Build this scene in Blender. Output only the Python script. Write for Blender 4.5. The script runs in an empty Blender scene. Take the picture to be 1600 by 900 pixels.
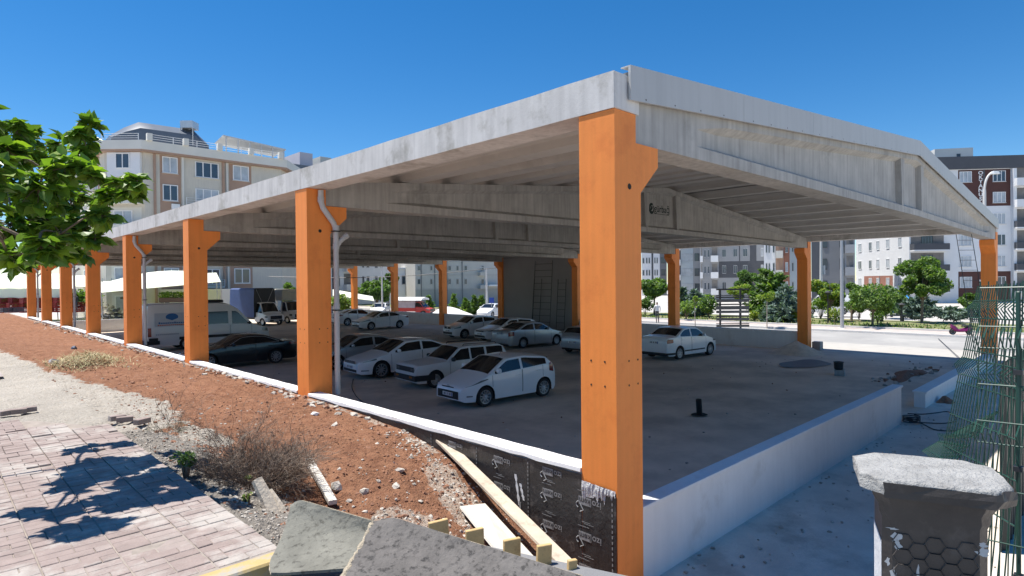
import bpy, math, random
import numpy as np
from mathutils import Vector, Matrix
R = math.radians
rng = random.Random(7)
nr = np.random.RandomState(5)
SC = bpy.context.scene
COL = SC.collection
# ------------------------------------------------------------------ camera
F = 946.26; YAW = 0.7988; PITCH = -0.0091; ROLL = -0.0093
C = np.array([-5.3507, -3.8963, 3.5])
fw = np.array([math.cos(YAW)*math.cos(PITCH), math.sin(YAW)*math.cos(PITCH), math.sin(PITCH)])
_rt = np.array([math.sin(YAW), -math.cos(YAW), 0.0]); _up = np.cross(_rt, fw)
rt = _rt*math.cos(ROLL)+_up*math.sin(ROLL); up = -_rt*math.sin(ROLL)+_up*math.cos(ROLL)
cam = bpy.data.objects.new('camera', bpy.data.cameras.new('camera')); COL.objects.link(cam)
cam.matrix_world = Matrix(((rt[0], up[0], -fw[0], C[0]), (rt[1], up[1], -fw[1], C[1]), (rt[2], up[2], -fw[2], C[2]), (0, 0, 0, 1)))
cam.data.sensor_width = 36; cam.data.lens = F/1600*36; cam.data.clip_start = 0.05; cam.data.clip_end = 4000
SC.camera = cam
# ------------------------------------------------------------------ light
SUN_AZ = math.atan2(0.29, -0.19); SUN_EL = R(71)
w = bpy.data.worlds.new('World'); SC.world = w; w.use_nodes = True
nt = w.node_tree; bg = nt.nodes['Background']
sky = nt.nodes.new('ShaderNodeTexSky'); sky.sky_type = 'NISHITA'; sky.sun_disc = False
sky.sun_elevation = SUN_EL; sky.sun_rotation = math.pi/2-SUN_AZ; sky.altitude = 800; sky.air_density = 1.0; sky.dust_density = 0.0; sky.ozone_density = 4.0
hs = nt.nodes.new('ShaderNodeHueSaturation'); hs.inputs['Saturation'].default_value = 1.33
nt.links.new(sky.outputs[0], hs.inputs['Color']); nt.links.new(hs.outputs[0], bg.inputs[0]); bg.inputs[1].default_value = 0.095
sl = bpy.data.lights.new('sun', 'SUN'); sl.energy = 5.0; sl.angle = R(0.53); sl.color = (1, 0.96, 0.9)
so = bpy.data.objects.new('sun', sl); COL.objects.link(so)
sd = Vector((math.cos(SUN_AZ)*math.cos(SUN_EL), math.sin(SUN_AZ)*math.cos(SUN_EL), math.sin(SUN_EL)))
so.rotation_euler = sd.to_track_quat('Z', 'Y').to_euler(); so.location = (0, 0, 60)
vs = SC.view_settings; SC.display_settings.display_device = 'sRGB'
vs.view_transform = 'Standard'; vs.look = 'None'; vs.exposure = 0.62; vs.gamma = 1; vs.use_curve_mapping = False
SC.cycles.use_denoising = True; SC.cycles.max_bounces = 10; SC.cycles.diffuse_bounces = 8
SC.cycles.transparent_max_bounces = 12

# ------------------------------------------------------------------ pixel -> world
def ray(x, y): return fw+rt*(x-800)/F-up*(y-450)/F
def at(x, y, z=0.0):
    d = ray(x, y); return C+d*(z-C[2])/d[2]
def atX(x, y, X): d = ray(x, y); return C+d*(X-C[0])/d[0]
def atY(x, y, Y): d = ray(x, y); return C+d*(Y-C[1])/d[1]
def atd(x, y, D): return C+ray(x, y)*D
def gp(px, D):
    p = atd(px, 455, D); return np.array([p[0], p[1]])
# ------------------------------------------------------------------ materials
MATS = {}
def M(name, col, rough=0.75, var=0.15, scale=2.0, bump=0.0, bscale=30.0, metal=0.0, streak=0.0, coat=0.0, trans=0.0, spec=0.5, col2=None, fac2=0.5, s2=0.6, alpha=None, coord='pos'):
    if name in MATS: return MATS[name]
    m = bpy.data.materials.new(name); m.use_nodes = True
    t = m.node_tree; n = t.nodes; l = t.links; b = n['Principled BSDF']
    g = n.new('ShaderNodeNewGeometry'); src = g.outputs['Position']
    if coord == 'obj':
        tc = n.new('ShaderNodeTexCoord'); src = tc.outputs['Object']
    nz = n.new('ShaderNodeTexNoise'); nz.inputs['Scale'].default_value = scale; nz.inputs['Detail'].default_value = 8; nz.inputs['Roughness'].default_value = 0.65
    l.new(src, nz.inputs['Vector'])
    rp = n.new('ShaderNodeMapRange'); rp.inputs[1].default_value = 0.3; rp.inputs[2].default_value = 0.7; rp.inputs[3].default_value = 1-var; rp.inputs[4].default_value = 1+var
    l.new(nz.outputs[0], rp.inputs[0])
    val = rp.outputs[0]
    if streak:
        mp = n.new('ShaderNodeMapping'); mp.inputs['Scale'].default_value = (5, 5, 0.35); l.new(src, mp.inputs[0])
        n2 = n.new('ShaderNodeTexNoise'); n2.inputs['Scale'].default_value = 2.2; n2.inputs['Detail'].default_value = 5; l.new(mp.outputs[0], n2.inputs['Vector'])
        r2 = n.new('ShaderNodeMapRange'); r2.inputs[1].default_value = 0.35; r2.inputs[2].default_value = 0.7; r2.inputs[3].default_value = 1+streak*0.5; r2.inputs[4].default_value = 1-streak; l.new(n2.outputs[0], r2.inputs[0])
        mm = n.new('ShaderNodeMath'); mm.operation = 'MULTIPLY'; l.new(val, mm.inputs[0]); l.new(r2.outputs[0], mm.inputs[1]); val = mm.outputs[0]
    base = n.new('ShaderNodeRGB'); base.outputs[0].default_value = (*col, 1); cs = base.outputs[0]
    if col2 is not None:
        n3 = n.new('ShaderNodeTexNoise'); n3.inputs['Scale'].default_value = s2; n3.inputs['Detail'].default_value = 7; n3.inputs['Roughness'].default_value = 0.7; l.new(src, n3.inputs['Vector'])
        r3 = n.new('ShaderNodeMapRange'); r3.inputs[1].default_value = 0.62-fac2*0.25; r3.inputs[2].default_value = 0.72-fac2*0.2; l.new(n3.outputs[0], r3.inputs[0])
        mx = n.new('ShaderNodeMix'); mx.data_type = 'RGBA'; l.new(r3.outputs[0], mx.inputs[0]); l.new(cs, mx.inputs[6]); mx.inputs[7].default_value = (*col2, 1); cs = mx.outputs[2]
    vm = n.new('ShaderNodeVectorMath'); vm.operation = 'SCALE'; l.new(cs, vm.inputs[0]); l.new(val, vm.inputs['Scale'])
    l.new(vm.outputs[0], b.inputs['Base Color'])
    b.inputs['Roughness'].default_value = rough; b.inputs['Metallic'].default_value = metal; b.inputs['Specular IOR Level'].default_value = spec
    b.inputs['Coat Weight'].default_value = coat; b.inputs['Coat Roughness'].default_value = 0.06
    if bump:
        nb = n.new('ShaderNodeTexNoise'); nb.inputs['Scale'].default_value = bscale; nb.inputs['Detail'].default_value = 6; nb.inputs['Roughness'].default_value = 0.6; l.new(src, nb.inputs['Vector'])
        bp = n.new('ShaderNodeBump'); bp.inputs['Strength'].default_value = min(1, bump*2); bp.inputs['Distance'].default_value = 0.02*bump*2; l.new(nb.outputs[0], bp.inputs['Height']); l.new(bp.outputs[0], b.inputs['Normal'])
    if trans:
        tr = n.new('ShaderNodeBsdfTranslucent'); tv = n.new('ShaderNodeVectorMath'); tv.operation = 'MULTIPLY'; l.new(vm.outputs[0], tv.inputs[0]); tv.inputs[1].default_value = (1.3, 1.5, 0.5); l.new(tv.outputs[0], tr.inputs[0])
        ms = n.new('ShaderNodeMixShader'); ms.inputs[0].default_value = trans; l.new(b.outputs[0], ms.inputs[1]); l.new(tr.outputs[0], ms.inputs[2]); l.new(ms.outputs[0], n['Material Output'].inputs[0])
    MATS[name] = m; return m
CONCP = M('purlin_concrete', (0.52, 0.50, 0.465), 0.85, 0.08, 1.0, 0.1, 38, col2=(0.45, 0.43, 0.40), fac2=0.3, s2=0.6)
CONC = M('concrete', (0.41, 0.395, 0.365), 0.85, 0.15, 1.3, 0.2, 38, streak=0.18, col2=(0.32, 0.31, 0.285), fac2=0.35, s2=0.8)
CONCW = M('concrete_pale', (0.62, 0.60, 0.57), 0.85, 0.10, 1.6, 0.15, 30, streak=0.12, col2=(0.44, 0.42, 0.38), fac2=0.4, s2=1.2)
ORANGE = M('orange_paint', (0.90, 0.275, 0.050), 0.62, 0.05, 1.4, 0.14, 45, streak=0.06, col2=(0.82, 0.235, 0.042), fac2=0.35, s2=1.7)
WHITEW = M('white_render', (0.76, 0.755, 0.74), 0.8, 0.05, 1.2, 0.12, 60, streak=0.03, col2=(0.66, 0.64, 0.61), fac2=0.15, s2=0.9)
FASC = M('fascia_sheet', (0.47, 0.47, 0.455), 0.5, 0.04, 0.7, streak=0.05)
PVC = M('grey_pvc', (0.50, 0.49, 0.48), 0.5, 0.06, 3)
DARK = M('dark_hole', (0.03, 0.025, 0.02), 0.9, 0.1, 5)
BLACKM = M('black_metal', (0.03, 0.03, 0.032), 0.5, 0.15, 8)
WHITEP = M('white_paint', (0.80, 0.80, 0.79), 0.5, 0.05, 2)
GREYP = M('grey_paint', (0.42, 0.43, 0.44), 0.6, 0.06, 2)
GLASS = M('window_glass', (0.055, 0.075, 0.10), 0.08, 0.25, 0.35, spec=0.8)
CURT = M('window_curtain', (0.42, 0.46, 0.50), 0.25, 0.25, 0.9, spec=0.7)
STEEL = M('galvanised_steel', (0.55, 0.56, 0.57), 0.4, 0.08, 6, metal=0.6)
# ------------------------------------------------------------------ mesh builder
class MB:
    def __init__(s): s.v = []; s.f = []; s.m = []; s.mats = []
    def mi(s, mat):
        if mat not in s.mats: s.mats.append(mat)
        return s.mats.index(mat)
    def add(s, vs_, fs, mat):
        o = len(s.v); k = s.mi(mat); s.v.extend([tuple(map(float, p)) for p in vs_])
        for f in fs: s.f.append(tuple(i+o for i in f)); s.m.append(k)
        return s
    def box(s, a, b, mat, T=None):
        x0, y0, z0 = a; x1, y1, z1 = b
        p = [(x0, y0, z0), (x1, y0, z0), (x1, y1, z0), (x0, y1, z0), (x0, y0, z1), (x1, y0, z1), (x1, y1, z1), (x0, y1, z1)]
        if T is not None: p = [tuple(T @ Vector(q)) for q in p]
        return s.add(p, [(0, 3, 2, 1), (4, 5, 6, 7), (0, 1, 5, 4), (1, 2, 6, 5), (2, 3, 7, 6), (3, 0, 4, 7)], mat)
    def bbox(s, a, b, mat, c=0.01, T=None):
        # box with chamfered vertical and top edges
        x0, y0, z0 = a; x1, y1, z1 = b
        def ringz(z, d): return [(x0+d, y0+c, z), (x0+c, y0+d, z), (x1-c, y0+d, z), (x1-d, y0+c, z), (x1-d, y1-c, z), (x1-c, y1-d, z), (x0+c, y1-d, z), (x0+d, y1-c, z)]
        rs = [ringz(z0, 0), ringz(z1-c, 0), ringz(z1, c*0.8)]
        return s.rings(rs, mat, T=T)
    def rings(s, rs, mat, closed=True, cap=True, T=None):
        n = len(rs[0]); p = [q for r in rs for q in r]
        if T is not None: p = [tuple(T @ Vector(q)) for q in p]
        f = []
        for i in range(len(rs)-1):
            for j in range(n if closed else n-1):
                k = (j+1) % n; f.append((i*n+j, i*n+k, (i+1)*n+k, (i+1)*n+j))
        if cap and closed: f.append(tuple(range(n-1, -1, -1))); f.append(tuple(range((len(rs)-1)*n, len(rs)*n)))
        return s.add(p, f, mat)
    def prism(s, poly, ext, mat, plane='xz', T=None):
        a, b = ext
        mk = {'xz': lambda u, v, w_: (u, w_, v), 'yz': lambda u, v, w_: (w_, u, v), 'xy': lambda u, v, w_: (u, v, w_)}[plane]
        return s.rings([[mk(u, v, a) for u, v in poly], [mk(u, v, b) for u, v in poly]], mat, T=T)
    def tube(s, path, r, mat, n=6, cap=True):
        P = [np.array(p, float) for p in path]; rr = r if hasattr(r, '__len__') else [r]*len(P); rs = []; a = None
        for i, p in enumerate(P):
            t = P[min(i+1, len(P)-1)]-P[max(i-1, 0)]; t = t/(np.linalg.norm(t)+1e-9)
            if a is None:
                a = np.cross(t, (0, 0, 1.0)) if abs(t[2]) < 0.9 else np.cross(t, (1.0, 0, 0))
            a = a-t*(a@t); a = a/(np.linalg.norm(a)+1e-9); b = np.cross(t, a)
            rs.append([tuple(p+rr[i]*(a*math.cos(2*math.pi*j/n)+b*math.sin(2*math.pi*j/n))) for j in range(n)])
        return s.rings(rs, mat, cap=cap)
    def lathe(s, prof, mat, n=16, axis='z', T=None, cap=True):
        rs = []
        for r_, h in prof:
            ring = []
            for j in range(n):
                c, q = r_*math.cos(2*math.pi*j/n), r_*math.sin(2*math.pi*j/n)
                ring.append({'z': (c, q, h), 'y': (c, h, q), 'x': (h, c, q)}[axis])
            rs.append(ring)
        return s.rings(rs, mat, T=T, cap=cap)
    def disc(s, c, r, axis, mat, n=8):
        ring = []
        for j in range(n):
            a, b = r*math.cos(2*math.pi*j/n), r*math.sin(2*math.pi*j/n)
            ring.append({'x': (c[0], c[1]+a, c[2]+b), 'y': (c[0]+a, c[1], c[2]+b), 'z': (c[0]+a, c[1]+b, c[2])}[axis])
        return s.add(ring, [tuple(range(n))], mat)
    def grid(s, P, mat):
        nu, nv = len(P), len(P[0])
        return s.add([q for r in P for q in r], [(i*nv+j, (i+1)*nv+j, (i+1)*nv+j+1, i*nv+j+1) for i in range(nu-1) for j in range(nv-1)], mat)
    def sheet(s, P, th, mat):
        # thick sheet from a grid of points
        A = np.array(P, float); nu, nv = A.shape[:2]
        N = np.cross(np.gradient(A, axis=0), np.gradient(A, axis=1)); N /= (np.linalg.norm(N, axis=2, keepdims=True)+1e-9)
        B = A-N*th
        p = [tuple(q) for q in A.reshape(-1, 3)]+[tuple(q) for q in B.reshape(-1, 3)]; o = nu*nv
        f = []
        for i in range(nu-1):
            for j in range(nv-1):
                a, b, c, d = i*nv+j, (i+1)*nv+j, (i+1)*nv+j+1, i*nv+j+1
                f.append((a, b, c, d)); f.append((d+o, c+o, b+o, a+o))
        for i in range(nu-1):
            f.append((i*nv, i*nv+o, (i+1)*nv+o, (i+1)*nv)); a = i*nv+nv-1; b = a+nv; f.append((a, b, b+o, a+o))
        for j in range(nv-1):
            f.append((j, j+1, j+1+o, j+o)); a = (nu-1)*nv+j; f.append((a, a+o, a+1+o, a+1))
        return s.add(p, f, mat)
    def mesh(s, name, smooth=0):
        me = bpy.data.meshes.new(name); me.from_pydata(s.v, [], s.f)
        for m in s.mats: me.materials.append(m)
        me.polygons.foreach_set('material_index', s.m)
        if smooth:
            me.polygons.foreach_set('use_smooth', [True]*len(s.f)); me.update()
            try: me.set_sharp_from_angle(angle=R(smooth))
            except Exception: pass
        me.update(); return me
    def build(s, name, parent=None, smooth=0, loc=None):
        o = bpy.data.objects.new(name, s.mesh(name, smooth)); COL.objects.link(o)
        if parent is not None: o.parent = parent
        if loc is not None: o.location = loc
        return o
def tag(o, label=None, cat=None, group=None, kind=None):
    if label: o['label'] = label
    if cat: o['category'] = cat
    if group: o['group'] = group
    if kind: o['kind'] = kind
    return o
def thing(name, label, cat, loc=(0, 0, 0), rz=0.0, group=None):
    o = bpy.data.objects.new(name, None); COL.objects.link(o); o.empty_display_size = 0.2
    o.location = loc; o.rotation_euler = (0, 0, rz); return tag(o, label, cat, group)
def put(name, me, parent=None, loc=(0, 0, 0), rot=(0, 0, 0), scale=(1, 1, 1)):
    o = bpy.data.objects.new(name, me); COL.objects.link(o); o.location = loc; o.rotation_euler = rot; o.scale = scale
    if parent is not None: o.parent = parent
    return o
def copy_tree(o, parent=None, loc=None, rz=None):
    c = o.copy(); COL.objects.link(c)
    if parent is not None: c.parent = parent
    if loc is not None: c.location = loc
    if rz is not None: c.rotation_euler = (0, 0, rz)
    for ch in o.children: copy_tree(ch, c)
    return c
_TX = {}
def text_geo(body, bold=0.0):
    # centred text outline as (verts, faces), unit size, in the xy plane
    if (body, bold) in _TX: return _TX[(body, bold)]
    cu = bpy.data.curves.new('t', 'FONT'); cu.body = body; cu.align_x = 'CENTER'; cu.align_y = 'CENTER'; cu.offset = bold; cu.resolution_u = 3
    o = bpy.data.objects.new('t', cu); COL.objects.link(o); bpy.context.view_layer.update()
    me = o.evaluated_get(bpy.context.evaluated_depsgraph_get()).to_mesh()
    g = ([tuple(v.co) for v in me.vertices], [tuple(p.vertices) for p in me.polygons])
    o.to_mesh_clear(); bpy.data.objects.remove(o); bpy.data.curves.remove(cu)
    _TX[(body, bold)] = g; return g
def add_text(mb, body, origin, ux, uy, size, mat, bold=0.0, sx=1.0):
    v, f = text_geo(body, bold); o = np.array(origin, float); ux = np.array(ux, float)*size*sx; uy = np.array(uy, float)*size
    mb.add([o+ux*p[0]+uy*p[1] for p in v], f, mat)
# ------------------------------------------------------------------ dims of the hall
S = 7.28; W = 26.247; CB = 0.49
def gtop(X): return 5.5+0.092*min(X, W-X)
def deck(X): return 5.80+0.092*min(X, W-X)

# ================================================================== SETTING
def wallz(Y):
    return float(np.interp(Y, [-3, -0.6, 0, .5, .97, 1.46, 1.89, 2.27, 2.57, 3.89, 5.6, 7, 30, 60], [0.0, 0.02, .04, .12, .24, .4, .58, .76, .97, 1.2, 1.29, 1.31, 1.28, 1.25]))
_pn = [(nr.uniform(0, 6.28), nr.uniform(0, 6.28), nr.uniform(0, 6.28)) for _ in range(40)]
def fbm(x, y, s=1.0, o=4):
    v = 0; a = 1.0; x = np.asarray(x)*s; y = np.asarray(y)*s
    for i in range(o):
        p = _pn[i*3]; q = _pn[i*3+1]
        v = v+a*(np.sin(x*1.7+p[0]+1.3*np.sin(y*1.1+p[1]))*np.cos(y*1.9+p[2]+1.1*np.sin(x*1.3+q[0]))+0.5*np.sin((x+y)*1.2+q[1])*np.sin((x-y)*1.5+q[2]))
        a *= 0.5; x = x*2.07+1.3; y = y*2.03-0.7
    return v*0.5
_Ys = [-3, -0.6, 0, .5, .97, 1.46, 1.89, 2.27, 2.57, 3.89, 5.6, 7, 30, 70]; _Zs = [0.0, 0.02, .04, .12, .24, .4, .58, .76, .97, 1.2, 1.29, 1.31, 1.28, 1.25]
def soil(X, Y):
    X = np.asarray(X, float); Y = np.asarray(Y, float)
    zw = np.interp(Y, _Ys, _Zs); zs = np.interp(Y, [-9, -1.2, 0.0, 1.0, 14, 40], [1.5, 1.5, 1.52, 1.6, 1.58, 1.35])
    t = np.clip(-X/3.5, 0, 1); t = np.where(Y < 2.5, t**0.85, t**(1.0+0*t))
    z = zw+(zs-zw)*t
    soft = np.clip((-X)/0.35, 0.15, 1)
    rough = 0.03*fbm(X, Y, 2.3)+0.026*fbm(X+7, Y-3, 6.5)+0.019*fbm(X, Y, 17.0, 3)
    z = z+rough*soft
    z = z+0.10*np.exp(-((X+1.6)**2/1.2+(Y-13)**2/6))+0.07*np.exp(-((X+1.1)**2/0.5+(Y-9.2)**2/2.0))
    z = z-0.20*np.exp(-((X+2.35)**2/0.16+(Y-2.1)**2/0.5))   # hollow under the dry bush
    z = np.where(X < -3.55, np.minimum(z, 1.585), z)
    return z
def on_soil(px, py):
    d = ray(px, py)
    for t in np.arange(1.5, 60, 0.01):
        p = C+d*t
        if p[2] < float(soil(p[0], p[1])): return p
    return C+d*60
# soil sheet
def attr_mat(name, cols, rough=0.95):
    # ground colour mixed by painted-on masks of real ground kinds (mesh attributes) and noise
    m = bpy.data.materials.new(name); m.use_nodes = True; t = m.node_tree; n = t.nodes; l = t.links; b = n['Principled BSDF']
    g = n.new('ShaderNodeNewGeometry')
    def noise(sc, d=8, r=0.65):
        q = n.new('ShaderNodeTexNoise'); q.inputs['Scale'].default_value = sc; q.inputs['Detail'].default_value = d; q.inputs['Roughness'].default_value = r; l.new(g.outputs['Position'], q.inputs['Vector']); return q.outputs[0]
    def mr(s, a, b_, c, d):
        q = n.new('ShaderNodeMapRange'); l.new(s, q.inputs[0]); q.inputs[1].default_value = a; q.inputs[2].default_value = b_; q.inputs[3].default_value = c; q.inputs[4].default_value = d; return q.outputs[0]
    def mix(f, a, b_):
        q = n.new('ShaderNodeMix'); q.data_type = 'RGBA'; l.new(f, q.inputs[0])
        for i, s in ((6, a), (7, b_)):
            if isinstance(s, tuple): q.inputs[i].default_value = (*s, 1)
            else: l.new(s, q.inputs[i])
        return q.outputs[2]
    big = noise(0.9); mid = noise(5.0); fine = noise(26.0)
    cur = mix(mr(mid, 0.38, 0.66, 0, 1), cols['soil'], cols['soil2'])
    cur = mix(mr(fine, 0.6, 0.72, 0, 0.6), cur, cols['fleck'])
    for k, th in (('sand', 0.5), ('gravel', 0.5), ('rubble', 0.5)):
        a = n.new('ShaderNodeAttribute'); a.attribute_name = k
        ad = n.new('ShaderNodeMath'); ad.operation = 'ADD'; l.new(a.outputs['Fac'], ad.inputs[0]); l.new(mr(mid, 0.25, 0.75, -0.28, 0.28), ad.inputs[1])
        c1 = mix(mr(fine, 0.35, 0.65, 0, 1), cols[k], cols[k+'2'])
        cur = mix(mr(ad.outputs[0], th-0.07, th+0.07, 0, 1), cur, c1)
    vm = n.new('ShaderNodeVectorMath'); vm.operation = 'SCALE'; l.new(cur, vm.inputs[0]); l.new(mr(big, 0.3, 0.7, 0.85, 1.15), vm.inputs['Scale'])
    l.new(vm.outputs[0], b.inputs['Base Color']); b.inputs['Roughness'].default_value = rough; b.inputs['Specular IOR Level'].default_value = 0.15
    bp = n.new('ShaderNodeBump'); bp.inputs['Strength'].default_value = 1.0; bp.inputs['Distance'].default_value = 0.055
    sm = n.new('ShaderNodeMath'); sm.operation = 'ADD'; l.new(noise(14), sm.inputs[0]); l.new(fine, sm.inputs[1]); l.new(sm.outputs[0], bp.inputs['Height']); l.new(bp.outputs[0], b.inputs['Normal'])
    return m
SOILM = attr_mat('soil', dict(soil=(0.34, 0.172, 0.10), soil2=(0.235, 0.11, 0.064), fleck=(0.45, 0.32, 0.23), sand=(0.54, 0.49, 0.42), sand2=(0.40, 0.355, 0.295), gravel=(0.34, 0.305, 0.26), gravel2=(0.21, 0.188, 0.165), rubble=(0.50, 0.43, 0.36), rubble2=(0.34, 0.23, 0.165)))
def soil_mesh(xs, ys, name):
    Xg, Yg = np.meshgrid(xs, ys, indexing='ij'); Z = soil(Xg, Yg)
    mb = MB(); mb.grid([[(Xg[i, j], Yg[i, j], Z[i, j]) for j in range(len(ys))] for i in range(len(xs))], SOILM)
    o = mb.build(name, smooth=180); me = o.data
    x = Xg.ravel(); y = Yg.ravel(); nzv = 0.25*fbm(x, y, 2.0)
    # cream sand beyond the paving, gravel strip beside it, pale rubble by the cut
    edge = np.interp(y, [5.2, 6.2, 7.5, 9, 11, 14, 20, 30], [-2.9, -2.6, -2.35, -2.6, -3.0, -3.3, -3.6, -4])
    sand = np.clip(0.5+(edge-x)*1.6+nzv, 0, 1)*np.clip((y-4.6-0.25*(x+3.6))*1.5, 0, 1)
    sand = np.maximum(sand, np.clip(1.15-((x+2.75)**2/0.10+(y-4.6)**2/0.9), 0, 1)+nzv*0.5*(np.abs(y-4.6) < 1.5)*(np.abs(x+2.75) < .6))
    grav = np.clip(0.5+(-2.75-0.05*y-x)*2.2+nzv, 0, 1)*np.clip((5.6-y)*1.5, 0, 1)
    rub = np.clip(1.25-((x+0.75-0.25*(y-1.5))**2/0.14+(y-1.5)**2/2.2)+nzv, 0, 1)
    rub = np.maximum(rub, np.clip(1.0-((x+1.75)**2/0.25+(y-1.2)**2/0.8)+nzv*1.6, 0, 1))
    rub = np.maximum(rub, np.clip(0.85-((x+0.12)**2/0.03), 0, 1)*np.clip(0.6+nzv*2, 0, 1)*(y > 3))
    for k, v in (('sand', sand), ('gravel', grav), ('rubble', rub)):
        a = me.attributes.new(k, 'FLOAT', 'POINT'); a.data.foreach_set('value', v.astype(np.float32))
    return o
xs = np.concatenate([np.linspace(-16, -6.2, 15), np.linspace(-6, -3.7, 30), np.linspace(-3.65, -0.005, 92)])
ys = np.concatenate([np.linspace(-12, -1.6, 14), np.linspace(-1.5, 9, 260), np.linspace(9.06, 20, 150), np.linspace(20.2, 53, 130), np.linspace(54, 64, 10)])
tag(soil_mesh(xs, ys, 'soil_bank'), kind='structure')
# open ground: one sheet to the horizon, then floor, road, pavement
DUST = M('dusty_ground', (0.46, 0.435, 0.40), 0.95, 0.12, 0.6, 0.2, 25, col2=(0.38, 0.35, 0.31), fac2=0.4, s2=0.25)
mb = MB(); mb.add([(-1500, -1500, -0.06), (1500, -1500, -0.06), (1500, 1500, -0.06), (-1500, 1500, -0.06)], [(0, 1, 2, 3)], DUST)
tag(mb.build('ground'), kind='structure')
FLOOR = M('parking_floor', (0.68, 0.565, 0.445), 0.92, 0.18, 0.55, 0.25, 18, col2=(0.55, 0.45, 0.35), fac2=0.6, s2=0.3)
xs = np.linspace(0.0, 26.6, 55); ys = np.linspace(0.1, 58, 117)
P = [[(x, y, float(0.012*fbm(x, y, 0.6, 3))) for y in ys] for x in xs]
mb = MB(); mb.grid(P, FLOOR); tag(mb.build('parking_floor', smooth=180), kind='structure')
PATHM = M('plaster_dust_path', (0.62, 0.555, 0.475), 0.95, 0.16, 1.5, 0.4, 28, col2=(0.47, 0.415, 0.35), fac2=0.4, s2=0.9)
P = [[(x, y, float(0.012*fbm(x, y, 0.9, 3)*min(1, (0.1-y)*4))) for y in np.linspace(-9, 0.1, 40)] for x in np.linspace(0.0, 26.6, 100)]
mb = MB(); mb.grid(P, PATHM); tag(mb.build('path', smooth=180), kind='structure')
mb = MB(); mb.add([(26.6, -9, 0.0), (31.0, -9, 0.0), (31.0, 58, 0.0), (26.6, 58, 0.0)], [(0, 1, 2, 3)], M('pale_apron', (.42, .40, .365), .95, .1, .8, .2, 25, col2=(.34, .315, .28), fac2=.35, s2=.4)); tag(mb.build('road_apron'), kind='structure')
ROAD = M('road_asphalt', (0.31, 0.30, 0.285), 0.9, 0.08, 0.5, 0.1, 60, col2=(0.38, 0.365, 0.34), fac2=0.5, s2=0.15)
mb = MB(); mb.add([(31.0, -140, 0.0), (38.4, -140, 0.0), (38.4, 190, 0.0), (31.0, 190, 0.0)], [(0, 1, 2, 3)], ROAD); tag(mb.build('road'), kind='structure')
PINKP = M('pavement_blocks', (0.47, 0.40, 0.36), 0.9, 0.12, 3, 0.15, 30)
KERB = M('kerb_concrete', (0.58, 0.57, 0.55), 0.85, 0.1, 3, 0.1, 40)
mb = MB(); mb.box((38.4, -140, -0.05), (38.62, 190, 0.135), KERB); mb.box((38.62, -140, -0.05), (41.2, 190, 0.125), PINKP)
mb.box((41.2, -140, -0.05), (41.4, 190, 0.24), KERB); tag(mb.build('pavement'), kind='structure')
GRASS = M('verge_grass', (0.13, 0.16, 0.05), 0.95, 0.3, 2, 0.3, 60, col2=(0.33, 0.27, 0.15), fac2=0.5, s2=0.8)
mb = MB(); mb.grid([[(x, y, 0.2+0.05*float(fbm(x, y, 0.7, 2))) for y in np.linspace(-120, 160, 140)] for x in (41.4, 42.2, 43.5, 45, 47, 50)], GRASS); tag(mb.build('verge', smooth=180), kind='structure')
# short grass blades along the verge
def blades(name, xr, yr, n, h, mats, zf):
    v = []; f = []; mi = []
    for i in range(n):
        x = rng.uniform(*xr); y = rng.uniform(*yr); z = zf(x, y); a = rng.uniform(0, 6.28); hh = h*rng.uniform(0.5, 1.3); wd = hh*0.35
        o = len(v); v += [(x-wd*math.cos(a), y-wd*math.sin(a), z), (x+wd*math.cos(a), y+wd*math.sin(a), z), (x+rng.uniform(-.4, .4)*hh, y+rng.uniform(-.4, .4)*hh, z+hh)]
        f.append((o, o+1, o+2)); mi.append(rng.randrange(len(mats)))
    me = bpy.data.meshes.new(name); me.from_pydata(v, [], f)
    for m in mats: me.materials.append(m)
    me.polygons.foreach_set('material_index', mi); return put(name, me)
G1 = M('leaf_green', (0.13, 0.22, 0.045), 0.55, 0.35, 1.5, trans=0.35); G2 = M('leaf_dark', (0.075, 0.14, 0.035), 0.55, 0.35, 1.5, trans=0.3); G3 = M('leaf_yellow', (0.30, 0.33, 0.04), 0.6, 0.25, 1.5, trans=0.35)
G4 = M('leaf_blue', (0.17, 0.24, 0.195), 0.65, 0.3, 1.5, trans=0.15); G5 = M('leaf_bluedark', (0.095, 0.145, 0.12), 0.65, 0.3, 1.5, trans=0.12); G6 = M('leaf_lime', (0.23, 0.32, 0.06), 0.55, 0.3, 1.5, trans=0.4)
STRAW = M('dry_straw', (0.42, 0.35, 0.20), 0.9, 0.25, 6)
tag(blades('verge_grass', (41.4, 46), (-6, 60), 2600, 0.16, [G1, G2, G6, STRAW], lambda x, y: 0.2), kind='stuff')
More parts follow.
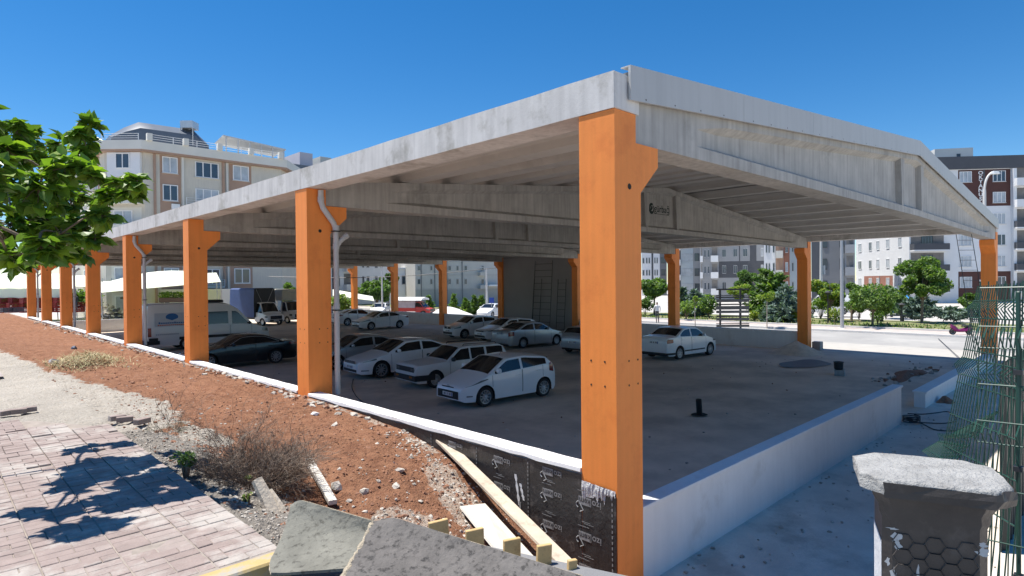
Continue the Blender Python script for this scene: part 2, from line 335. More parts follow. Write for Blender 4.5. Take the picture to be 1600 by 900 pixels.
# brick pavement beside the camera (single laid blocks, slightly uneven)
PAV = [M('paver_%s' % n_, c, 0.9, 0.14, 7, 0.3, 60, col2=(0.40, 0.36, 0.32), fac2=0.5, s2=1.6) for n_, c in (('rose', (0.285, 0.222, 0.196)), ('pink', (0.292, 0.228, 0.202)), ('dusk', (0.265, 0.205, 0.180)), ('pale', (0.315, 0.255, 0.226)))]
JOINT = M('paver_joint', (0.30, 0.255, 0.215), 0.95, 0.2, 10)
mb = MB(); SWZ = 1.70
pj = random.Random(3)
x = -3.62; strip = 0
while x > -8.5:
    wstr = 0.402; y = 0.17+pj.uniform(0, .05); off = pj.random()
    drop = pj.uniform(-0.006, 0.006)
    while y < 9.0:
        lim = 7.0+0.30*math.sin(x*3.1)+0.25*math.sin(x*7.7+1)-0.25*(x+3.6)
        if x > -4.2: lim = 5.7+0.3*math.sin(x*9)
        if y > lim: break
        cells = ((0, .2), (.2, .4)) if pj.random() < 0.62 else ((0, .1), (.1, .3), (.3, .4))
        for a, b in cells:
            g = 0.0025; dz = drop+pj.gauss(0, 0.0025); tx = pj.gauss(0, 0.008); ty = pj.gauss(0, 0.008)
            if pj.random() < 0.012 and y > 3.5: dz -= 0.02
            x1 = x-a-g; x0 = x-b+g; y0 = y+g; y1 = y+0.1-g; c = 0.004
            cx_, cy_ = (x0+x1)/2, (y0+y1)/2
            def zz(px_, py_): return SWZ+dz+tx*(px_-cx_)+ty*(py_-cy_)
            mat = PAV[pj.choices((0, 1, 2, 3), (5, 4, 3, 1.6))[0]]
            base = [(x0, y0), (x1, y0), (x1, y1), (x0, y1)]; inn = [(x0+c, y0+c), (x1-c, y0+c), (x1-c, y1-c), (x0+c, y1-c)]
            mb.rings([[(p, q, SWZ-0.07) for p, q in base], [(p, q, zz(p, q)-c) for p, q in base], [(p, q, zz(p, q)) for p, q in inn]], mat)
        y += 0.1
    x -= wstr+pj.choice((0.003, 0.003, 0.014)); strip += 1
mb.add([(-8.6, 0.15, SWZ-0.007), (-3.63, 0.15, SWZ-0.007), (-3.63, 5.3, SWZ-0.02), (-4.3, 6.6, SWZ-0.03), (-8.6, 7.8, SWZ-0.022)], [(0, 1, 2, 3, 4)], JOINT)
tag(mb.build('paved_sidewalk'), kind='structure')
# far stretch of the same paving along the bank
mb = MB(); mb.add([(-9, 11.6, 1.665), (-4.15, 12.6, 1.635), (-3.6, 40, 1.42), (-9, 40, 1.42)], [(0, 1, 2, 3)], PAV[1]); tag(mb.build('far_sidewalk'), kind='structure')
YEL = M('yellow_kerb_paint', (0.46, 0.34, 0.14), 0.8, 0.12, 5, 0.2, 40, col2=(0.34, 0.31, 0.26), fac2=0.5, s2=5)
mb = MB(); mb.bbox((-8.5, 0.0, 1.45), (-3.62, 0.15, SWZ+0.004), YEL, 0.015); tag(mb.build('yellow_kerb'), 'yellow painted kerb stone edging the brick sidewalk', 'kerb')
STREET = M('street_asphalt', (0.20, 0.20, 0.205), 0.9, 0.12, 2, 0.3, 80)
mb = MB(); mb.add([(-12, -14, 1.565), (-1.7, -14, 1.565), (-1.7, -2.6, 1.565), (-2.6, -0.005, 1.565), (-12, -0.005, 1.565)], [(0, 1, 2, 3, 4)], STREET); tag(mb.build('street'), kind='structure')

# ================================================================== THE HALL
hall = thing('parking_hall', 'long open concrete hall on orange columns sheltering parked cars', 'building')
def column_mesh(far, zbase, holes=True, flip=False):
    mb = MB()
    pr = [(0, zbase), (CB, zbase), (CB, 4.5), (0.85, 4.83), (0.85, 5.05), (0.40, 5.05), (0.40, 5.365), (0, 5.365)]
    if far: pr = [(W-x, z) for x, z in pr][::-1]
    mb.prism(pr, (0, CB), ORANGE)
    sx = (lambda v: W-v) if far else (lambda v: v)
    if holes and not far:
        mb.disc((0.27, -0.003, 4.55), 0.035, 'y', DARK)
        for yy in (0.15, 0.34):
            for zz_ in (2.35, 2.62): mb.disc((0.10+yy*0.9, -0.003, zz_), 0.013, 'y', DARK, 6); mb.disc((-0.003, yy, zz_), 0.013, 'x', DARK, 6)
    return mb
COLS = {}
for k in range(8):
    for far in (0, 1):
        o = column_mesh(far, -0.7 if not far else -0.1).build('column', hall, loc=(0, k*S, 0)); COLS[(k, far)] = o
# downpipes on every second near column
def pipe_mb():
    mb = MB(); y = -0.075
    mb.tube([(0.26, y, 5.34), (0.26, y, 5.12), (0.30, y, 5.0), (0.52, y, 4.72), (0.57, y, 4.60), (0.57, y, 1.30)], 0.055, PVC, 10)
    mb.tube([(0.57, y, 4.22), (0.66, y, 4.36), (0.78, y, 4.46)], 0.05, PVC, 8); mb.tube([(0.75, y, 4.435), (0.82, y, 4.485)], 0.06, PVC, 8)
    for z in (5.16, 4.62, 4.25, 3.05): mb.lathe([(0.064, z-0.05), (0.064, z+0.05)], PVC, 10, T=Matrix.Translation((0.57 if z < 4.7 else 0.26, y, 0)))
    for z in (4.55, 2.98): mb.box((0.50, y-0.066, z-0.012), (0.64, y+0.07, z+0.012), BLACKM)
    return mb
for k in (1, 3, 5, 7): pipe_mb().build('downpipe', hall, smooth=40, loc=(0, k*S, 0))
# eave beams, bay by bay
for k in range(7):
    for far in (0, 1):
        y0 = k*S+0.24 if k else -0.005; y1 = (k+1)*S+0.24-0.012 if k < 6 else 7*S+CB
        mb = MB(); pr = [(-0.012, 5.37), (0.46, 5.37), (0.46, 5.62), (0.30, 5.62), (0.26, 5.765), (-0.012, 5.765)]
        if far: pr = [(W-x, z) for x, z in pr][::-1]
        # slightly wavy cast edge
        n_ = 12; rs = []
        for i in range(n_+1):
            yy = y0+(y1-y0)*i/n_; q = 0.004*math.sin(i*2.1+k); rs.append([(x, yy, z+q*(1 if z > 5.7 else 0.7)) for x, z in pr])
        mb.rings(rs, CONCW); mb.build('eave_beam', hall)
# pitched girders
def girder_mb():
    mb = MB(); d = 0.44; st = [0.41, 1.8, 2.6, 4, 7, 10, W/2-0.001]
    st = st+[W-x for x in reversed(st[:-1])]
    rs = []
    for X in st:
        zt = gtop(X); zb = 5.055+0.006*min(X, W-X)
        e = np.clip((min(X, W-X)-1.8)/0.8, 0, 1); wt = 0.16*e+d*(1-e); ins = (d-wt)/2
        b1 = zb+0.16; b2 = zb+0.24; t1 = zt-0.14; t2 = zt-0.22
        b1 = min(b1, (zb+zt)/2-.05); b2 = min(b2, (zb+zt)/2-.02)
        rs.append([(X, 0, zb), (X, 0, b1), (X, ins, b2), (X, ins, t2), (X, 0, t1), (X, 0, zt), (X, d, zt), (X, d, t1), (X, d-ins, t2), (X, d-ins, b2), (X, d, b1), (X, d, zb)])
    mb.rings(rs, CONC)
    for X in (11.82, W-11.82+0.001-0.65):
        zt = gtop(X)-0.16; zb = 5.14+0.1
        for y0, y1 in ((0.012, 0.15), (0.29, 0.428)):
            pr = [(X-0.07, zb), (X+0.07, zb), (X+0.16, zt), (X-0.16, zt)]
            mb.prism(pr, (y0, y1), CONC)
    return mb
gm = girder_mb().mesh('girder')
GIR = [put('girder', gm, hall, (0, k*S+0.025, 0)) for k in range(8)]
# maker's mark on the second girder
INK = M('stencil_ink', (0.015, 0.03, 0.027), 0.8, 0.2, 20); INKG = M('stencil_green', (0.05, 0.16, 0.11), 0.8, 0.2, 20)
mb = MB(); Yg = S+0.025+0.14-0.004
add_text(mb, 'gürbağ', (12.93, Yg, 5.96), (1, 0, 0), (0, 0, 1), 0.34, INK, 0.012, 1.0)
mb.box((12.45, Yg, 5.785), (13.25, Yg+0.002, 5.80), INK)
n_ = 18
outer = [(12.28+0.17*math.cos(a), Yg, 5.95+0.19*math.sin(a)) for a in np.linspace(R(60), R(400), n_)]
inner = [(12.31+0.09*math.cos(a), Yg, 5.96+0.10*math.sin(a)) for a in np.linspace(R(60), R(400), n_)]
mb.grid([outer, inner], INK)
mb.add([(12.22, Yg, 5.90), (12.29, Yg, 5.88), (12.36, Yg, 5.97), (12.33, Yg, 6.05), (12.25, Yg, 6.02)], [(0, 1, 2, 3, 4)], INK)
mk = mb.build('maker_mark', GIR[1]); mk.location = (0, -(S+0.025), 0)
# purlins and roof deck
for i in range(18):
    X = 1.03+1.4*(i if i < 9 else 17-i) if i < 9 else W-(1.03+1.4*(17-i))
    zb = gtop(X)+0.004; zt = deck(X)-0.07
    mb = MB(); pr = [(X-0.20, zb), (X+0.20, zb), (X+0.25, zt-0.10), (X+0.40, zt), (X-0.40, zt), (X-0.25, zt-0.10)]
    mb.prism(pr, (0.05, 7*S+0.44), CONCP); mb.build('purlin', hall)
DECKU = M('deck_sheet', (0.20, 0.195, 0.19), 0.6, 0.1, 1)
for a, b in ((0.30, W/2), (W/2, W-0.30)):
    mb = MB(); mb.prism([(a, deck(a)-0.06), (b, deck(b)-0.06), (b, deck(b)), (a, deck(a))], (-0.02, 7*S+0.5), DECKU); mb.build('roof_deck', hall)
# folded-sheet fascia on both gables
def fas(x0, x1, y, out, j):
    mb = MB(); t0 = deck(x0)+0.035; t1 = deck(x1)+0.035; h = 0.37
    mb.prism([(x0+0.003, t0-h), (x1-0.003, t1-h), (x1-0.003, t1), (x0+0.003, t0)], (y, y+0.03*out) if out < 0 else (y, y+0.03), FASC)
    for q in np.arange(x0+0.3, x1, 0.62): 
        zq = deck(q)+0.035-h+0.03; mb.disc((q, y+0.0305*out, zq), 0.012, 'y', DARK, 6)
    mb.prism([(x0+0.003, t0), (x1-0.003, t1), (x1-0.003, t1+0.012), (x0+0.003, t0+0.012)], (y-0.04 if out > 0 else y-0.03, y+0.10), FASC)
    return mb
ed = [0.22, 2.98, 5.63, 8.3, 10.9, W/2]; ed = ed+[W-x for x in reversed(ed[:-1])]
for a, b in zip(ed[:-1], ed[1:]):
    fas(a, b, -0.03, -1, 0).build('fascia_panel', hall); fas(a, b, 7*S+0.51, 1, 0).build('fascia_panel', hall)
# gable infill between the last eave beam ends and the fascia corner block
mb = MB(); mb.box((-0.008, -0.012, 5.375), (0.38, 0.02, 5.76), CONCW); mb.build('corner_block', hall)
# dark concrete infill between two far columns
INF = M('infill_panel', (0.30, 0.29, 0.285), 0.85, 0.08, 0.5, 0.08, 40)
mb = MB(); mb.box((W-0.34, 3*S+CB+0.004, -0.05), (W-0.12, 4*S-0.004, 5.36), INF)
tag(mb.build('infill_wall'), 'tall plain grey wall closing one bay behind the ladders', 'wall')
# low walls
MEMB = M('bitumen_membrane', (0.028, 0.028, 0.03), 0.42, 0.3, 3, 0.35, 14, col2=(0.11, 0.10, 0.095), fac2=0.2, s2=3.5)
MPR = M('membrane_print', (0.23, 0.23, 0.23), 0.7, 0.25, 25)
MPX = M('chalk_white', (0.62, 0.62, 0.62), 0.8, 0.2, 30)
def membrane_marks(mb, X, Y, z, wd=0.85):
    # upside-down print: reads along +Y with its top pointing down
    uy = (0, 0, -1); ux = (0, 1, 0); s_ = 0.125*wd
    add_text(mb, 'izo', (X, Y-0.10*wd, z), ux, uy, s_, MPR, 0.012)
    q = MB(); y0, y1 = Y-0.015*wd, Y+0.185*wd
    mb.box((X-0.001, y0, z-0.055*wd), (X, y1, z+0.05*wd), MPR)
    add_text(mb, 'kem', (X-0.003, Y+0.085*wd, z), ux, uy, s_*0.86, MEMB, 0.006)
    # small lizard-like tail and curl beside the box
    c = [(X-0.001, Y+0.19*wd+0.03*math.sin(t*3), z-0.02-0.08*t*wd) for t in np.linspace(0, 1, 7)]
    mb.tube(c, 0.010*wd, MPR, 4); mb.tube([(X-0.001, Y+0.16*wd, z-0.05*wd), (X-0.001, Y+0.11*wd, z-0.12*wd), (X-0.001, Y+0.16*wd, z-0.15*wd)], 0.008, MPR, 4)
    if z > 1.15: return
    mb.box((X-0.001, Y+0.02*wd, z+0.115*wd), (X, Y+0.20*wd, z+0.122*wd), MPR)
    mb.box((X-0.001, Y-0.05*wd, z+0.155*wd), (X, Y+0.10*wd, z+0.161*wd), MPR); mb.box((X-0.001, Y+0.0*wd, z+0.175*wd), (X, Y+0.14*wd, z+0.181*wd), MPR)
ords = ['first', 'second', 'third', 'fourth', 'fifth', 'sixth', 'seventh', 'eighth']
for k in range(7):
    y0 = k*S+CB+0.003; y1 = (k+1)*S-0.003
    t = thing('low_wall', 'white-topped low wall between the %s and %s orange columns along the red soil' % (ords[k], ords[k+1]), 'wall', (0, 0, 0), 0, 'low walls along the soil bank')
    mb = MB(); mb.box((0.005, y0, -0.8), (0.21, y1, 1.345), CONC); mb.build('wall_body', t)
    # uneven white screed on top
    n_ = 30; rs = []
    for i in range(n_+1):
        yy = y0+(y1-y0)*i/n_; j = 0.006*math.sin(i*1.9+k)+rng.uniform(-.004, .004)
        rs.append([(-0.03+j, yy, 1.34+rng.uniform(-.012, .006)), (0.235, yy, 1.345), (0.235, yy, 1.386+j*0.4), (-0.025+j, yy, 1.382+j*0.5)])
    MB().rings(rs, WHITEW).build('wall_cap', t)
    if k == 0:
        mb = MB(); n_ = 40
        P = []
        for i in range(n_+1):
            yy = y0+(6.3-y0)*i/n_; top = 1.315+0.008*math.sin(yy*7)
            P.append([(-0.006-0.004*abs(math.sin(yy*3.1+zf*4)), yy, -0.8+(top+0.8)*zf) for zf in np.linspace(0, 1, 9)])
        mb.grid(P, MEMB)
        for Yc, zs_ in ((0.93, (1.235, 0.98, 0.60, 0.30)), (1.80, (1.20, 0.86, 0.50)), (2.75, (1.22,))):
            for z in zs_: membrane_marks(mb, -0.013, Yc, z)
        for Yc in (1.31, 2.28, 3.3):   # lap seams with dotted edge
            mb.box((-0.0125, Yc, -0.5), (-0.011, Yc+0.012, 1.3), MEMB)
            for z in np.arange(0.0, 1.3, 0.05): mb.box((-0.0135, Yc+0.02, z), (-0.0125, Yc+0.032, z+0.028), MPR)
        for a, b, c, d in ((1.555, 1.08, 1.49, 0.70), (1.47, 0.98, 1.41, 0.78)):
            n2 = 8; L_ = []; Q_ = []
            for i in range(n2+1):
                t_ = i/n2; yy = a+(c-a)*t_; zz_ = b+(d-b)*t_; hw = 0.018+0.008*math.sin(i*2.3)
                L_.append((-0.014, yy-hw, zz_)); Q_.append((-0.014, yy+hw, zz_))
            mb.grid([L_, Q_], MPX)
        mb.grid([[(-0.0142, 1.50, .75), (-0.0142, 1.485, .62), (-0.0142, 1.48, .52)], [(-0.0142, 1.46, .75), (-0.0142, 1.465, .62), (-0.0142, 1.475, .52)]], MPR)
        mb.build('membrane', t, smooth=60)
# membrane wrap at the foot of the corner column
mb = MB(); P = []
for i in range(13):
    yy = 0.004+(0.475)*i/12; top = 1.20+0.03*math.sin(yy*9)+0.03*yy
    P.append([(-0.006-0.007*abs(math.sin(yy*17+zf*9)), yy, -0.8+(top+0.8)*zf) for zf in np.linspace(0, 1, 11)])
mb.grid(P, MEMB)
for z in (1.02, 0.62, 0.25): membrane_marks(mb, -0.0145, 0.36, z, 0.9)
for z in np.arange(-0.2, 1.15, 0.06): mb.box((-0.016, 0.05, z), (-0.0145, 0.065, z+0.03), MPR)
# torn silver foil along the top edge
FOIL = M('torn_foil', (0.62, 0.62, 0.62), 0.4, 0.2, 30, 0.8, 40)
P = []
for i in range(26):
    yy = 0.01+0.465*i/25; P.append([(-0.017-0.012*rng.random(), yy, 1.23+0.05*yy-0.0*i), (-0.02-0.02*rng.random(), yy, 1.17+0.03*yy+rng.uniform(-.02, .02)), (-0.016, yy, 1.10+0.02*math.sin(i*1.3)-0.03*(i/25)+rng.uniform(-.03, .03)+ (0.06 if i < 8 else 0))])
mb.grid(P, FOIL)
mb.build('membrane_wrap', COLS[(0, 0)])
# front low walls
t = thing('low_wall', 'long smooth white low wall starting at the corner orange column', 'wall')
mb = MB(); mb.box((CB+0.003, 0.035, -0.3), (11.60, 0.185, 0.885), WHITEW); mb.build('wall_body', t)
mb = MB(); mb.bbox((CB+0.003, 0.0, 0.885), (11.62, 0.225, 0.93), WHITEW, 0.006); mb.build('wall_cap', t)
t = thing('low_wall', 'short knee-high white wall past the gap, ending at the distant corner column', 'wall')
mb = MB(); mb.box((14.02, 0.035, -0.2), (W-CB-0.003, 0.30, 0.40), WHITEW); mb.build('wall_body', t)
mb = MB(); mb.bbox((13.98, 0.0, 0.40), (W-CB-0.003, 0.335, 0.445), WHITEW, 0.006); mb.build('wall_cap', t)
for k in (1, 2, 4, 5, 6):
    mb = MB(); mb.box((W-0.34, k*S+CB+0.003, -0.05), (W-0.12, (k+1)*S-0.003, 0.93), WHITEW)
    lab = {1: 'low grey-white wall behind the white saloon and below the slatted screen', 2: 'low wall hidden mostly by parked cars next to the infill wall', 4: 'low wall behind the white hatchbacks with bright sand heap beyond', 5: 'low wall in front of the red pickup truck', 6: 'low wall behind the pair of white saloons at the deep end'}[k]
    tag(mb.build('low_wall'), lab, 'wall', 'low walls along the road side')
for i, (x0, x1) in enumerate(((CB+0.1, 12.0), (12.004, W-CB))):
    if i == 0:
        mb = MB(); mb.box((x0, 7*S+0.1, -0.05), (x1-5.0, 7*S+0.32, 0.95), WHITEW); tag(mb.build('low_wall'), 'low white wall closing the deep end of the hall beside the market', 'wall')

# ================================================================== OBJECTS ON THE FLOOR
SAND = M('pale_sand', (0.62, 0.51, 0.39), 0.95, 0.15, 4, 0.3, 60)
def heap(name, label, cat, px, py, rx, ry, h, mat, seed=0, z0=0.0, kind=None, n=22, rough=0.10):
    c = at(px, py, z0); P = []
    for i in range(n+1):
        r_ = i/n; row = []
        for j in range(33):
            a = 2*math.pi*j/32; k = 1+rough*math.sin(3*a+seed)+rough*0.7*math.sin(5*a+seed*2)
            x = r_*rx*k*math.cos(a); y = r_*ry*k*math.sin(a)
            z = h*max(0, (1-r_**1.4))**1.25*(1+rough*1.2*float(fbm(x+seed, y, 3.0/max(rx, .2), 3)))-0.02*r_
            row.append((x, y, z))
        P.append(row)
    mb = MB(); mb.grid(P, mat); o = mb.build(name, smooth=180, loc=(c[0], c[1], z0+0.004)); tag(o, label, cat, kind=kind); return o
heap('sand_heap', 'low heap of pale sand at the foot of an orange column', 'sand heap', 1246, 552, 1.5, 1.2, 0.55, SAND, 1)
DAMP = M('damp_concrete', (0.11, 0.10, 0.09), 0.55, 0.2, 2)
c = at(1258, 569); mb = MB(); mb.add([(c[0]+1.55*math.cos(a)*(1+.1*math.sin(3*a)), c[1]+0.8*math.sin(a)*(1+.1*math.sin(4*a)), 0.022) for a in np.linspace(0, 6.2832, 41)[:-1]], [tuple(range(40))], DAMP)
tag(mb.build('damp_patch'), kind='structure')
# hollow block with a black pot on it
t = at(1312, 586); b0 = thing('concrete_block', 'hollow grey concrete block lying on the open floor', 'block', (t[0], t[1], 0.01), 0.25)
mb = MB(); mb.box((-0.30, -0.16, 0), (0.30, -0.12, 0.2), CONC); mb.box((-0.30, 0.12, 0), (0.30, 0.16, 0.2), CONC)
for x in (-0.30, -0.025, 0.25): mb.box((x, -0.12, 0), (x+0.05, 0.12, 0.2), CONC)
mb.build('block_shell', b0)
mb = MB(); mb.lathe([(0.12, 0), (0.15, 0.02), (0.16, 0.24), (0.175, 0.26), (0.175, 0.28), (0.14, 0.28), (0.13, 0.05)], BLACKM, 14)
tag(mb.build('black_pot', smooth=40, loc=(t[0]-0.05, t[1]+0.02, 0.212)), 'black pot standing on the hollow concrete block', 'pot')
# brick-ish block by far column
t = at(1272, 546); mb = MB(); mb.bbox((-0.2, -0.2, 0), (0.2, 0.2, 0.42), CONC, 0.02); tag(mb.build('kerb_block', loc=(26.55, 7.1, 0.0)), 'squat grey concrete block leaning by the sand heap column', 'block')
# pipe stub
t = at(1093, 649); p0 = thing('pipe_stub', 'short black pipe standing up from a hole in the floor', 'pipe', (t[0], t[1], 0.01))
mb = MB(); a = 0.05; rs = []
for r_, z in ((0.075, -0.05), (0.075, 0.42), (0.062, 0.42), (0.062, 0.05)): rs.append([(r_*math.cos(q)-z*0.10, r_*math.sin(q), z) for q in np.linspace(0, 6.2832, 17)[:-1]])
mb.rings(rs, M('black_plastic', (0.012, 0.012, 0.013), 0.4, 0.1, 4)); mb.build('pipe_wall', p0, smooth=40)
mb = MB(); mb.add([(0.24*math.cos(q)*(1+.15*math.sin(3*q)), 0.2*math.sin(q), 0.016) for q in np.linspace(0, 6.2832, 19)[:-1]], [tuple(range(18))], DARK); mb.build('floor_hole', p0)
# rubble by the entrance
STONE = M('rubble_stone', (0.36, 0.32, 0.27), 0.9, 0.25, 6, 0.4, 30); STONEW = M('white_stone', (0.50, 0.46, 0.40), 0.9, 0.15, 8, 0.5, 30); CLOD = M('soil_clod', (0.28, 0.14, 0.085), 0.95, 0.25, 12, 0.6, 40)
def stone_into(mb, p, r, mat, g):
    # irregular stone from a jittered icosahedron
    ph = (1+5**0.5)/2
    V = np.array([(-1, ph, 0), (1, ph, 0), (-1, -ph, 0), (1, -ph, 0), (0, -1, ph), (0, 1, ph), (0, -1, -ph), (0, 1, -ph), (ph, 0, -1), (ph, 0, 1), (-ph, 0, -1), (-ph, 0, 1)])/1.9
    Fc = [(0, 11, 5), (0, 5, 1), (0, 1, 7), (0, 7, 10), (0, 10, 11), (1, 5, 9), (5, 11, 4), (11, 10, 2), (10, 7, 6), (7, 1, 8), (3, 9, 4), (3, 4, 2), (3, 2, 6), (3, 6, 8), (3, 8, 9), (4, 9, 5), (2, 4, 11), (6, 2, 10), (8, 6, 7), (9, 8, 1)]
    q = V*np.array([[g.uniform(.65, 1.35)] for _ in range(12)])*np.array([g.uniform(.7, 1.3), g.uniform(.7, 1.3), g.uniform(.5, .9)])
    a = g.uniform(0, 6.28); ca, sa = math.cos(a), math.sin(a)
    mb.add([(p[0]+r*(v[0]*ca-v[1]*sa), p[1]+r*(v[0]*sa+v[1]*ca), p[2]+r*v[2]) for v in q], Fc, mat)
g = random.Random(11); mb = MB(); c = at(1418, 586)
for i in range(80):
    a = g.gauss(0, 1); b = g.gauss(0, 0.28); p = (c[0]+a*1.5, c[1]-a*0.12+b*0.9, 0.02); stone_into(mb, p, g.uniform(.02, .09)*(1 if g.random() < .85 else 1.7), g.choice((STONE, CLOD, STONE, STONEW)), g)
tag(mb.build('rubble'), kind='stuff')
heap('rubble_heap', 'ridge of brown earth and broken stone in the wall gap', 'earth heap', 1418, 586, 2.0, 0.42, 0.16, CLOD, 4, rough=.25)
heap('dust_heap', 'little brown heap of earth at the end of the short white wall', 'earth heap', 1477, 628, 0.32, 0.22, 0.18, CLOD, 7, rough=.2)
g = random.Random(31); mb = MB()
for i in range(260):
    p = (g.uniform(1, 26), g.uniform(.5, 34), .012); stone_into(mb, p, g.uniform(.012, .04), g.choice((STONE, CLOD, STONEW)), g)
for i in range(220):
    p = (g.uniform(.6, 13), -abs(g.gauss(0, .8)) if g.random() < .6 else -g.uniform(0, 3), .008); stone_into(mb, p, g.uniform(.008, .03), g.choice((STONE, STONEW, STONE)), g)
tag(mb.build('floor_grit'), kind='stuff')
# cable loops lying on the path
def on_ground_path(pts, z=0.02): return [tuple(at(x, y, z)) for x, y in pts]
def smooth_path(P, n=6):
    P = [np.array(p, float) for p in P]; out = []
    for i in range(len(P)-1):
        p0 = P[max(i-1, 0)]; p1 = P[i]; p2 = P[i+1]; p3 = P[min(i+2, len(P)-1)]
        for j in range(n):
            t = j/n; out.append(0.5*((2*p1)+(-p0+p2)*t+(2*p0-5*p1+4*p2-p3)*t*t+(-p0+3*p1-3*p2+p3)*t**3))
    out.append(P[-1]); return out
for pts, lab in (([(1418, 646), (1440, 647), (1462, 645), (1480, 643), (1490, 648), (1494, 655)], 'thin black cable curling above another on the shaded path'), ([(1420, 658), (1438, 660), (1458, 661), (1478, 661), (1495, 658)], 'black cable running straight across the shaded path'), ([(1422, 657), (1436, 660), (1447, 665), (1460, 671), (1478, 673), (1500, 673)], 'black cable bending away towards the green fence')):
    mb = MB(); mb.tube(smooth_path(on_ground_path(pts, 0.018)), 0.012, BLACKM, 5); tag(mb.build('cable'), lab, 'cable', 'cables on the path')
mb = MB(); mb.tube(smooth_path(on_ground_path([(552, 592), (550, 605), (556, 618), (566, 628), (580, 640), (600, 655)], 0.02)), 0.013, BLACKM, 5); tag(mb.build('cable'), 'black cable trailing over the floor in front of the saloon', 'cable')
mb = MB(); mb.tube([tuple(at(1466, 529, 0.05)), tuple(at(1500, 560, 0.1))], 0.015, BLACKM, 5); tag(mb.build('cable'), 'dark cable slanting over the sunlit road edge', 'cable')
# cable coil
mb = MB(); c = at(1424, 659, 0.03)
mb.tube([(c[0]+0.18*math.cos(t)*(1+.1*math.sin(t*.7)), c[1]+0.18*math.sin(t), 0.03+0.006*t) for t in np.linspace(0, 25, 90)], 0.014, BLACKM, 5); tag(mb.build('cable_coil'), 'coil of black cable by the end of the white wall', 'cable')
# ladders
def ladder(name, label, a, b, width, step, side, mat=BLACKM, r=0.022, group=None):
    a = np.array(a, float); b = np.array(b, float); sd_ = np.array(side, float); sd_ /= np.linalg.norm(sd_); L = np.linalg.norm(b-a)
    t = thing(name, label, 'ladder', tuple(a), 0, group)
    for s_ in (-.5, .5): MB().tube([tuple(sd_*width*s_), tuple(b-a+sd_*width*s_)], r, mat, 6).build('rail', t)
    n = int(L/step)
    for i in range(n):
        q = (b-a)*((i+0.6)*step/L); MB().tube([tuple(q-sd_*width/2), tuple(q+sd_*width/2)], r*0.75, mat, 5).build('rung', t)
    return t
Xw = W-0.40
def lw(px, py): p = atX(px, py, Xw); return p
la = lw(841, 470); ladder('ladder', 'black ladder with a narrow frame against the grey infill wall', (Xw-0.35, la[1], 0.02), (Xw, la[1], 3.75), 0.72, 0.45, (0, 1, 0), group='ladders on the infill wall')
la = lw(851, 440); ladder('ladder', 'widest and tallest black ladder against the grey infill wall', (Xw-0.45, la[1], 0.02), (Xw-0.06, la[1], 5.0), 1.65, 0.45, (0, 1, 0), group='ladders on the infill wall')
la = lw(879, 470); ladder('ladder', 'black ladder closest to the neighbouring orange column on the grey infill wall', (Xw-0.30, la[1], 0.02), (Xw-0.02, la[1], 3.7), 0.72, 0.45, (0, 1, 0), group='ladders on the infill wall')
bt = at(1546, 612); tp = atY(1506, 366, -0.06)
ladder('ladder', 'thin dark ladder leaning up to the outer gable beam', (bt[0], bt[1], 0.0), tuple(tp), 0.50, 0.33, (0.72, -0.69, 0), r=0.010)
# slatted screen behind the low wall
p = at(1144, 520, 0.0); D = 37.5; c = gp(1144.5, D)
t = thing('slatted_screen', 'black steel frame of horizontal slats standing behind the low wall', 'screen', (c[0], c[1], 0), YAW-math.pi/2)
SLAT = M('slat_grey', (0.10, 0.10, 0.10), 0.6, 0.15, 4)
for x in (-0.76, 0.5): MB().box((x-0.05, 0, 0), (x+0.05, 0.08, 2.98), BLACKM).build('post', t)
for z0, h in ((2.90, .10), (2.55, .05), (2.42, .08), (2.16, .18), (1.98, .08), (1.70, .22), (1.48, .16), (1.24, .1), (1.02, .16), (0.80, .05), (0.62, .14), (0.4, .1)):
    MB().box((-1.02, -0.03, z0), (1.02, -0.004, z0+h), SLAT if h > .12 else BLACKM).build('slat', t)
# ================================================================== CARS
TYRE = M('tyre_rubber', (0.02, 0.02, 0.021), 0.85, 0.15, 12); CGL = M('car_glass', (0.012, 0.014, 0.016), 0.06, 0.1, 2, spec=0.7)
RIM = M('alloy_rim', (0.50, 0.51, 0.53), 0.35, 0.06, 6, metal=0.7); TRIM = M('black_trim', (0.02, 0.02, 0.022), 0.55, 0.1, 5)
LAMP = M('lamp_glass', (0.15, 0.155, 0.15), 0.12, 0.25, 14, spec=0.8); TAIL = M('tail_lamp', (0.22, 0.012, 0.012), 0.15, 0.15, 10, spec=0.7); AMBER = M('amber_lamp', (0.5, 0.16, 0.02), 0.2, 0.1, 8)
PLATE = M('number_plate', (0.70, 0.70, 0.69), 0.5, 0.04, 20); PLB = M('plate_blue', (0.03, 0.08, 0.4), 0.5, 0.05, 8); PLT = M('plate_ink', (0.05, 0.05, 0.05), 0.6, 0.1, 9)
CARW = M('car_white', (0.86, 0.855, 0.84), 0.28, 0.025, 1.5, coat=0.6); CARS = M('car_silver', (0.46, 0.47, 0.48), 0.3, 0.03, 1.5, metal=0.45, coat=0.6)
CARB = M('car_black', (0.008, 0.009, 0.012), 0.22, 0.1, 1.5, coat=0.7); CARG = M('car_grey', (0.40, 0.41, 0.42), 0.3, 0.03, 1.5, metal=0.4, coat=0.6); CARR = M('car_red', (0.50, 0.05, 0.04), 0.4, 0.06, 2, coat=0.4); CARC = M('car_dull_white', (0.70, 0.69, 0.66), 0.4, 0.04, 1.5, coat=0.3)
CARV = M('van_white', (0.74, 0.74, 0.72), 0.35, 0.03, 1.0, coat=0.4)
_WH = {}
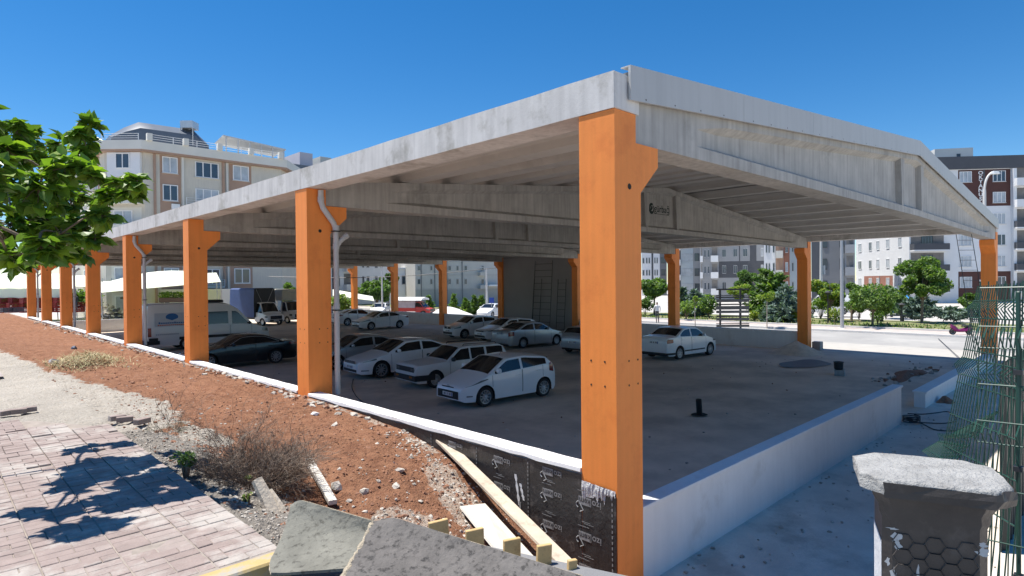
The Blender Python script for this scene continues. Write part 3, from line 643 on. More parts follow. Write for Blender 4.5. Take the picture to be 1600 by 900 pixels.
def wheel_meshes(r, wd, spokes, rimf=0.68, plain=False):
    key = (r, wd, spokes, rimf, plain)
    if key in _WH: return _WH[key]
    mb = MB(); h = wd/2; ri = r*rimf
    mb.lathe([(ri, -h*.85), (r*0.93, -h), (r*0.985, -h*.8), (r, -h*.4), (r, h*.4), (r*0.985, h*.8), (r*0.93, h), (ri, h*.85), (ri*0.97, h*0.3), (ri*.97, -h*.3)], TYRE, 24, axis='y', cap=False)
    ty = mb.mesh('tyre', 35)
    mb = MB(); yo = -h*0.80
    mb.lathe([(ri, yo-0.008), (ri*0.93, yo-0.006), (ri*0.88, yo+0.04), (ri*0.86, h*.5), (ri*1.0, h*.6)], RIM, 24, axis='y', cap=False)
    mb.disc((0, yo+0.075, 0), ri*0.88, 'y', TRIM if not plain else RIM, 20)
    for i in range(spokes):
        a = 2*math.pi*i/spokes; T = Matrix.Rotation(a, 4, 'Y'); wd_ = ri*(0.85/spokes if not plain else 1.1/spokes)
        mb.rings([[(-wd_*1.0, yo+0.012, ri*.12), (wd_*1.0, yo+0.012, ri*.12), (wd_*1.0, yo+0.07, ri*.12), (-wd_*1.0, yo+0.07, ri*.12)], [(-wd_*0.8, yo, ri*.9), (wd_*0.8, yo, ri*.9), (wd_*.8, yo+0.06, ri*.9), (-wd_*.8, yo+0.06, ri*.9)]], RIM, T=T)
    mb.lathe([(ri*0.2, yo+0.06), (ri*0.2, yo+0.004), (ri*0.12, yo-0.004)], RIM, 12, axis='y')
    rm = mb.mesh('rim', 35); _WH[key] = (ty, rm); return _WH[key]
def smooth1(x, y, s, wdt):
    k = np.interp(s, x, y); ss = np.linspace(-wdt, wdt, 7); return np.mean([np.interp(np.clip(s+q, x[0], x[-1]), x, y) for q in ss], axis=0)
class Car:
    def __init__(c, name, label, cat, loc, heading, paint, L, Wd, H, fo, wb, r, top, belt, wins, wsc, rwd, tum=0.17, sill=0.2, group=None, rimf=0.68, spokes=7, nose=0.26, tail=0.16, plain=False, smw=0.07, crown=0.05, track=None):
        c.L, c.W, c.H, c.tum = L, Wd, H, tum; c.nose, c.tail = nose, tail; c.mid = fo+wb/2; c.paint = paint; c.crown = crown
        c.tx, c.tz = np.array(top, float).T; c.bx, c.bz = np.array(belt, float).T; c.smw = smw
        c.ax = (fo, fo+wb); c.r = r
        c.root = thing(name, label, cat, (loc[0], loc[1], loc[2] if len(loc) > 2 else 0.012), R(heading), group); c.root.scale = (.93, .93, .93)
        ax = (fo, fo+wb); ra = r+0.055
        st = [0, .012, .035, .07, .12, .18]+list(np.linspace(.25, L-.25, 34))+[L-.18, L-.12, L-.07, L-.035, L-.012, L]
        for a in ax: st += list(a+ra*np.cos(np.linspace(0.02, math.pi-0.02, 11)))+[a-ra-0.01, a+ra+0.01]
        st = np.unique(np.round(np.clip(st, 0, L), 4))
        rs = []; nS = 9; fr = (.93, .8, .5, .2)
        for s in st:
            zt = c.zt(s); zb = sill
            for a in ax:
                q = ra*ra-(s-a)**2
                if q > 0: zb = max(zb, r+math.sqrt(q))
            if s < 0.12: zb = max(zb, sill+0.05*(1-s/.12))
            if s > L-0.12: zb = max(zb, sill+0.10*(1-(L-s)/.12))
            ze = zt-crown; zb = min(zb, ze-0.06)
            side = [(c.ys(s, zb+(ze-zb)*j/nS), zb+(ze-zb)*j/nS) for j in range(nS+1)]
            yt = side[-1][0]; tp = [(yt*f, ze+crown*(1-f**3)) for f in fr]+[(0, zt)]
            half = side+tp; x = c.mid-s
            ring = [(x, -y, z) for y, z in half]+[(x, y, z) for y, z in reversed(half[:-1])]
            rs.append(ring)
        mb = MB(); n = len(rs[0]); mb.rings(rs, paint, closed=False)
        k = mb.mi(TRIM); p = len(rs)
        for i in range(p-1): mb.f.append((i*n, (i+1)*n, (i+1)*n+n-1, i*n+n-1)); mb.m.append(k)
        mb.f.append(tuple(range(n-1, -1, -1))); mb.m.append(0); mb.f.append(tuple(range((p-1)*n, p*n))); mb.m.append(0)
        # dark inner floor between the arches so that one cannot see through under the bonnet
        mb.box((c.mid-L+0.25, -Wd*0.33, sill+0.02), (c.mid-0.2, Wd*0.33, min(0.62, c.zt(0.4)-0.12)), TRIM)
        c.body = mb.build('body', c.root, smooth=58)
        # glass
        if wsc: c.topglass('windscreen', *wsc)
        if rwd: c.topglass('rear_window', *rwd)
        for a, b in wins:
            for sg in (-1, 1): c.sidewin('side_window', a, b, sg)
        tr = track or Wd-0.20; ty, rm = wheel_meshes(r, 0.2, spokes, rimf, plain)
        for a in ax:
            for sg in (-1, 1):
                wo = put('wheel', ty, c.root, (c.mid-a, sg*tr/2+0.0, r), (0, rng.uniform(0, 1), 0 if sg < 0 else math.pi)); put('rim', rm, wo)
    def zt(c, s): return float(smooth1(c.tx, c.tz, s, c.smw)) if c.smw < s < c.L-c.smw else float(np.interp(s, c.tx, c.tz))
    def belt(c, s): return float(np.interp(s, c.bx, c.bz))
    def ys(c, s, z):
        e = 1.0
        if s < 0.75: e -= c.nose*((0.75-s)/0.75)**2.6
        q = c.L-s
        if q < 0.6: e -= c.tail*((0.6-q)/0.6)**2.6
        zb = self_b = c.belt(s); zm = 0.55*zb
        g_ = 1-0.045*((min(z, zb)-zm)/zm)**2
        if z > zb: g_ -= c.tum*(z-zb)/(c.H-zb+1e-6)
        return c.W/2*e*g_
    def topglass(c, name, s0, s1, f0=0.90, f1=0.86, off=0.007):
        P = []; n = 12
        for i in range(n+1):
            s = s0+(s1-s0)*i/n; zt = c.zt(s); ze = zt-c.crown; yt = c.ys(s, ze); ff = f0+(f1-f0)*i/n; row = []
            sl = (c.zt(s+.02)-c.zt(s-.02))/.04; nx = sl; nl = math.hypot(nx, 1)
            for f in np.linspace(-ff, ff, 11): row.append((c.mid-s+off*nx/nl, yt*f, ze+c.crown*(1-abs(f)**3)+off/nl))
            P.append(row)
        mb = MB(); mb.grid(P, CGL); return mb.build(name, c.root, smooth=60)
    def side_patch(c, name, lo, hi, s0, s1, mat, sg, off=0.006, n=14, m=4, parent=None, rim=None):
        P = []
        for i in range(n+1):
            s = s0+(s1-s0)*i/n; a, b = lo(s), min(hi(s), c.zt(s)-c.crown-.012)
            if b-a < 0.01: b = a+0.01
            P.append([(c.mid-s, sg*(c.ys(s, a+(b-a)*j/m)+off), a+(b-a)*j/m) for j in range(m+1)])
        mb = MB(); mb.grid(P, mat); return mb.build(name, parent or c.root, smooth=60)
    def sidewin(c, name, a, b, sg):
        ss = np.linspace(a, b, 40); ok = [s for s in ss if c.zt(s)-c.crown-0.075-(c.belt(s)+0.025) > 0.03]
        if len(ok) < 3: return
        return c.side_patch(name, lambda s: c.belt(s)+0.02, lambda s: c.zt(s)-c.crown-0.055, ok[0], ok[-1], CGL, sg, n=18)
    def lamp(c, name, s0, s1, z0, z1, mat, dz=0.0, both=(-1, 1), taper=0.35, label=None):
        # lamp wrapping round a corner: narrows away from the end
        for sg in both:
            o = c.side_patch(name, lambda s: z0+dz*(s-s0)+(z1-z0)*taper*0.5*(abs(s-s0)/abs(s1-s0)), lambda s: z1+dz*(s-s0)-(z1-z0)*taper*0.5*(abs(s-s0)/abs(s1-s0)), s0, s1, mat, sg, off=0.008)
            if label: o['label'] = label
    def end_patch(c, name, front, y0, y1, z0, z1, mat, off=0.010, inset=0.0, round_=0.0):
        s = 0.0 if front else c.L; P = []; sgn = 1 if front else -1
        # follows the rounded nose: station moved back where the plan narrows
        for y in np.linspace(y0, y1, 9):
            row = []
            for z in np.linspace(z0, z1, 4):
                ss = 0.0
                while c.ys(ss if front else c.L-ss, z) < abs(y)+0.01 and ss < 0.7: ss += 0.01
                zmax = c.zt(ss if front else c.L-ss)
                row.append((c.mid-(ss if front else c.L-ss)+sgn*off, y, z))
            P.append(row)
        mb = MB(); mb.grid(P, mat); return mb.build(name, c.root, smooth=60)
    def plate(c, front, z, y=0.0):
        x = c.mid+0.028 if front else c.mid-c.L-0.028; sg = 1 if front else -1
        mb = MB(); mb.box((min(x, x-sg*0.03), y-0.26, z-0.055), (max(x, x-sg*0.03), y+0.26, z+0.055), PLATE)
        xx = x+sg*0.002; q = -sg
        mb.box((min(xx, x), y+0.215 if q < 0 else y-0.255, z-0.05), (max(xx, x), y+0.255 if q < 0 else y-0.215, z+0.05), PLB)
        for i in range(7):
            if i in (2, 4): continue
            yy = y-0.19+i*0.055; mb.box((min(xx, x), yy, z-0.034), (max(xx, x), yy+0.032, z+0.034), PLT)
        mb.build('number_plate', c.root)
    def door(c, s0, s1, handle_z=None, paint=None, hs=None):
        for sg in (-1, 1):
            mb = MB(); lo = lambda s: max(0.30, max([c.r+math.sqrt(max(0, (c.r+.085)**2-(s-a)**2)) if abs(s-a) < c.r+.085 else 0 for a in c.ax])); hi = lambda s: c.belt(s)-0.005
            P = []
            for i in range(9):
                s = s0+(s1-s0)*i/8; P.append([(c.mid-s, sg*(c.ys(s, z)+0.004), z) for z in np.linspace(lo(s), hi(s), 6)])
            mb.grid(P, paint or c.paint)
            for s in (s0, s1): mb.grid([[(c.mid-s-q, sg*(c.ys(s, z)+0.006), z) for z in np.linspace(lo(s), hi(s), 6)] for q in (-0.006, 0.006)], TRIM)
            d = mb.build('door', c.root, smooth=60)
            hz = handle_z or c.belt((s0+s1)/2)-0.13; sh = hs or s1-0.2; y = c.ys(sh, hz)
            MB().bbox((c.mid-sh-0.09, sg*(y+0.018)-0.016, hz-0.016), (c.mid-sh+0.09, sg*(y+0.018)+0.016, hz+0.016), paint or c.paint, 0.008).build('handle', d)
    def mirrors(c, s, z, mat=None):
        for sg in (-1, 1):
            y = c.ys(s, z); mb = MB(); T = Matrix.Translation((c.mid-s, sg*(y+0.10), z+0.05))
            mb.lathe([(0.02, -0.10), (0.07, -0.085), (0.085, 0), (0.075, 0.07), (0.03, 0.095)], mat or c.paint, 10, axis='y', T=T @ Matrix.Scale(0.75, 4, (1, 0, 0)))
            mb.box((c.mid-s-0.02, min(sg*y, sg*(y+0.05)), z-0.03), (c.mid-s+0.03, max(sg*y, sg*(y+0.05)), z+0.01), TRIM); mb.build('mirror', c.root, smooth=50)
    def strip(c, name, s0, s1, z0, z1, mat, off=0.012):
        for sg in (-1, 1): c.side_patch(name, lambda s: z0, lambda s: z1, s0, s1, mat, sg, off=off, n=8, m=1)
    def bumper(c, front, z0, z1, mat, depth=0.05):
        s_ = [0.75, .5, .3, .15, .06, 0.0] if front else [0.6, .4, .25, .12, .05, 0.0]; P = []
        path = [(s, -1) for s in s_]+[(s, 1) for s in reversed(s_)]
        for s, sg in path:
            ss = s if front else c.L-s; sgn = 1 if front else -1; ex = depth*(1-s/0.6 if s < 0.6 else 0)
            P.append([(c.mid-ss+sgn*(ex+0.01), sg*(c.ys(ss, z)+0.02+0.01), z) for z in (z0, z0+0.03, z1-0.03, z1)])
        mb = MB(); mb.grid(P, mat); mb.build('bumper', c.root, smooth=50)
    def wipers(c): pass
def sedan(name, label, loc, heading, paint, L=4.6, Wd=1.78, H=1.46, fo=0.9, wb=2.65, r=0.31, hood=(0.72, 0.98), cowl=1.15, r0=1.95, r1=3.1, tr=3.85, tz=(1.06, 1.02), wins=None, spokes=7, rimf=0.68, handles=True, **kw):
    top = [(0, hood[0]-0.20), (0.05, hood[0]-0.06), (0.22, hood[0]), (cowl, hood[1]), (r0, H-0.035), ((r0+r1)/2, H), (r1, H-0.045), (tr, tz[0]), (L-0.10, tz[1]), (L-0.03, tz[1]-0.08), (L, tz[1]-0.25)]
    belt = [(0, hood[0]-.03), (cowl-0.1, hood[1]-0.06), (cowl+0.5, hood[1]-0.03), (tr-0.2, tz[0]-0.05), (L, tz[1]-0.05)]
    w_ = wins or [(cowl-0.05, (r0+r1)/2+0.02), ((r0+r1)/2+0.12, tr-0.12)]
    c = Car(name, label, 'car', loc, heading, paint, L, Wd, H, fo, wb, r, top, belt, w_, (cowl+0.04, r0-0.03), (r1+0.08, tr-0.04), spokes=spokes, rimf=rimf, **kw)
    md = (r0+r1)/2+0.07; c.door(cowl+0.12, md); c.door(md+0.02, min(tr-0.05, fo+wb-0.12), hs=min(tr-0.05, fo+wb-0.12)-0.16)
    c.mirrors(cowl+0.42, hood[1]+0.0)
    return c
def hatch(name, label, loc, heading, paint, L=4.0, Wd=1.72, H=1.48, fo=0.82, wb=2.49, r=0.31, hood=(0.74, 1.0), cowl=0.95, r0=1.75, r1=3.45, tail_top=1.38, belt_rise=0.10, wins=None, spokes=7, **kw):
    rz = hood[1]+belt_rise
    top = [(0, hood[0]-0.22), (0.05, hood[0]-0.07), (0.22, hood[0]), (cowl, hood[1]), (r0, H-0.04), ((r0+r1)/2-.1, H), (r1, tail_top), (L-0.14, rz-0.02), (L-0.05, rz-0.12), (L, rz-0.35)]
    belt = [(0, hood[0]-.03), (cowl-0.1, hood[1]-0.07), (cowl+0.4, hood[1]-0.04), (r1-0.1, rz-0.02), (L, rz-0.05)]
    c = Car(name, label, 'car', loc, heading, paint, L, Wd, H, fo, wb, r, top, belt, wins or [(cowl-0.1, 2.28), (2.38, r1-0.02)], (cowl+0.04, r0-0.03), (r1+0.06, L-0.17), spokes=spokes, **kw)
    c.door(cowl+0.15, 2.33); c.door(2.35, fo+wb-0.05, hs=fo+wb-0.25)
    c.mirrors(cowl+0.35, hood[1]+0.02)
    return c
# --- first row, noses towards the red bank
c = hatch('parked_car', 'white five-door hatchback with a wide black lower grille, closest car to the corner column', (7.12, 9.50), 176.5, CARW, L=3.95, Wd=1.72, H=1.48, spokes=10, rimf=0.70)
c.lamp('headlight', 0.14, 0.92, 0.66, 0.78, LAMP, dz=0.16, taper=0.8); c.end_patch('lower_grille', True, -0.55, 0.55, 0.28, 0.52, TRIM); c.end_patch('upper_grille', True, -0.32, 0.32, 0.615, 0.645, TRIM)
c.root.scale = (.91, .91, .91); c.plate(True, 0.41); c.lamp('tail_light', 3.80, 3.56, 0.80, 1.16, TAIL, taper=.3); c.lamp('fog_light', 0.16, 0.34, 0.36, 0.40, LAMP, taper=0.2)
mb = MB(); mb.lathe([(0.0, 0.0), (0.075, 0.004), (0.085, 0.014), (0.07, 0.02), (0.0, 0.022)], STEEL, 12, axis='x', T=Matrix.Translation((c.mid-0.02, 0, 0.655)) @ Matrix.Scale(0.5, 4, (0, 0, 1))); mb.build('badge', c.root)
MB().tube([(c.mid-1.9, 0.2, 1.46), (c.mid-2.05, 0.2, 1.66)], 0.006, TRIM, 5).build('aerial', c.root)
# old estate
Lw = 4.25; top = [(0, .62), (.03, .80), (.12, .86), (1.28, .93), (1.92, 1.38), (2.3, 1.41), (3.7, 1.40), (3.85, 1.37), (4.15, 0.90), (4.22, .82), (4.25, .6)]
belt = [(0, .8), (1.2, .88), (3.9, .92), (4.25, .9)]
c = Car('parked_car', 'old boxy white estate car with roof rails and a black front bumper', 'car', (8.05, 12.95), 174, CARC, Lw, 1.65, 1.42, 0.78, 2.42, 0.30, top, belt, [(1.42, 2.28), (2.36, 2.98), (3.08, 3.84)], (1.33, 1.90), (3.9, 4.12), tum=0.18, nose=0.10, tail=0.08, smw=0.03, crown=0.035, spokes=9, rimf=0.66, plain=True)
c.door(1.40, 2.30); c.door(2.34, 3.0, hs=2.85); c.bumper(True, 0.30, 0.50, TRIM); c.bumper(False, 0.32, 0.50, TRIM); c.end_patch('grille', True, -0.66, 0.66, 0.60, 0.78, TRIM, off=0.014)
for sg in (-1, 1):
    for y in (0.47, 0.61): MB().lathe([(0, 0.022), (0.05, 0.02), (0.062, 0.0)], LAMP, 14, axis='x', T=Matrix.Translation((c.mid, sg*y, 0.69))).build('headlight', c.root, smooth=40)
    MB().tube([(c.mid-2.1, sg*0.58, 1.40), (c.mid-2.15, sg*0.58, 1.46), (c.mid-3.6, sg*0.58, 1.45), (c.mid-3.65, sg*0.58, 1.39)], 0.016, TRIM, 6).build('roof_rail', c.root)
    MB().box((c.mid-0.0, sg*0.5-0.09, 0.40), (c.mid+0.068, sg*0.5+0.09, 0.455), AMBER).build('indicator', c.root)
c.plate(True, 0.40, 0.1); c.mirrors(1.5, 0.92, TRIM); c.lamp('tail_light', 4.24, 4.1, 0.55, 0.85, TAIL, taper=0)
# white executive saloon
c = sedan('parked_car', 'white saloon with twin-spoke wheels and a chrome-barred grille between the estate and a silver car', (8.12, 16.15), 174, CARW, L=4.77, Wd=1.83, H=1.46, fo=0.93, wb=2.79, r=0.335, hood=(0.76, 0.99), cowl=1.25, r0=2.1, r1=3.3, tr=4.1, tz=(1.10, 1.06), spokes=10, rimf=0.74)
c.lamp('headlight', 0.10, 0.72, 0.66, 0.76, LAMP, dz=0.10, taper=0.5); c.end_patch('grille', True, -0.52, 0.52, 0.60, 0.72, TRIM, off=0.012)
for z in (0.625, 0.665, 0.705): c.end_patch('grille_bar', True, -0.52, 0.52, z, z+0.012, STEEL, off=0.018)
c.end_patch('air_intake', True, -0.62, 0.62, 0.28, 0.38, TRIM); c.plate(True, 0.47); c.lamp('fog_light', 0.12, 0.4, 0.33, 0.37, LAMP, taper=.2); c.lamp('tail_light', 4.74, 4.4, 0.85, 1.0, TAIL)
# silver saloon
c = sedan('parked_car', 'silver-grey saloon mostly hidden behind the white saloon and the second orange column', (7.95, 19.25), 174, CARG, L=4.6, Wd=1.80, H=1.45, fo=0.92, wb=2.67, r=0.325, hood=(0.74, 0.98), cowl=1.2, r0=2.05, r1=3.15, tr=4.05, tz=(1.08, 1.04), spokes=5, rimf=0.74)
c.lamp('headlight', 0.12, 0.75, 0.66, 0.78, LAMP, dz=0.1); c.end_patch('grille', True, -0.4, 0.4, 0.5, 0.66, TRIM); c.plate(True, 0.42)
# black saloon
c = sedan('parked_car', 'long black saloon parked in front of the white minibus', (4.50, 23.55), 178, CARB, L=4.9, Wd=1.86, H=1.46, fo=0.87, wb=2.97, r=0.34, hood=(0.76, 0.98), cowl=1.5, r0=2.3, r1=3.35, tr=4.25, tz=(1.08, 1.05), spokes=10, rimf=0.72)
c.lamp('headlight', 0.12, 0.7, 0.66, 0.78, LAMP, dz=0.1); c.lamp('tail_light', 4.86, 4.5, 0.85, 1.0, TAIL)
for sg in (-1, 1): c.side_patch('window_trim', lambda s: c.belt(s)+0.012, lambda s: c.belt(s)+0.026, 1.6, 4.0, STEEL, sg, off=0.009, m=1)
for sg in (-1, 1): c.side_patch('window_trim', lambda s: c.zt(s)-c.crown-0.057, lambda s: c.zt(s)-c.crown-0.040, 1.75, 4.0, STEEL, sg, off=0.009, m=1)
# --- second row
c = sedan('parked_car', 'white saloon facing the bank, alone in front of the far low wall', (20.15, 37.05), 179, CARW, L=4.6, Wd=1.80, H=1.47, fo=0.92, wb=2.70, r=0.32, hood=(0.78, 1.02), cowl=1.15, r0=2.0, r1=3.15, tr=3.95, tz=(1.12, 1.06), spokes=7)
c.lamp('headlight', 0.10, 0.85, 0.66, 0.82, LAMP, dz=0.1, taper=.6); c.end_patch('grille', True, -0.62, 0.62, 0.62, 0.70, TRIM); c.end_patch('air_intake', True, -0.55, 0.55, 0.28, 0.42, TRIM); c.plate(True, 0.5); c.lamp('tail_light', 4.57, 4.2, 0.85, 1.0, TAIL)
c = sedan('parked_car', 'white saloon showing a red tail lamp beside the second orange column', (21.45, 43.0), 0, CARW, L=4.6, Wd=1.8, H=1.47, fo=0.92, wb=2.70, r=0.33, tz=(1.14, 1.10), r1=3.05, tr=3.95, spokes=5, rimf=.72)
c.lamp('tail_light', 4.57, 4.05, 0.86, 1.02, TAIL, taper=.7); c.lamp('headlight', 0.1, .8, .66, .8, LAMP); c.plate(False, 0.75)
c = hatch('parked_car', 'white small car with round badge grille, first of the row beneath the infill wall', (20.25, 25.95), 172, CARW, L=4.2, Wd=1.73, H=1.50, fo=0.83, wb=2.6, r=0.31, hood=(0.84, 1.03), cowl=1.02, r0=1.8, r1=3.2, tail_top=1.42, wins=[(0.95, 2.32), (2.42, 3.3)], spokes=6)
c.lamp('headlight', 0.10, 0.55, 0.68, 0.84, LAMP, dz=0.08); c.end_patch('grille', True, -0.42, 0.42, 0.66, 0.82, TRIM); c.end_patch('air_intake', True, -0.6, 0.6, 0.3, 0.46, TRIM); c.plate(True, 0.54)
mb = MB(); mb.add([(c.mid+0.025, 0, 0.66), (c.mid+0.025, 0.06, 0.74), (c.mid+0.025, 0, 0.82), (c.mid+0.025, -0.06, 0.74)], [(0, 1, 2, 3)], STEEL); mb.build('badge', c.root)
c = hatch('parked_car', 'white hatchback with a slim dark grille, beside a silver saloon', (20.25, 22.85), 172, CARW, L=4.25, Wd=1.78, H=1.46, fo=0.86, wb=2.62, r=0.32, hood=(0.78, 1.0), cowl=1.1, r0=1.9, r1=3.65, tail_top=1.36, wins=[(1.05, 2.4), (2.5, 3.5)], spokes=5, rimf=.72)
c.lamp('headlight', 0.10, 0.62, 0.66, 0.78, LAMP, dz=0.08); c.end_patch('grille', True, -0.45, 0.45, 0.64, 0.71, TRIM); c.end_patch('air_intake', True, -0.6, 0.6, 0.28, 0.42, TRIM); c.plate(True, 0.5)
c = sedan('parked_car', 'silver saloon with its boot and number plate towards the bank', (18.65, 19.3), -5, CARS, L=4.53, Wd=1.72, H=1.47, fo=0.88, wb=2.6, r=0.305, hood=(0.78, 1.0), cowl=1.2, r0=1.98, r1=3.1, tr=3.95, tz=(1.10, 1.06), spokes=9, plain=True)
c.lamp('tail_light', 4.50, 4.15, 0.72, 1.0, TAIL, taper=0.2); c.lamp('headlight', 0.1, .7, .66, .8, LAMP); c.plate(False, 0.86); c.bumper(False, 0.36, 0.56, CARS, 0.04)
c = hatch('parked_car', 'grey car mostly hidden behind the corner orange column, only its tail showing', (18.9, 15.1), 2, CARG, L=4.0, Wd=1.7, H=1.46, spokes=7)
c.lamp('tail_light', 3.95, 3.6, 0.78, 1.05, TAIL); c.plate(False, 0.62); c.bumper(False, 0.34, 0.52, CARG, 0.03)
c = sedan('parked_car', 'white saloon with dark side strip and red tail lamps, alone on the open floor', (19.95, 10.85), -4, CARW, L=4.35, Wd=1.73, H=1.52, fo=0.83, wb=2.63, r=0.31, hood=(0.82, 1.03), cowl=1.12, r0=1.85, r1=2.95, tr=3.65, tz=(1.13, 1.11), spokes=9, rimf=.7, plain=True)
c.lamp('tail_light', 4.33, 3.98, 0.80, 1.02, TAIL, taper=0.3); c.lamp('headlight', 0.1, .6, .7, .86, LAMP); c.plate(False, 0.83); c.strip('side_strip', 1.35, 3.1, 0.36, 0.42, TRIM, 0.014); c.bumper(False, 0.26, 0.36, TRIM, 0.02)
# roadside white hatchback beyond the hall
pc = gp(594, 67)
c = hatch('parked_car', 'white hatchback parked by the road next to a slim lamp post', (pc[0], pc[1]), 225, CARW, spokes=5); c.lamp('headlight', 0.1, .6, .66, .8, LAMP)
# minibus
Lv = 6.9; top = [(0, .85), (.06, 1.05), (.25, 1.12), (1.0, 1.32), (1.95, 2.35), (2.5, 2.66), (3.0, 2.72), (6.6, 2.74), (6.85, 2.68), (6.9, 2.4)]; belt = [(0, 1.0), (0.9, 1.26), (1.2, 1.32), (6.9, 1.36)]
xv = atY(222, 500, 32.0)[0]
c = Car('minibus', 'white high-roofed minibus with a blue balloon emblem and tinted windows', 'minibus', (xv+6.9-1.0-3.9/2, 33.0), 0, CARV, Lv, 1.98, 2.74, 1.0, 3.9, 0.345, top, belt, [], (1.06, 1.92), (6.82, 6.86), tum=0.10, nose=0.18, tail=0.06, crown=0.07, sill=0.30, spokes=8, plain=True, smw=0.1)
for sg in (-1, 1):
    for a, b in ((1.25, 2.32),): c.side_patch('side_window', lambda s: c.belt(s)+0.04, lambda s: min(2.16, c.zt(s)-0.28), a, b, CGL, sg)
    for a, b in ((2.55, 3.75), (3.82, 4.85)): c.side_patch('side_window', lambda s: 1.42, lambda s: 2.16, a, b, CGL, sg)
    pan = c.side_patch('emblem_panel', lambda s: 1.40, lambda s: 2.18, 4.92, 6.55, M('emblem_sky', (0.52, 0.56, 0.60), 0.4, 0.08, 2), sg, off=0.007)
    EB = M('emblem_blue', (0.02, 0.13, 0.36), 0.5, 0.1, 6); ER = M('emblem_red', (0.5, 0.10, 0.06), 0.5, 0.1, 6)
    mb = MB(); sc_, zc = 5.65, 1.95
    v = [(c.mid-sc_, sg*(c.ys(sc_, zc-.05)+0.02), zc-0.20)]+[(c.mid-(sc_+0.33*math.cos(a)), sg*(c.ys(sc_, zc)+0.014), zc+0.20*math.sin(a)) for a in np.linspace(-0.45, math.pi+0.45, 15)]
    mb.add(v, [(0, i, i+1) for i in range(1, 15)], EB); mb.box((c.mid-sc_-0.03, sg*(c.ys(sc_, zc)+0.008)-.004, zc-0.27), (c.mid-sc_+0.03, sg*(c.ys(sc_, zc)+0.008)+.004, zc-0.21), ER)
    for i, (a, b, m_) in enumerate(((5.0, 6.4, EB),)):
        for q in range(12): s0 = 6.35-q*0.115; mb.box((c.mid-s0, sg*(c.ys(s0, 1.6)+0.012)-.004, 1.57), (c.mid-s0+0.085, sg*(c.ys(s0, 1.6)+0.012)+.004, 1.57+(0.10 if q in (0, 7) else 0.07)), EB)
        for q in range(13): s0 = 6.4-q*0.11; mb.box((c.mid-s0, sg*(c.ys(s0, 1.5)+0.012)-.004, 1.46), (c.mid-s0+0.08, sg*(c.ys(s0, 1.5)+0.012)+.004, 1.52), ER)
    mb.build('emblem', c.root)
    mb = MB()
    for q in range(12):
        s0 = 6.5-q*0.1; mb.box((c.mid-s0, sg*(c.ys(s0, 1.0)+0.01)-.004, 0.93), (c.mid-s0+0.07, sg*(c.ys(s0, 1.0)+0.01)+.004, 0.99), M('emblem_grey', (0.35, 0.38, 0.42), 0.5, 0.1, 6))
    mb.build('side_lettering', c.root)
c.strip('side_strip', 1.5, 5.3, 0.62, 0.78, TRIM, 0.02); c.strip('side_strip', 6.4, 6.85, 0.62, 0.78, TRIM, 0.02)
c.door(1.15, 2.42, handle_z=1.18, hs=2.28); c.door(2.46, 3.8, handle_z=1.18, hs=2.62); c.lamp('tail_light', 6.89, 6.72, 0.85, 1.35, TAIL, taper=0); c.lamp('headlight', 0.1, .5, .8, 1.02, LAMP, dz=.1); c.bumper(False, 0.4, 0.62, TRIM); c.mirrors(1.3, 1.34, TRIM); c.end_patch('grille', True, -.5, .5, .6, .85, TRIM)
mb = MB(); mb.bbox((-0.9, -0.5, 2.70), (0.3, 0.5, 2.86), TRIM, 0.05); mb.build('roof_unit', c.root)
# trucks beyond the hall's deep end
def cab(label, px, D, heading, paint, name='truck', cat='truck', L=1.9, H=2.15, Wd=1.9, nosez=1.0):
    p = gp(px, D); top = [(0, nosez-.25), (.05, nosez-.05), (.2, nosez), (.75, nosez+.18), (1.30, H-.06), (1.5, H), (L-.05, H), (L, H-.05)]; belt = [(0, nosez), (.7, nosez+.12), (L, nosez+.2)]
    c = Car(name, label, cat, (p[0], p[1]), heading, paint, L, Wd, H, 0.78, 3.2, 0.33, top, belt, [(.7, 1.75)], (.79, 1.29), None, sill=.35, nose=.14, tail=0.0, spokes=6, plain=True)
    c.lamp('headlight', 0.08, .4, .72, .92, LAMP); c.end_patch('grille', True, -.6, .6, .58, .9, TRIM); c.end_patch('bumper', True, -.85, .85, .36, .54, TRIM); c.mirrors(.95, nosez+.2, TRIM); c.plate(True, .45)
    return c
TARP = M('blue_tarpaulin', (0.045, 0.085, 0.22), 0.7, 0.15, 1.5, 0.3, 5); TARPD = M('dark_tarpaulin', (0.055, 0.058, 0.065), 0.75, 0.15, 1.5, 0.3, 5)
def tarp_body(c, x0, x1, z0, z1, wd, side, front, name='tarpaulin_body'):
    mb = MB(); h = wd/2
    rs = [[(x, -h, z0), (x, -h*1.02, (z0+z1)/2), (x, -h*.98, z1-.12), (x, -h*.8, z1), (x, h*.8, z1), (x, h*.98, z1-.12), (x, h*1.02, (z0+z1)/2), (x, h, z0)] for x in np.linspace(x0, x1, 6)]
    mb.rings(rs, side); k = mb.mi(front); mb.m[-1] = k; mb.m[-2] = k
    # crossing straps on the front
    for s_ in (-1, 1): mb.tube([(x1+.015, s_*h*.8, z1-.1), (x1+.02, 0, z0+.75)], .02, GREYP, 4)
    return mb.build(name, c.root, smooth=30)
c = cab('white-cabbed truck with a blue tarpaulin body near the deep end', 407, 53, -78, CARW); tarp_body(c, c.mid-5.6, c.mid-1.75, 0.75, 3.45, 2.2, TARP, TARPD); MB().box((c.mid-5.6, -.9, .55), (c.mid-1.5, .9, .72), TRIM).build('chassis', c.root)
c = cab('pale box truck with a beige roof beside the tarpaulin truck', 446, 56, -80, CARC); tarp_body(c, c.mid-5.6, c.mid-1.2, 2.2, 3.3, 2.3, M('beige_tarp', (.48, .45, .36), .8, .1, 2), M('beige_tarp', (.48, .45, .36)))
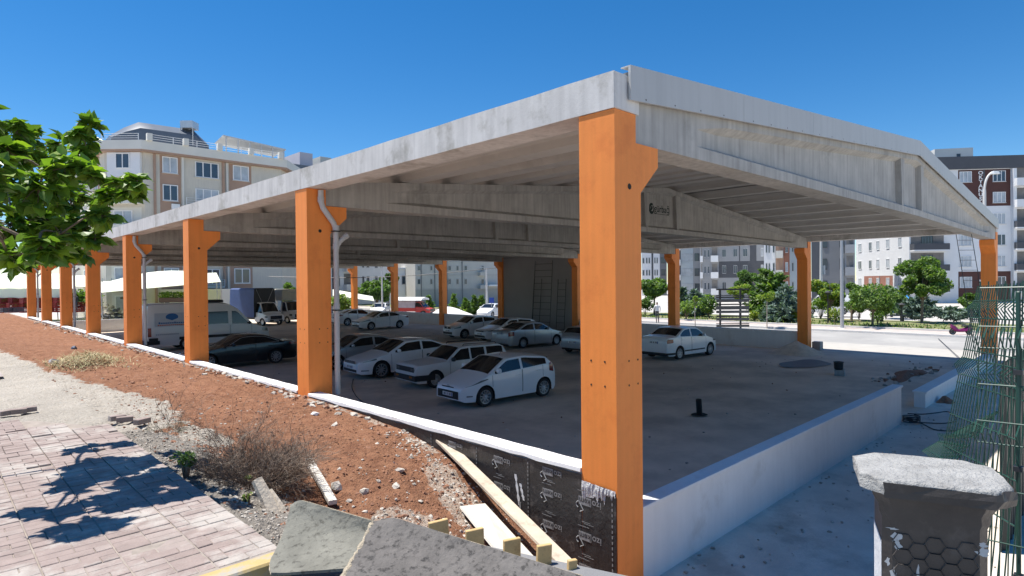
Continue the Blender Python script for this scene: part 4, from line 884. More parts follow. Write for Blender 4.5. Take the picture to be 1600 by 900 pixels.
for x in (-5.4, -1.5):
    for y in (-1.0, 1.0): MB().box((c.mid+x-.04, y-.04, .7), (c.mid+x+.04, y+.04, 2.25), GREYP).build('body_post', c.root)
MB().box((c.mid-5.6, -1.05, .6), (c.mid-1.4, 1.05, .95), GREYP).build('load_bed', c.root)
# red pickup by the road
c = cab('red pickup truck carrying a white canopy over a slatted load bed', 646, 64, -95, CARR, 'pickup_truck', 'pickup', L=1.75, H=1.72, Wd=1.65, nosez=.92); c.root.rotation_euler = (0, 0, R(-62))
PAN = M('pickup_panel', (.46, .40, .44), .7, .15, 2)
MB().box((c.mid-4.3, -.85, .6), (c.mid-1.78, .85, 1.0), CARR).build('load_bed', c.root)
MB().box((c.mid-4.3, -.84, 1.0), (c.mid-1.82, .84, 1.75), PAN).build('side_boards', c.root)
mb = MB(); mb.rings([[(x, -1.05, 1.85), (x, -.9, 2.05), (x, 0, 2.2), (x, .9, 2.05), (x, 1.05, 1.85), (x, 0, 1.95)] for x in (c.mid-4.6, c.mid-.9)], WHITEP); mb.build('canopy', c.root)
for x in (-4.2, -1.9):
    for y in (-.8, .8): MB().box((c.mid+x-.03, y-.03, 1.0), (c.mid+x+.03, y+.03, 1.95), GREYP).build('canopy_post', c.root)
# white van and dark car behind the roadside trees
p = gp(1292, 58); top = [(0, .7), (.1, .95), (.8, 1.2), (1.4, 1.9), (1.7, 1.98), (4.6, 1.98), (4.7, 1.6)]
c = Car('delivery_van', 'white van half hidden behind the yellow-green roadside tree', 'van', (p[0], p[1], .2), 110, CARW, 4.7, 1.85, 1.98, .85, 2.9, .32, top, [(0, .9), (.9, 1.15), (4.7, 1.2)], [(1.0, 2.2)], (.85, 1.38), None, nose=.15, tail=.05, spokes=6)
p = gp(767, 62); c = hatch('parked_car', 'white car by the road beneath the blue sign', (p[0], p[1]), 200, CARW, spokes=5)
# ================================================================== BUILDINGS
_WIN = {}
def win_mesh(kind):
    # unit window: width 1 along x, height 1 along z, outer face towards -y, base at its centre
    if kind in _WIN: return _WIN[kind]
    mb = MB(); fr, gl, cols_, fw_ = {'white2': (WHITEP, GLASS, 2, .06), 'white3': (WHITEP, GLASS, 3, .045), 'curt2': (WHITEP, CURT, 2, .06), 'curt3': (WHITEP, CURT, 3, .045), 'dark2': (BLACKM, GLASS, 2, .06), 'grey2': (GREYP, GLASS, 2, .06), 'slit': (GREYP, GLASS, 1, .10), 'band': (GREYP, CURT, 5, .02), 'banddark': (BLACKM, GLASS, 4, .02)}[kind]
    a = .5
    for q in ((-a, -a, -a+fw_, a), (a-fw_, -a, a, a), (-a+fw_, -a, a-fw_, -a+fw_*.9), (-a+fw_, a-fw_*.9, a-fw_, a)): mb.box((q[0], -.07, q[1]), (q[2], .0, q[3]), fr)
    for i in range(1, cols_): x = -a+i/cols_; mb.box((x-fw_*.5, -.065, -a+fw_*.9), (x+fw_*.5, 0, a-fw_*.9), fr)
    f = mb.mesh('window'); mb = MB(); mb.add([(-a+fw_, -.02, -a+fw_*.9), (a-fw_, -.02, -a+fw_*.9), (a-fw_, -.02, a-fw_*.9), (-a+fw_, -.02, a-fw_*.9)], [(0, 1, 2, 3)], gl); g_ = mb.mesh('pane')
    mb = MB(); mb.v = [tuple(v.co) for v in f.vertices]; mb.f = [tuple(p.vertices) for p in f.polygons]; mb.mats = [fr]; mb.m = [0]*len(mb.f)
    mb.add([tuple(v.co) for v in g_.vertices], [(0, 1, 2, 3)], gl); both = mb.mesh('window')
    _WIN[kind] = (f, g_, both); return _WIN[kind]
SILL = M('stone_sill', (0.62, 0.60, 0.56), 0.7, 0.06, 4)
_sill = MB().box((-.54, -.13, -.04), (.54, 0, 0.0), SILL).mesh('sill')
class Face:
    # vertical plane from ground point A to B (left to right as seen from outside)
    def __init__(s, b, A, B):
        s.b = b; s.A = np.array(A, float)[:2]; d = np.array(B, float)[:2]-s.A; s.w = np.linalg.norm(d); s.d = d/s.w; s.n = np.array([s.d[1], -s.d[0]]); s.ang = math.atan2(s.d[1], s.d[0])
    def uz(s, px, py):
        r_ = ray(px, py); t = ((s.A-C[:2])@s.n)/(r_[:2]@s.n); p = C+r_*t; return float((p[:2]-s.A)@s.d), float(p[2])
    def pos(s, u, z, out=0.0): p = s.A+s.d*u+s.n*out-s.b.o; return (p[0], p[1], z)
    def box(s, name, u0, u1, z0, z1, out0, out1, mat, parent=None):
        mb = MB(); T = Matrix.Rotation(s.ang, 4, 'Z'); q = s.A-s.b.o
        T = Matrix.Translation((q[0], q[1], 0)) @ T
        mb.box((u0, -out1, z0), (u1, -out0, z1), mat, T); return mb.build(name, parent or s.b.root)
    def pbox(s, name, x0, y0, x1, y1, out, mat, out0=0.0):
        u0, zt = s.uz(x0, y0); u1, zb = s.uz(x1, y1); return s.box(name, u0, u1, zb, zt, out0, out, mat)
    def win(s, u, z, w_, h, kind='white2', full=False, sill=False):
        if rng.random() < .4: kind = {'white2': 'curt2', 'white3': 'curt3', 'curt2': 'white2', 'curt3': 'white3'}.get(kind, kind)
        f, g_, both = win_mesh(kind); p = s.pos(u, z, 0.004)
        o = put('window', f if full else both, s.b.root, p, (0, 0, s.ang), (w_, 1, h))
        if full: put('pane', g_, o)
        if sill: put('sill', _sill, o, (0, 0, -.5), (0, 0, 0), (1, 1, 1/h*1.5))
        s.b.nw += 1; return o
    def pwin(s, x0, y0, x1, y1, kind='white2', full=False, sill=False):
        u0, zt = s.uz(x0, y0); u1, zb = s.uz(x1, y1); return s.win((u0+u1)/2, (zt+zb)/2, abs(u1-u0), abs(zt-zb), kind, full, sill)
    def balcony(s, u0, u1, z, dep=1.3, h=1.0, slab=WHITEW, par=WHITEW, glass=None, back=None):
        mb = MB(); T = Matrix.Translation((*(s.A-s.b.o), 0)) @ Matrix.Rotation(s.ang, 4, 'Z')
        mb.box((u0, -dep, z-.18), (u1, 0.0, z), slab, T); hh = h
        mb.box((u0, -dep, z+.002), (u1, -dep+.12, z+hh), par, T); mb.box((u0, -dep+.122, z+.002), (u0+.12, 0, z+hh), par, T); mb.box((u1-.12, -dep+.122, z+.002), (u1, 0, z+hh), par, T)
        o = mb.build('balcony', s.b.root)
        if back is not None: s.box('balcony_back', u0+.15, u1-.15, z+.05, z+2.5, 0.0, 0.02, back)
        return o
    def rail(s, u0, u1, z, out=0.0, h=0.9, mat=WHITEP, step=1.0):
        mb = MB(); T = Matrix.Translation((*(s.A-s.b.o), 0)) @ Matrix.Rotation(s.ang, 4, 'Z')
        for q in (h, h*.66, h*.33): mb.box((u0, -out-.025, z+q-.03), (u1, -out+.025, z+q), mat, T)
        n = max(1, int((u1-u0)/step))
        for i in range(n+1): x = u0+(u1-u0)*i/n; mb.box((x-.025, -out-.03, z), (x+.025, -out+.03, z+h), mat, T)
        return mb.build('railing', s.b.root)
class Bld:
    def __init__(s, name, label, cat, corners, h, depth, wall, z0=-.05, group=None):
        # corners: ground points of the visible fronts, left to right as seen
        s.c = [np.array(p, float)[:2] for p in corners]; s.o = s.c[0].copy(); s.h = h; s.nw = 0
        s.root = thing(name, label, cat, (s.o[0], s.o[1], 0), 0, group)
        a, b = s.c[0], s.c[-1]; d = (b-a)/np.linalg.norm(b-a); n = np.array([-d[1], d[0]])
        poly = list(s.c)+[b+n*depth, a+n*depth]; s.poly = [p-s.o for p in poly]
        mb = MB(); mb.prism([tuple(p) for p in s.poly], (z0, h), wall, plane='xy'); s.wall = mb.build('wall', s.root)
        s.f = [Face(s, p, q) for p, q in zip(s.c[:-1], s.c[1:])]
    def parapet(s, z0, z1, out, mat, name='parapet'):
        ctr = np.mean(s.poly, axis=0)
        P = []
        for p in s.poly: v = p-ctr; P.append(tuple(p+v/np.linalg.norm(v)*out))
        mb = MB(); mb.prism(P, (z0, z1), mat, plane='xy'); return mb.build(name, s.root)
    def roofbox(s, name, p0, p1, depth, z0, z1, mat):
        d = np.array(p1)-np.array(p0); L = np.linalg.norm(d); d = d/L; n = np.array([-d[1], d[0]]); q = [np.array(p0), np.array(p1), np.array(p1)+n*depth, np.array(p0)+n*depth]
        mb = MB(); mb.prism([tuple(v-s.o) for v in q], (z0, z1), mat, plane='xy'); return mb.build(name, s.root)
CREAM = M('cream_render', (0.60, 0.56, 0.48), 0.85, 0.06, 0.5, streak=0.06); CREAM2 = M('pale_cream', (0.68, 0.66, 0.60), 0.85, 0.05, 0.5)
BROWN = M('tan_panel', (0.40, 0.265, 0.195), 0.85, 0.08, 0.8); BRICK = M('brick_cladding', (0.33, 0.155, 0.11), 0.85, 0.12, 3); DBROWN = M('dark_brown_cladding', (0.085, 0.032, 0.026), 0.7, 0.1, 1)
SLATE = M('slate_cladding', (0.075, 0.08, 0.092), 0.7, 0.08, 0.8); LGREY = M('light_grey_cladding', (0.30, 0.31, 0.325), 0.75, 0.07, 0.8); MGREY = M('mid_grey_cladding', (0.17, 0.175, 0.185), 0.75, 0.07, 0.8)
WHT = M('white_cladding', (0.74, 0.75, 0.76), 0.8, 0.04, 0.6); PGREY = M('pale_grey_render', (0.50, 0.49, 0.46), 0.85, 0.05, 0.5, streak=0.05); RECESS_SHADE = M('balcony_shadow', (0.20, 0.19, 0.18), 0.8, 0.2, 1.2)  # last colour: shade inside balconies, painted on flat panels behind them
BLUEP = M('pale_blue_cladding', (0.42, 0.48, 0.52), 0.8, 0.05, 0.6); METR = M('metal_roof', (0.10, 0.118, 0.145), 0.45, 0.08, 1.0)
# ---- cream apartment block on the left, parallel to the hall's gable
Yb = 69.0
def gy(px, Y=Yb): p = atY(px, 455, Y); return np.array([p[0], p[1]])
e1 = gy(229); e2 = gy(441); D1 = float((np.array([*e1, 3.5])-C)@fw); e0 = gp(166, D1*1.0); em = e0+np.array([-1.0, 14.0])
rowz0 = float(atY(265, 258, Yb)[2])
B = Bld('apartment_block', 'cream apartment block with tan panels, roof terrace and a faceted corner above the market', 'building', [em, e0, e1, e2], rowz0+1.04, 14, CREAM)
fL, fC, fR = B.f
def rowz(py): return fR.uz(265, py)[1]
zt1 = rowz(258); st = 3.0
for r_ in range(7):
    z = zt1-st*r_
    if z < 1.2: break
    for a, b, k in ((254, 278, 'white2'), (364, 389, 'white2')):
        u0 = fR.uz(a, 300)[0]; u1 = fR.uz(b, 300)[0]; fR.win((u0+u1)/2, z, u1-u0, 1.75, k, True, True)
    u0 = fR.uz(305, 300)[0]; u1 = fR.uz(342, 300)[0]; fR.win((u0+u1)/2, z-.1, u1-u0, 1.7, 'white3', True, True)
    u0 = fR.uz(289, 300)[0]; u1 = fR.uz(347, 300)[0]
    if r_ > 0: fR.rail(u0, u1, z-1.15, 0.5, 0.75, WHITEP, .8); fR.box('balcony_slab', u0, u1, z-1.35, z-1.15, 0, .55, CREAM2)
    v0 = fC.w*.30; v1 = fC.w*.62
    if r_ == 0: fC.box('white_bay', .5, fC.w-.3, z-1.55, z+1.0, 0, .35, WHT); o_ = fC.win(0, 0, 1, 1, 'white2'); o_.location = fC.pos((fC.uz(187, 255)[0]+fC.uz(203, 255)[0])/2, z+.1, .36); o_.scale = (1.5, 1, 1.6)
    else:
        fC.box('balcony_back', .6, fC.w-.4, z-1.2, z+1.25, 0, .02, CREAM2); fC.win(fC.w*.45, z-.05, 2.0, 2.0, 'curt2'); fC.balcony(.3, fC.w-.1, z-1.25, 1.1, .62, CREAM2, CREAM2); fC.rail(.3, fC.w-.1, z-.62, 1.05, .42, GREYP, .9)
    fR.box('air_conditioner', fR.uz(281, 300)[0]-.9, fR.uz(281, 300)[0]-.1, z-1.75, z-1.2, .02, .35, WHITEP) if r_ in (1, 2) else None
    fL.win(fL.w-3.0, z, 1.2, 1.9, 'curt2'); fL.win(fL.w-7.5, z, 1.5, 1.7, 'white2')
for a, b, m_, o_ in ((250, 283, BROWN, .05), (358, 393, BROWN, .05)):
    u0 = fR.uz(a, 300)[0]; u1 = fR.uz(b, 300)[0]; fR.box('tan_panel', u0, u1, .0, zt1+1.0, -.02, .0035, m_)
for a, b in ((240, 243.5), (284, 287), (347, 350.5), (353, 355)):
    u0 = fR.uz(a, 300)[0]; u1 = fR.uz(b, 300)[0]; fR.box('pilaster', u0, u1, 0, zt1+1.0, 0, .22, CREAM2 if a not in (240, 347) else BROWN)
fL.box('tan_panel', fL.w-4.2, fL.w-1.8, 0, zt1+1.0, -.02, .0035, BROWN)
ptop = fR.uz(300, 236)[1]
B.parapet(zt1+1.05, zt1+1.25, 0.75, BROWN, 'cornice'); B.parapet(zt1+1.252, zt1+2.2, 0.80, CREAM2)
fR.rail(.2, fR.w-.2, zt1+2.2, .7, .7, WHITEP, 2.2); fC.rail(.2, fC.w-.2, zt1+2.2, .7, .7, WHITEP, 2.0)
for u in np.linspace(0.3, fR.w-.3, 5): fR.box('parapet_post', u-.25, u+.25, zt1+2.2, zt1+2.95, .45, .95, CREAM2)
# curved metal attic
a0 = gp(178, D1+2.5); a1 = gp(331, D1+9); d = (a1-a0); L = np.linalg.norm(d); d = d/L; n = np.array([-d[1], d[0]]); rs = []
za = zt1+2.15
for t_ in np.linspace(0, 1, 8):
    p = a0+d*L*t_-B.o; hh = 3.6*(.45+.55*min(1, t_*4)) if t_ < .9 else 2.3
    rs.append([(p[0], p[1], za), (p[0]+n[0]*.5, p[1]+n[1]*.5, za+hh*.75), (p[0]+n[0]*1.7, p[1]+n[1]*1.7, za+hh), (p[0]+n[0]*6, p[1]+n[1]*6, za+hh*1.05), (p[0]+n[0]*8, p[1]+n[1]*8, za)])
mb = MB(); mb.rings(rs, METR); mb.build('attic_roof', B.root, smooth=40)
for x0, x1, y0, y1 in ((250, 268, 198, 212), (285, 304, 189, 200)):
    D_ = D1+8; p0 = gp(x0, D_); p1 = gp(x1, D_); z1 = atd(277, y0, D_)[2]; z0 = atd(277, y1, D_)[2]
    B.roofbox('water_tank', p0, p1, 1.5, z0, z1, STEEL)
    for q in (p0, p1):
        for dd in (0, 1.3): B.roofbox('tank_leg', q+np.array([0, dd]), q+np.array([.1, dd]), .1, za+1, z0, GREYP)
D_ = D1+12; p0 = gp(344, D_); p1 = gp(438, D_+4); zc = atd(344, 222, D_)[2]; zb = zt1+2.15
mb = MB(); d = (p1-p0); d2 = d/np.linalg.norm(d); n = np.array([-d2[1], d2[0]]); q = [p0-B.o-n*4, p1-B.o-n*4, p1-B.o+n*3, p0-B.o+n*3]
mb.rings([[(q[0][0], q[0][1], zc-.1), (q[1][0], q[1][1], zc-1.0), (q[2][0], q[2][1], zc-.6), (q[3][0], q[3][1], zc+.3)], [(q[0][0], q[0][1], zc+.05), (q[1][0], q[1][1], zc-.85), (q[2][0], q[2][1], zc-.45), (q[3][0], q[3][1], zc+.45)]], GREYP); mb.build('terrace_canopy', B.root)
for t_ in np.linspace(.05, .97, 6): p = p0-B.o-n*3.8+d*t_; MB().box((p[0]-.06, p[1]-.06, zb), (p[0]+.06, p[1]+.06, zc-.1-.9*t_), GREYP).build('canopy_post', B.root)
# ---- neighbour with a grey flat roof
Y2 = 84
b0 = gy(438, Y2); b1 = gy(610, Y2); zr = atY(470, 258, Y2)[2]
B = Bld('apartment_block', 'white and slate apartment block with a square roof box behind the cream block', 'building', [b0, b1], zr-.6, 13, WHT); f = B.f[0]
B.parapet(zr-.6, zr, .5, METR, 'flat_roof'); p0 = gy(471, Y2+3); p1 = gy(491, Y2+3); B.roofbox('roof_box', p0, p1, 9, zr, atY(480, 239, Y2+3)[2], M('roof_box_render', (.50, .47, .50), .8, .04, 1)); p0 = gy(503, Y2+6); p1 = gy(520, Y2+6); B.roofbox('roof_box', p0, p1, 4, zr, atY(505, 245, Y2+6)[2], CREAM)
for r_ in range(7):
    z = zr-2.6-3.0*r_
    if z < 1.3: break
    for a, b, k in ((441, 455, 'dark2'), (459, 462, 'slit'), (528, 531, 'slit'), (566, 569, 'slit'), (573, 577, 'slit'), (586, 590, 'grey2'), (595, 598, 'slit')):
        u0 = f.uz(a, 440)[0]; u1 = f.uz(b, 440)[0]; f.win((u0+u1)/2, z, u1-u0, 1.7, k)
    for a, b in ((411, 441), (536, 555)):
        u0 = max(.1, f.uz(a, 440)[0]); u1 = f.uz(b, 440)[0]; f.balcony(u0, u1, z-1.3, 1.2, .8, WHT, WHT, back=RECESS_SHADE)
for a, b in ((461.5, 477), (519, 527)):
    u0 = f.uz(a, 440)[0]; u1 = f.uz(b, 440)[0]; f.box('slate_panel', u0, u1, 0, zr-1, -.02, .03, SLATE)
# ---- pinkish block far behind
b0 = gp(600, 120); b1 = gp(655, 121); B = Bld('apartment_block', 'distant reddish-brown block peeping between two far orange columns', 'building', [b0, b1], 15.5, 12, BRICK); f = B.f[0]
for r_ in range(5):
    for q in range(4): f.win(f.w*(q+.5)/4, 14-3*r_, 1.3, 1.5, 'curt2'); 
    f.balcony(f.w*.55, f.w*.8, 12.8-3*r_, 1.0, .9, CREAM2, CREAM2)
# ---- small white house
b0 = gp(622, 88); b1 = gp(651, 88); B = Bld('house', 'small plain white house behind the red pickup truck', 'house', [b0, b1], 5.6, 8, WHT); f = B.f[0]; f.win(f.w*.35, 4.0, .8, 1.4, 'slit'); f.win(f.w*.75, 4.0, .8, 1.4, 'slit'); B.parapet(5.6, 5.8, .3, WHT)
f.box('door', f.w*.5, f.w*.5+1, 0, 2.1, 0, .03, MGREY)
# ---- pale grey block with rows of narrow windows
b0 = gp(649, 84); b1 = gp(778, 90); B = Bld('apartment_block', 'pale grey block with rows of narrow dark windows behind the young conifers', 'building', [b0, b1], 17, 12, PGREY); f = B.f[0]
for py, hh in ((419, 8), (440, 9)):
    for x0, x1 in ((652, 657), (672, 675.5), (686, 689), (700, 704.5), (713, 716.5), (725.5, 729.5), (752, 756)): f.pwin(x0, py-hh/2, x1, py+hh/2, 'slit')
zA = f.uz(700, 419)[1]; zB = f.uz(700, 440)[1]
for r_ in range(1, 4):
    for x0, x1 in ((652, 657), (672, 675.5), (686, 689), (700, 704.5), (713, 716.5), (725.5, 729.5), (752, 756)):
        u0 = f.uz(x0, 420)[0]; u1 = f.uz(x1, 420)[0]; z = zA+(zA-zB)*r_
        if z < 16: f.win((u0+u1)/2, z, u1-u0, .8, 'slit')
for z in (zA-.95, zA-.95+(zA-zB), zB-1.0): f.box('string_course', 0, f.w, z-.06, z, 0, .04, M('course_grey', (.40, .39, .37), .85, .05, 1))  # string courses in a slightly darker grey than the wall
for z in (zA, zB): f.balcony(f.uz(747, 420)[0], f.uz(757, 420)[0], z-.9, .8, .35, PGREY, PGREY)
for x in (658, 679, 698, 722): u0 = f.uz(x, 420)[0]; f.box('downpipe', u0-.05, u0+.05, 0, 16.5, 0, .1, MGREY)
f.box('plinth', 0, f.w, 0, 2.6, 0, .03, M('plinth_grey', (.36, .36, .34), .85, .05, 1))
f.box('shop_canopy', f.w*.84, f.w, 3.0, 3.2, 0, 1.3, WHT)
# ---- far towers seen between the columns
def tower(label, segs, D, h, base, floors, z0=2.2, theta=0.0, fh=3.0):
    """segs: (px0, px1, cladding or None, window kind, list of window px ranges, balcony?)"""
    x0 = min(s[0] for s in segs); x1 = max(s[1] for s in segs); a = gp(x0, D); rm = ray((x0+x1)/2, 455)[:2]; rm = rm/np.linalg.norm(rm); pd = np.array([rm[1], -rm[0]]); r1 = ray(x1, 455)[:2]
    k_ = ((a-C[:2])@rm)/(r1@rm); b = C[:2]+r1*k_
    B = Bld('apartment_tower', label, 'building', [a, b], h, 14, base); f = B.f[0]
    for q in segs:
        u0 = f.uz(q[0], 430)[0]; u1 = f.uz(q[1], 430)[0]
        if q[2] is not None: f.box('cladding', u0+.02, u1-.02, 0, h-.1, -.02, .06, q[2])
        for r_ in range(floors):
            z = z0+fh*r_
            if z > h-1: break
            if q[5] is not None: f.balcony(u0+.05, u1-.05, z-1.2, 1.2, .95, q[5], q[5], back=RECESS_SHADE)
            for wa, wb in q[4]:
                v0 = f.uz(wa, 430)[0]; v1 = f.uz(wb, 430)[0]; o = f.win((v0+v1)/2, z+.2, v1-v0, 1.5, q[3]); o.location = f.pos((v0+v1)/2, z+.2, .066 if q[2] is not None else .004)
    B.parapet(h, h+.6, .15, base); return B, f
tower('slim white tower with dark stair stripe behind the round green tree', [(1003, 1008, None, 'slit', [(1004, 1007)], None), (1008, 1018, None, 'slit', [(1009.5, 1012), (1013.5, 1016)], None), (1018, 1021, SLATE, 'slit', [], None), (1021, 1031, None, 'slit', [(1022.5, 1024.5), (1026, 1028)], None), (1031, 1042, MGREY, 'banddark', [(1033, 1040)], None)], 150, 25, WHT, 8, 2.4)
tower('grey tower with wide glazed balcony bands beside the second orange column', [(1058, 1064, SLATE, 'slit', [], WHT), (1064, 1083.5, BLUEP, 'band', [(1065, 1083)], None), (1083.5, 1094, LGREY, 'banddark', [(1085.5, 1093)], None)], 122, 24, LGREY, 8, 2.0)
B, f = tower('slate and light-grey banded tower with a stack of white balconies', [(1094, 1099, None, 'slit', [], WHT), (1099, 1110.5, LGREY, 'slit', [(1100.5, 1103), (1106, 1108.5)], None), (1110.5, 1123, None, 'slit', [], WHT), (1123, 1172, LGREY, 'grey2', [(1128.5, 1134.5), (1146, 1152), (1161, 1168)], None), (1172, 1182, SLATE, 'slit', [], None), (1182, 1196, LGREY, 'white2', [(1189, 1193)], None)], 112, 25, LGREY, 8, 2.3)
for r_ in (1, 3, 5, 7): f.box('slate_band', f.uz(1123.2, 430)[0], f.uz(1195, 430)[0], 2.3+3*r_-1.3, 2.3+3*r_+1.68, .06, .064, SLATE)
f.box('slate_joint_line', f.uz(1155, 430)[0], f.uz(1156.5, 430)[0], 0, 24, .06, .09, SLATE)  # thin slate-coloured strip up the tower front
tower('white and brick-red tower with deep balconies left of the second-last orange column', [(1194, 1206, None, 'slit', [(1196.5, 1199), (1201, 1203)], None), (1206, 1212, WHT, 'slit', [(1207.5, 1210.5)], None), (1212, 1224, BROWN, 'slit', [], CREAM2), (1224, 1234, BRICK, 'white2', [(1227, 1231.5)], None), (1234, 1250, BLUEP, 'slit', [(1237.5, 1240)], None)], 96, 23, WHT, 7, 2.3)
tower('dark slate and mid-grey tower right of the second-last orange column', [(1268, 1281, SLATE, 'slit', [], None), (1281, 1320, MGREY, 'dark2', [(1286, 1292.5), (1312, 1318.5)], None), (1320, 1336, None, 'slit', [], LGREY)], 84, 22, LGREY, 7, 2.4)
# ---- the named block: side wall of white and brick, brown front with vertical lettering
Dn = 88.0; cA = gp(1338, 108.0); cB = gp(1421, Dn); cC = gp(1500, Dn-0.6); cD = gp(1720, Dn-2.5)
zr = atd(1500, 249, Dn)[2]; B = Bld('apartment_block', 'white and dark-brown apartment block with big white vertical letters near its roof', 'building', [cA, cB, cC, cD], zr-1.6, 14, WHT)
fs, fb, ff = B.f
B.parapet(zr-1.6, zr+.2, .35, SLATE, 'roof_fascia')
p0 = gp(1461, Dn+5); p1 = gp(1521, Dn+4); B.roofbox('stair_head', p0, p1, 6, zr-.2, atd(1500, 231, Dn+4)[2], CREAM2)
f = Face(B, p0, p1); f.win(f.w*.62, atd(1505, 243, Dn+4)[2], .5, .6, 'dark2')
rows = [272, 305, 338, 371, 403, 436, 468]
zrow = [ff.uz(1530, py)[1] for py in (276, 309)]; stp = zrow[0]-zrow[1]
for r_ in range(7):
    z = zrow[0]-stp*r_
    if z < 1: break
    for x0, x1 in ((1499, 1518), (1551, 1571)):
        u0 = ff.uz(x0, 300)[0]; u1 = ff.uz(x1, 300)[0]; ff.win((u0+u1)/2, z, u1-u0, 1.55, 'curt3', True, True)
    u0 = ff.uz(1583, 300)[0]; u1 = ff.uz(1640, 300)[0]
    ff.box('balcony_back', u0, u1, z-1.2, z+1.3, 0, .02, RECESS_SHADE); ff.balcony(u0-.2, u1, z-1.35, 1.1, .9, WHT, SLATE if r_ > 1 else WHT)
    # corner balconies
    fb.box('balcony_back', .2, fb.w-2.2, z-1.2, z+1.3, 0, .02, RECESS_SHADE); fb.balcony(.1, fb.w-2.0, z-1.35, 1.1, .9, WHT, SLATE); fb.win(fb.w*.35, z-.1, 1.6, 2.2, 'banddark')
    # side windows
    for x0, x1 in ((1341.5, 1346.5), (1358, 1362.5), (1370, 1374), (1385, 1390), (1404, 1409)):
        u0 = fs.uz(x0, 400)[0]; u1 = fs.uz(x1, 400)[0]; fs.win((u0+u1)/2, z, max(1.1, u1-u0), 1.5, 'curt2', True)
xa = ff.uz(1489, 300)[0]; xb = ff.uz(1579, 300)[0]; zc0 = ff.uz(1540, 322)[1]
ff.box('brown_cladding', xa, xb, zc0, zr-1.7, -.02, .0035, DBROWN); ff.box('brown_cladding', xa-.6, xb, 0.1, ff.uz(1540, 424)[1], -.02, .0035, DBROWN); ff.box('joint_strip', ff.uz(1537.5, 300)[0]-.12, ff.uz(1537.5, 300)[0]+.12, 0.1, zr-1.7, 0, .02, SLATE)
ff.box('corner_pier', xb+.05, xb+.5, 0, zr-1.7, 0, .5, WHT)
xa = fs.uz(1350, 400)[0]; xb = fs.uz(1395, 400)[0]; fs.box('brick_cladding', xa, xb, 0.05, fs.uz(1372, 431)[1], -.02, .0035, BRICK); fs.box('joint_strip', fs.uz(1374.5, 400)[0]-.1, fs.uz(1374.5, 400)[0]+.1, .05, fs.uz(1372, 431)[1], 0, .02, SLATE)
u = ff.uz(1532, 300)[0]
mb = MB(); T3 = np.array([ff.d[0], ff.d[1], 0.0]); q = ff.A-B.o+ff.n*.05
lz = [ff.uz(1532, y)[1] for y in np.linspace(270.5, 311, 7)]
for ch, z in zip('OKYANUS', lz): add_text(mb, ch, (q[0]+ff.d[0]*u, q[1]+ff.d[1]*u, z), T3, (0, 0, 1), .72, WHITEP, .03, 1.15)
mb.build('sign_letters', B.root)
mb = MB(); u2 = ff.uz(1532, 440)[0]; add_text(mb, 'E', (q[0]+ff.d[0]*u2, q[1]+ff.d[1]*u2, ff.uz(1532, 441)[1]), T3, (0, 0, 1), .9, WHITEP, .03, 1.1); mb.build('sign_letters', B.root)

# ================================================================== TREES AND PLANTS
BARK = M('tree_bark', (0.20, 0.15, 0.11), 0.9, 0.25, 10, 0.4, 30); BARKP = M('pale_bark', (0.38, 0.33, 0.27), 0.9, 0.2, 10, 0.3, 30)
def leaf_quads(pts, sizes, seed, mats, wts, asp=0.55, tilt=1.0, name='crown', dirs=None):
    r_ = np.random.RandomState(seed); n = len(pts); pts = np.asarray(pts, float)
    N = r_.normal(size=(n, 3)); N[:, 2] = np.abs(N[:, 2])*tilt+.25; N /= np.linalg.norm(N, axis=1, keepdims=True)
    A = r_.normal(size=(n, 3)) if dirs is None else np.asarray(dirs)+0.25*r_.normal(size=(n, 3))
    A -= N*np.sum(A*N, axis=1, keepdims=True); A /= np.linalg.norm(A, axis=1, keepdims=True)+1e-9; Bv = np.cross(N, A)
    s = np.asarray(sizes)[:, None]
    v = np.stack([pts-A*s, pts+Bv*s*asp-N*s*.15, pts+A*s, pts-Bv*s*asp-N*s*.15], axis=1).reshape(-1, 3)
    f = [(4*i, 4*i+1, 4*i+2, 4*i+3) for i in range(n)]
    me = bpy.data.meshes.new(name); me.from_pydata([tuple(p) for p in v], [], f)
    for m in mats: me.materials.append(m)
    me.polygons.foreach_set('material_index', r_.choice(len(mats), n, p=np.array(wts)/sum(wts)).astype(np.int32)); return me
def clump_pts(r_, n, centres):
    out = []; w_ = np.array([c[3]**2 for c in centres]); w_ = w_/w_.sum()
    for i in r_.choice(len(centres), n, p=w_):
        c = centres[i]; d = r_.normal(size=3); d /= np.linalg.norm(d); q = c[3]*(r_.uniform(.35, 1.0)**.5); out.append((c[0]+d[0]*q, c[1]+d[1]*q, c[2]+d[2]*q*.8))
    return np.array(out)
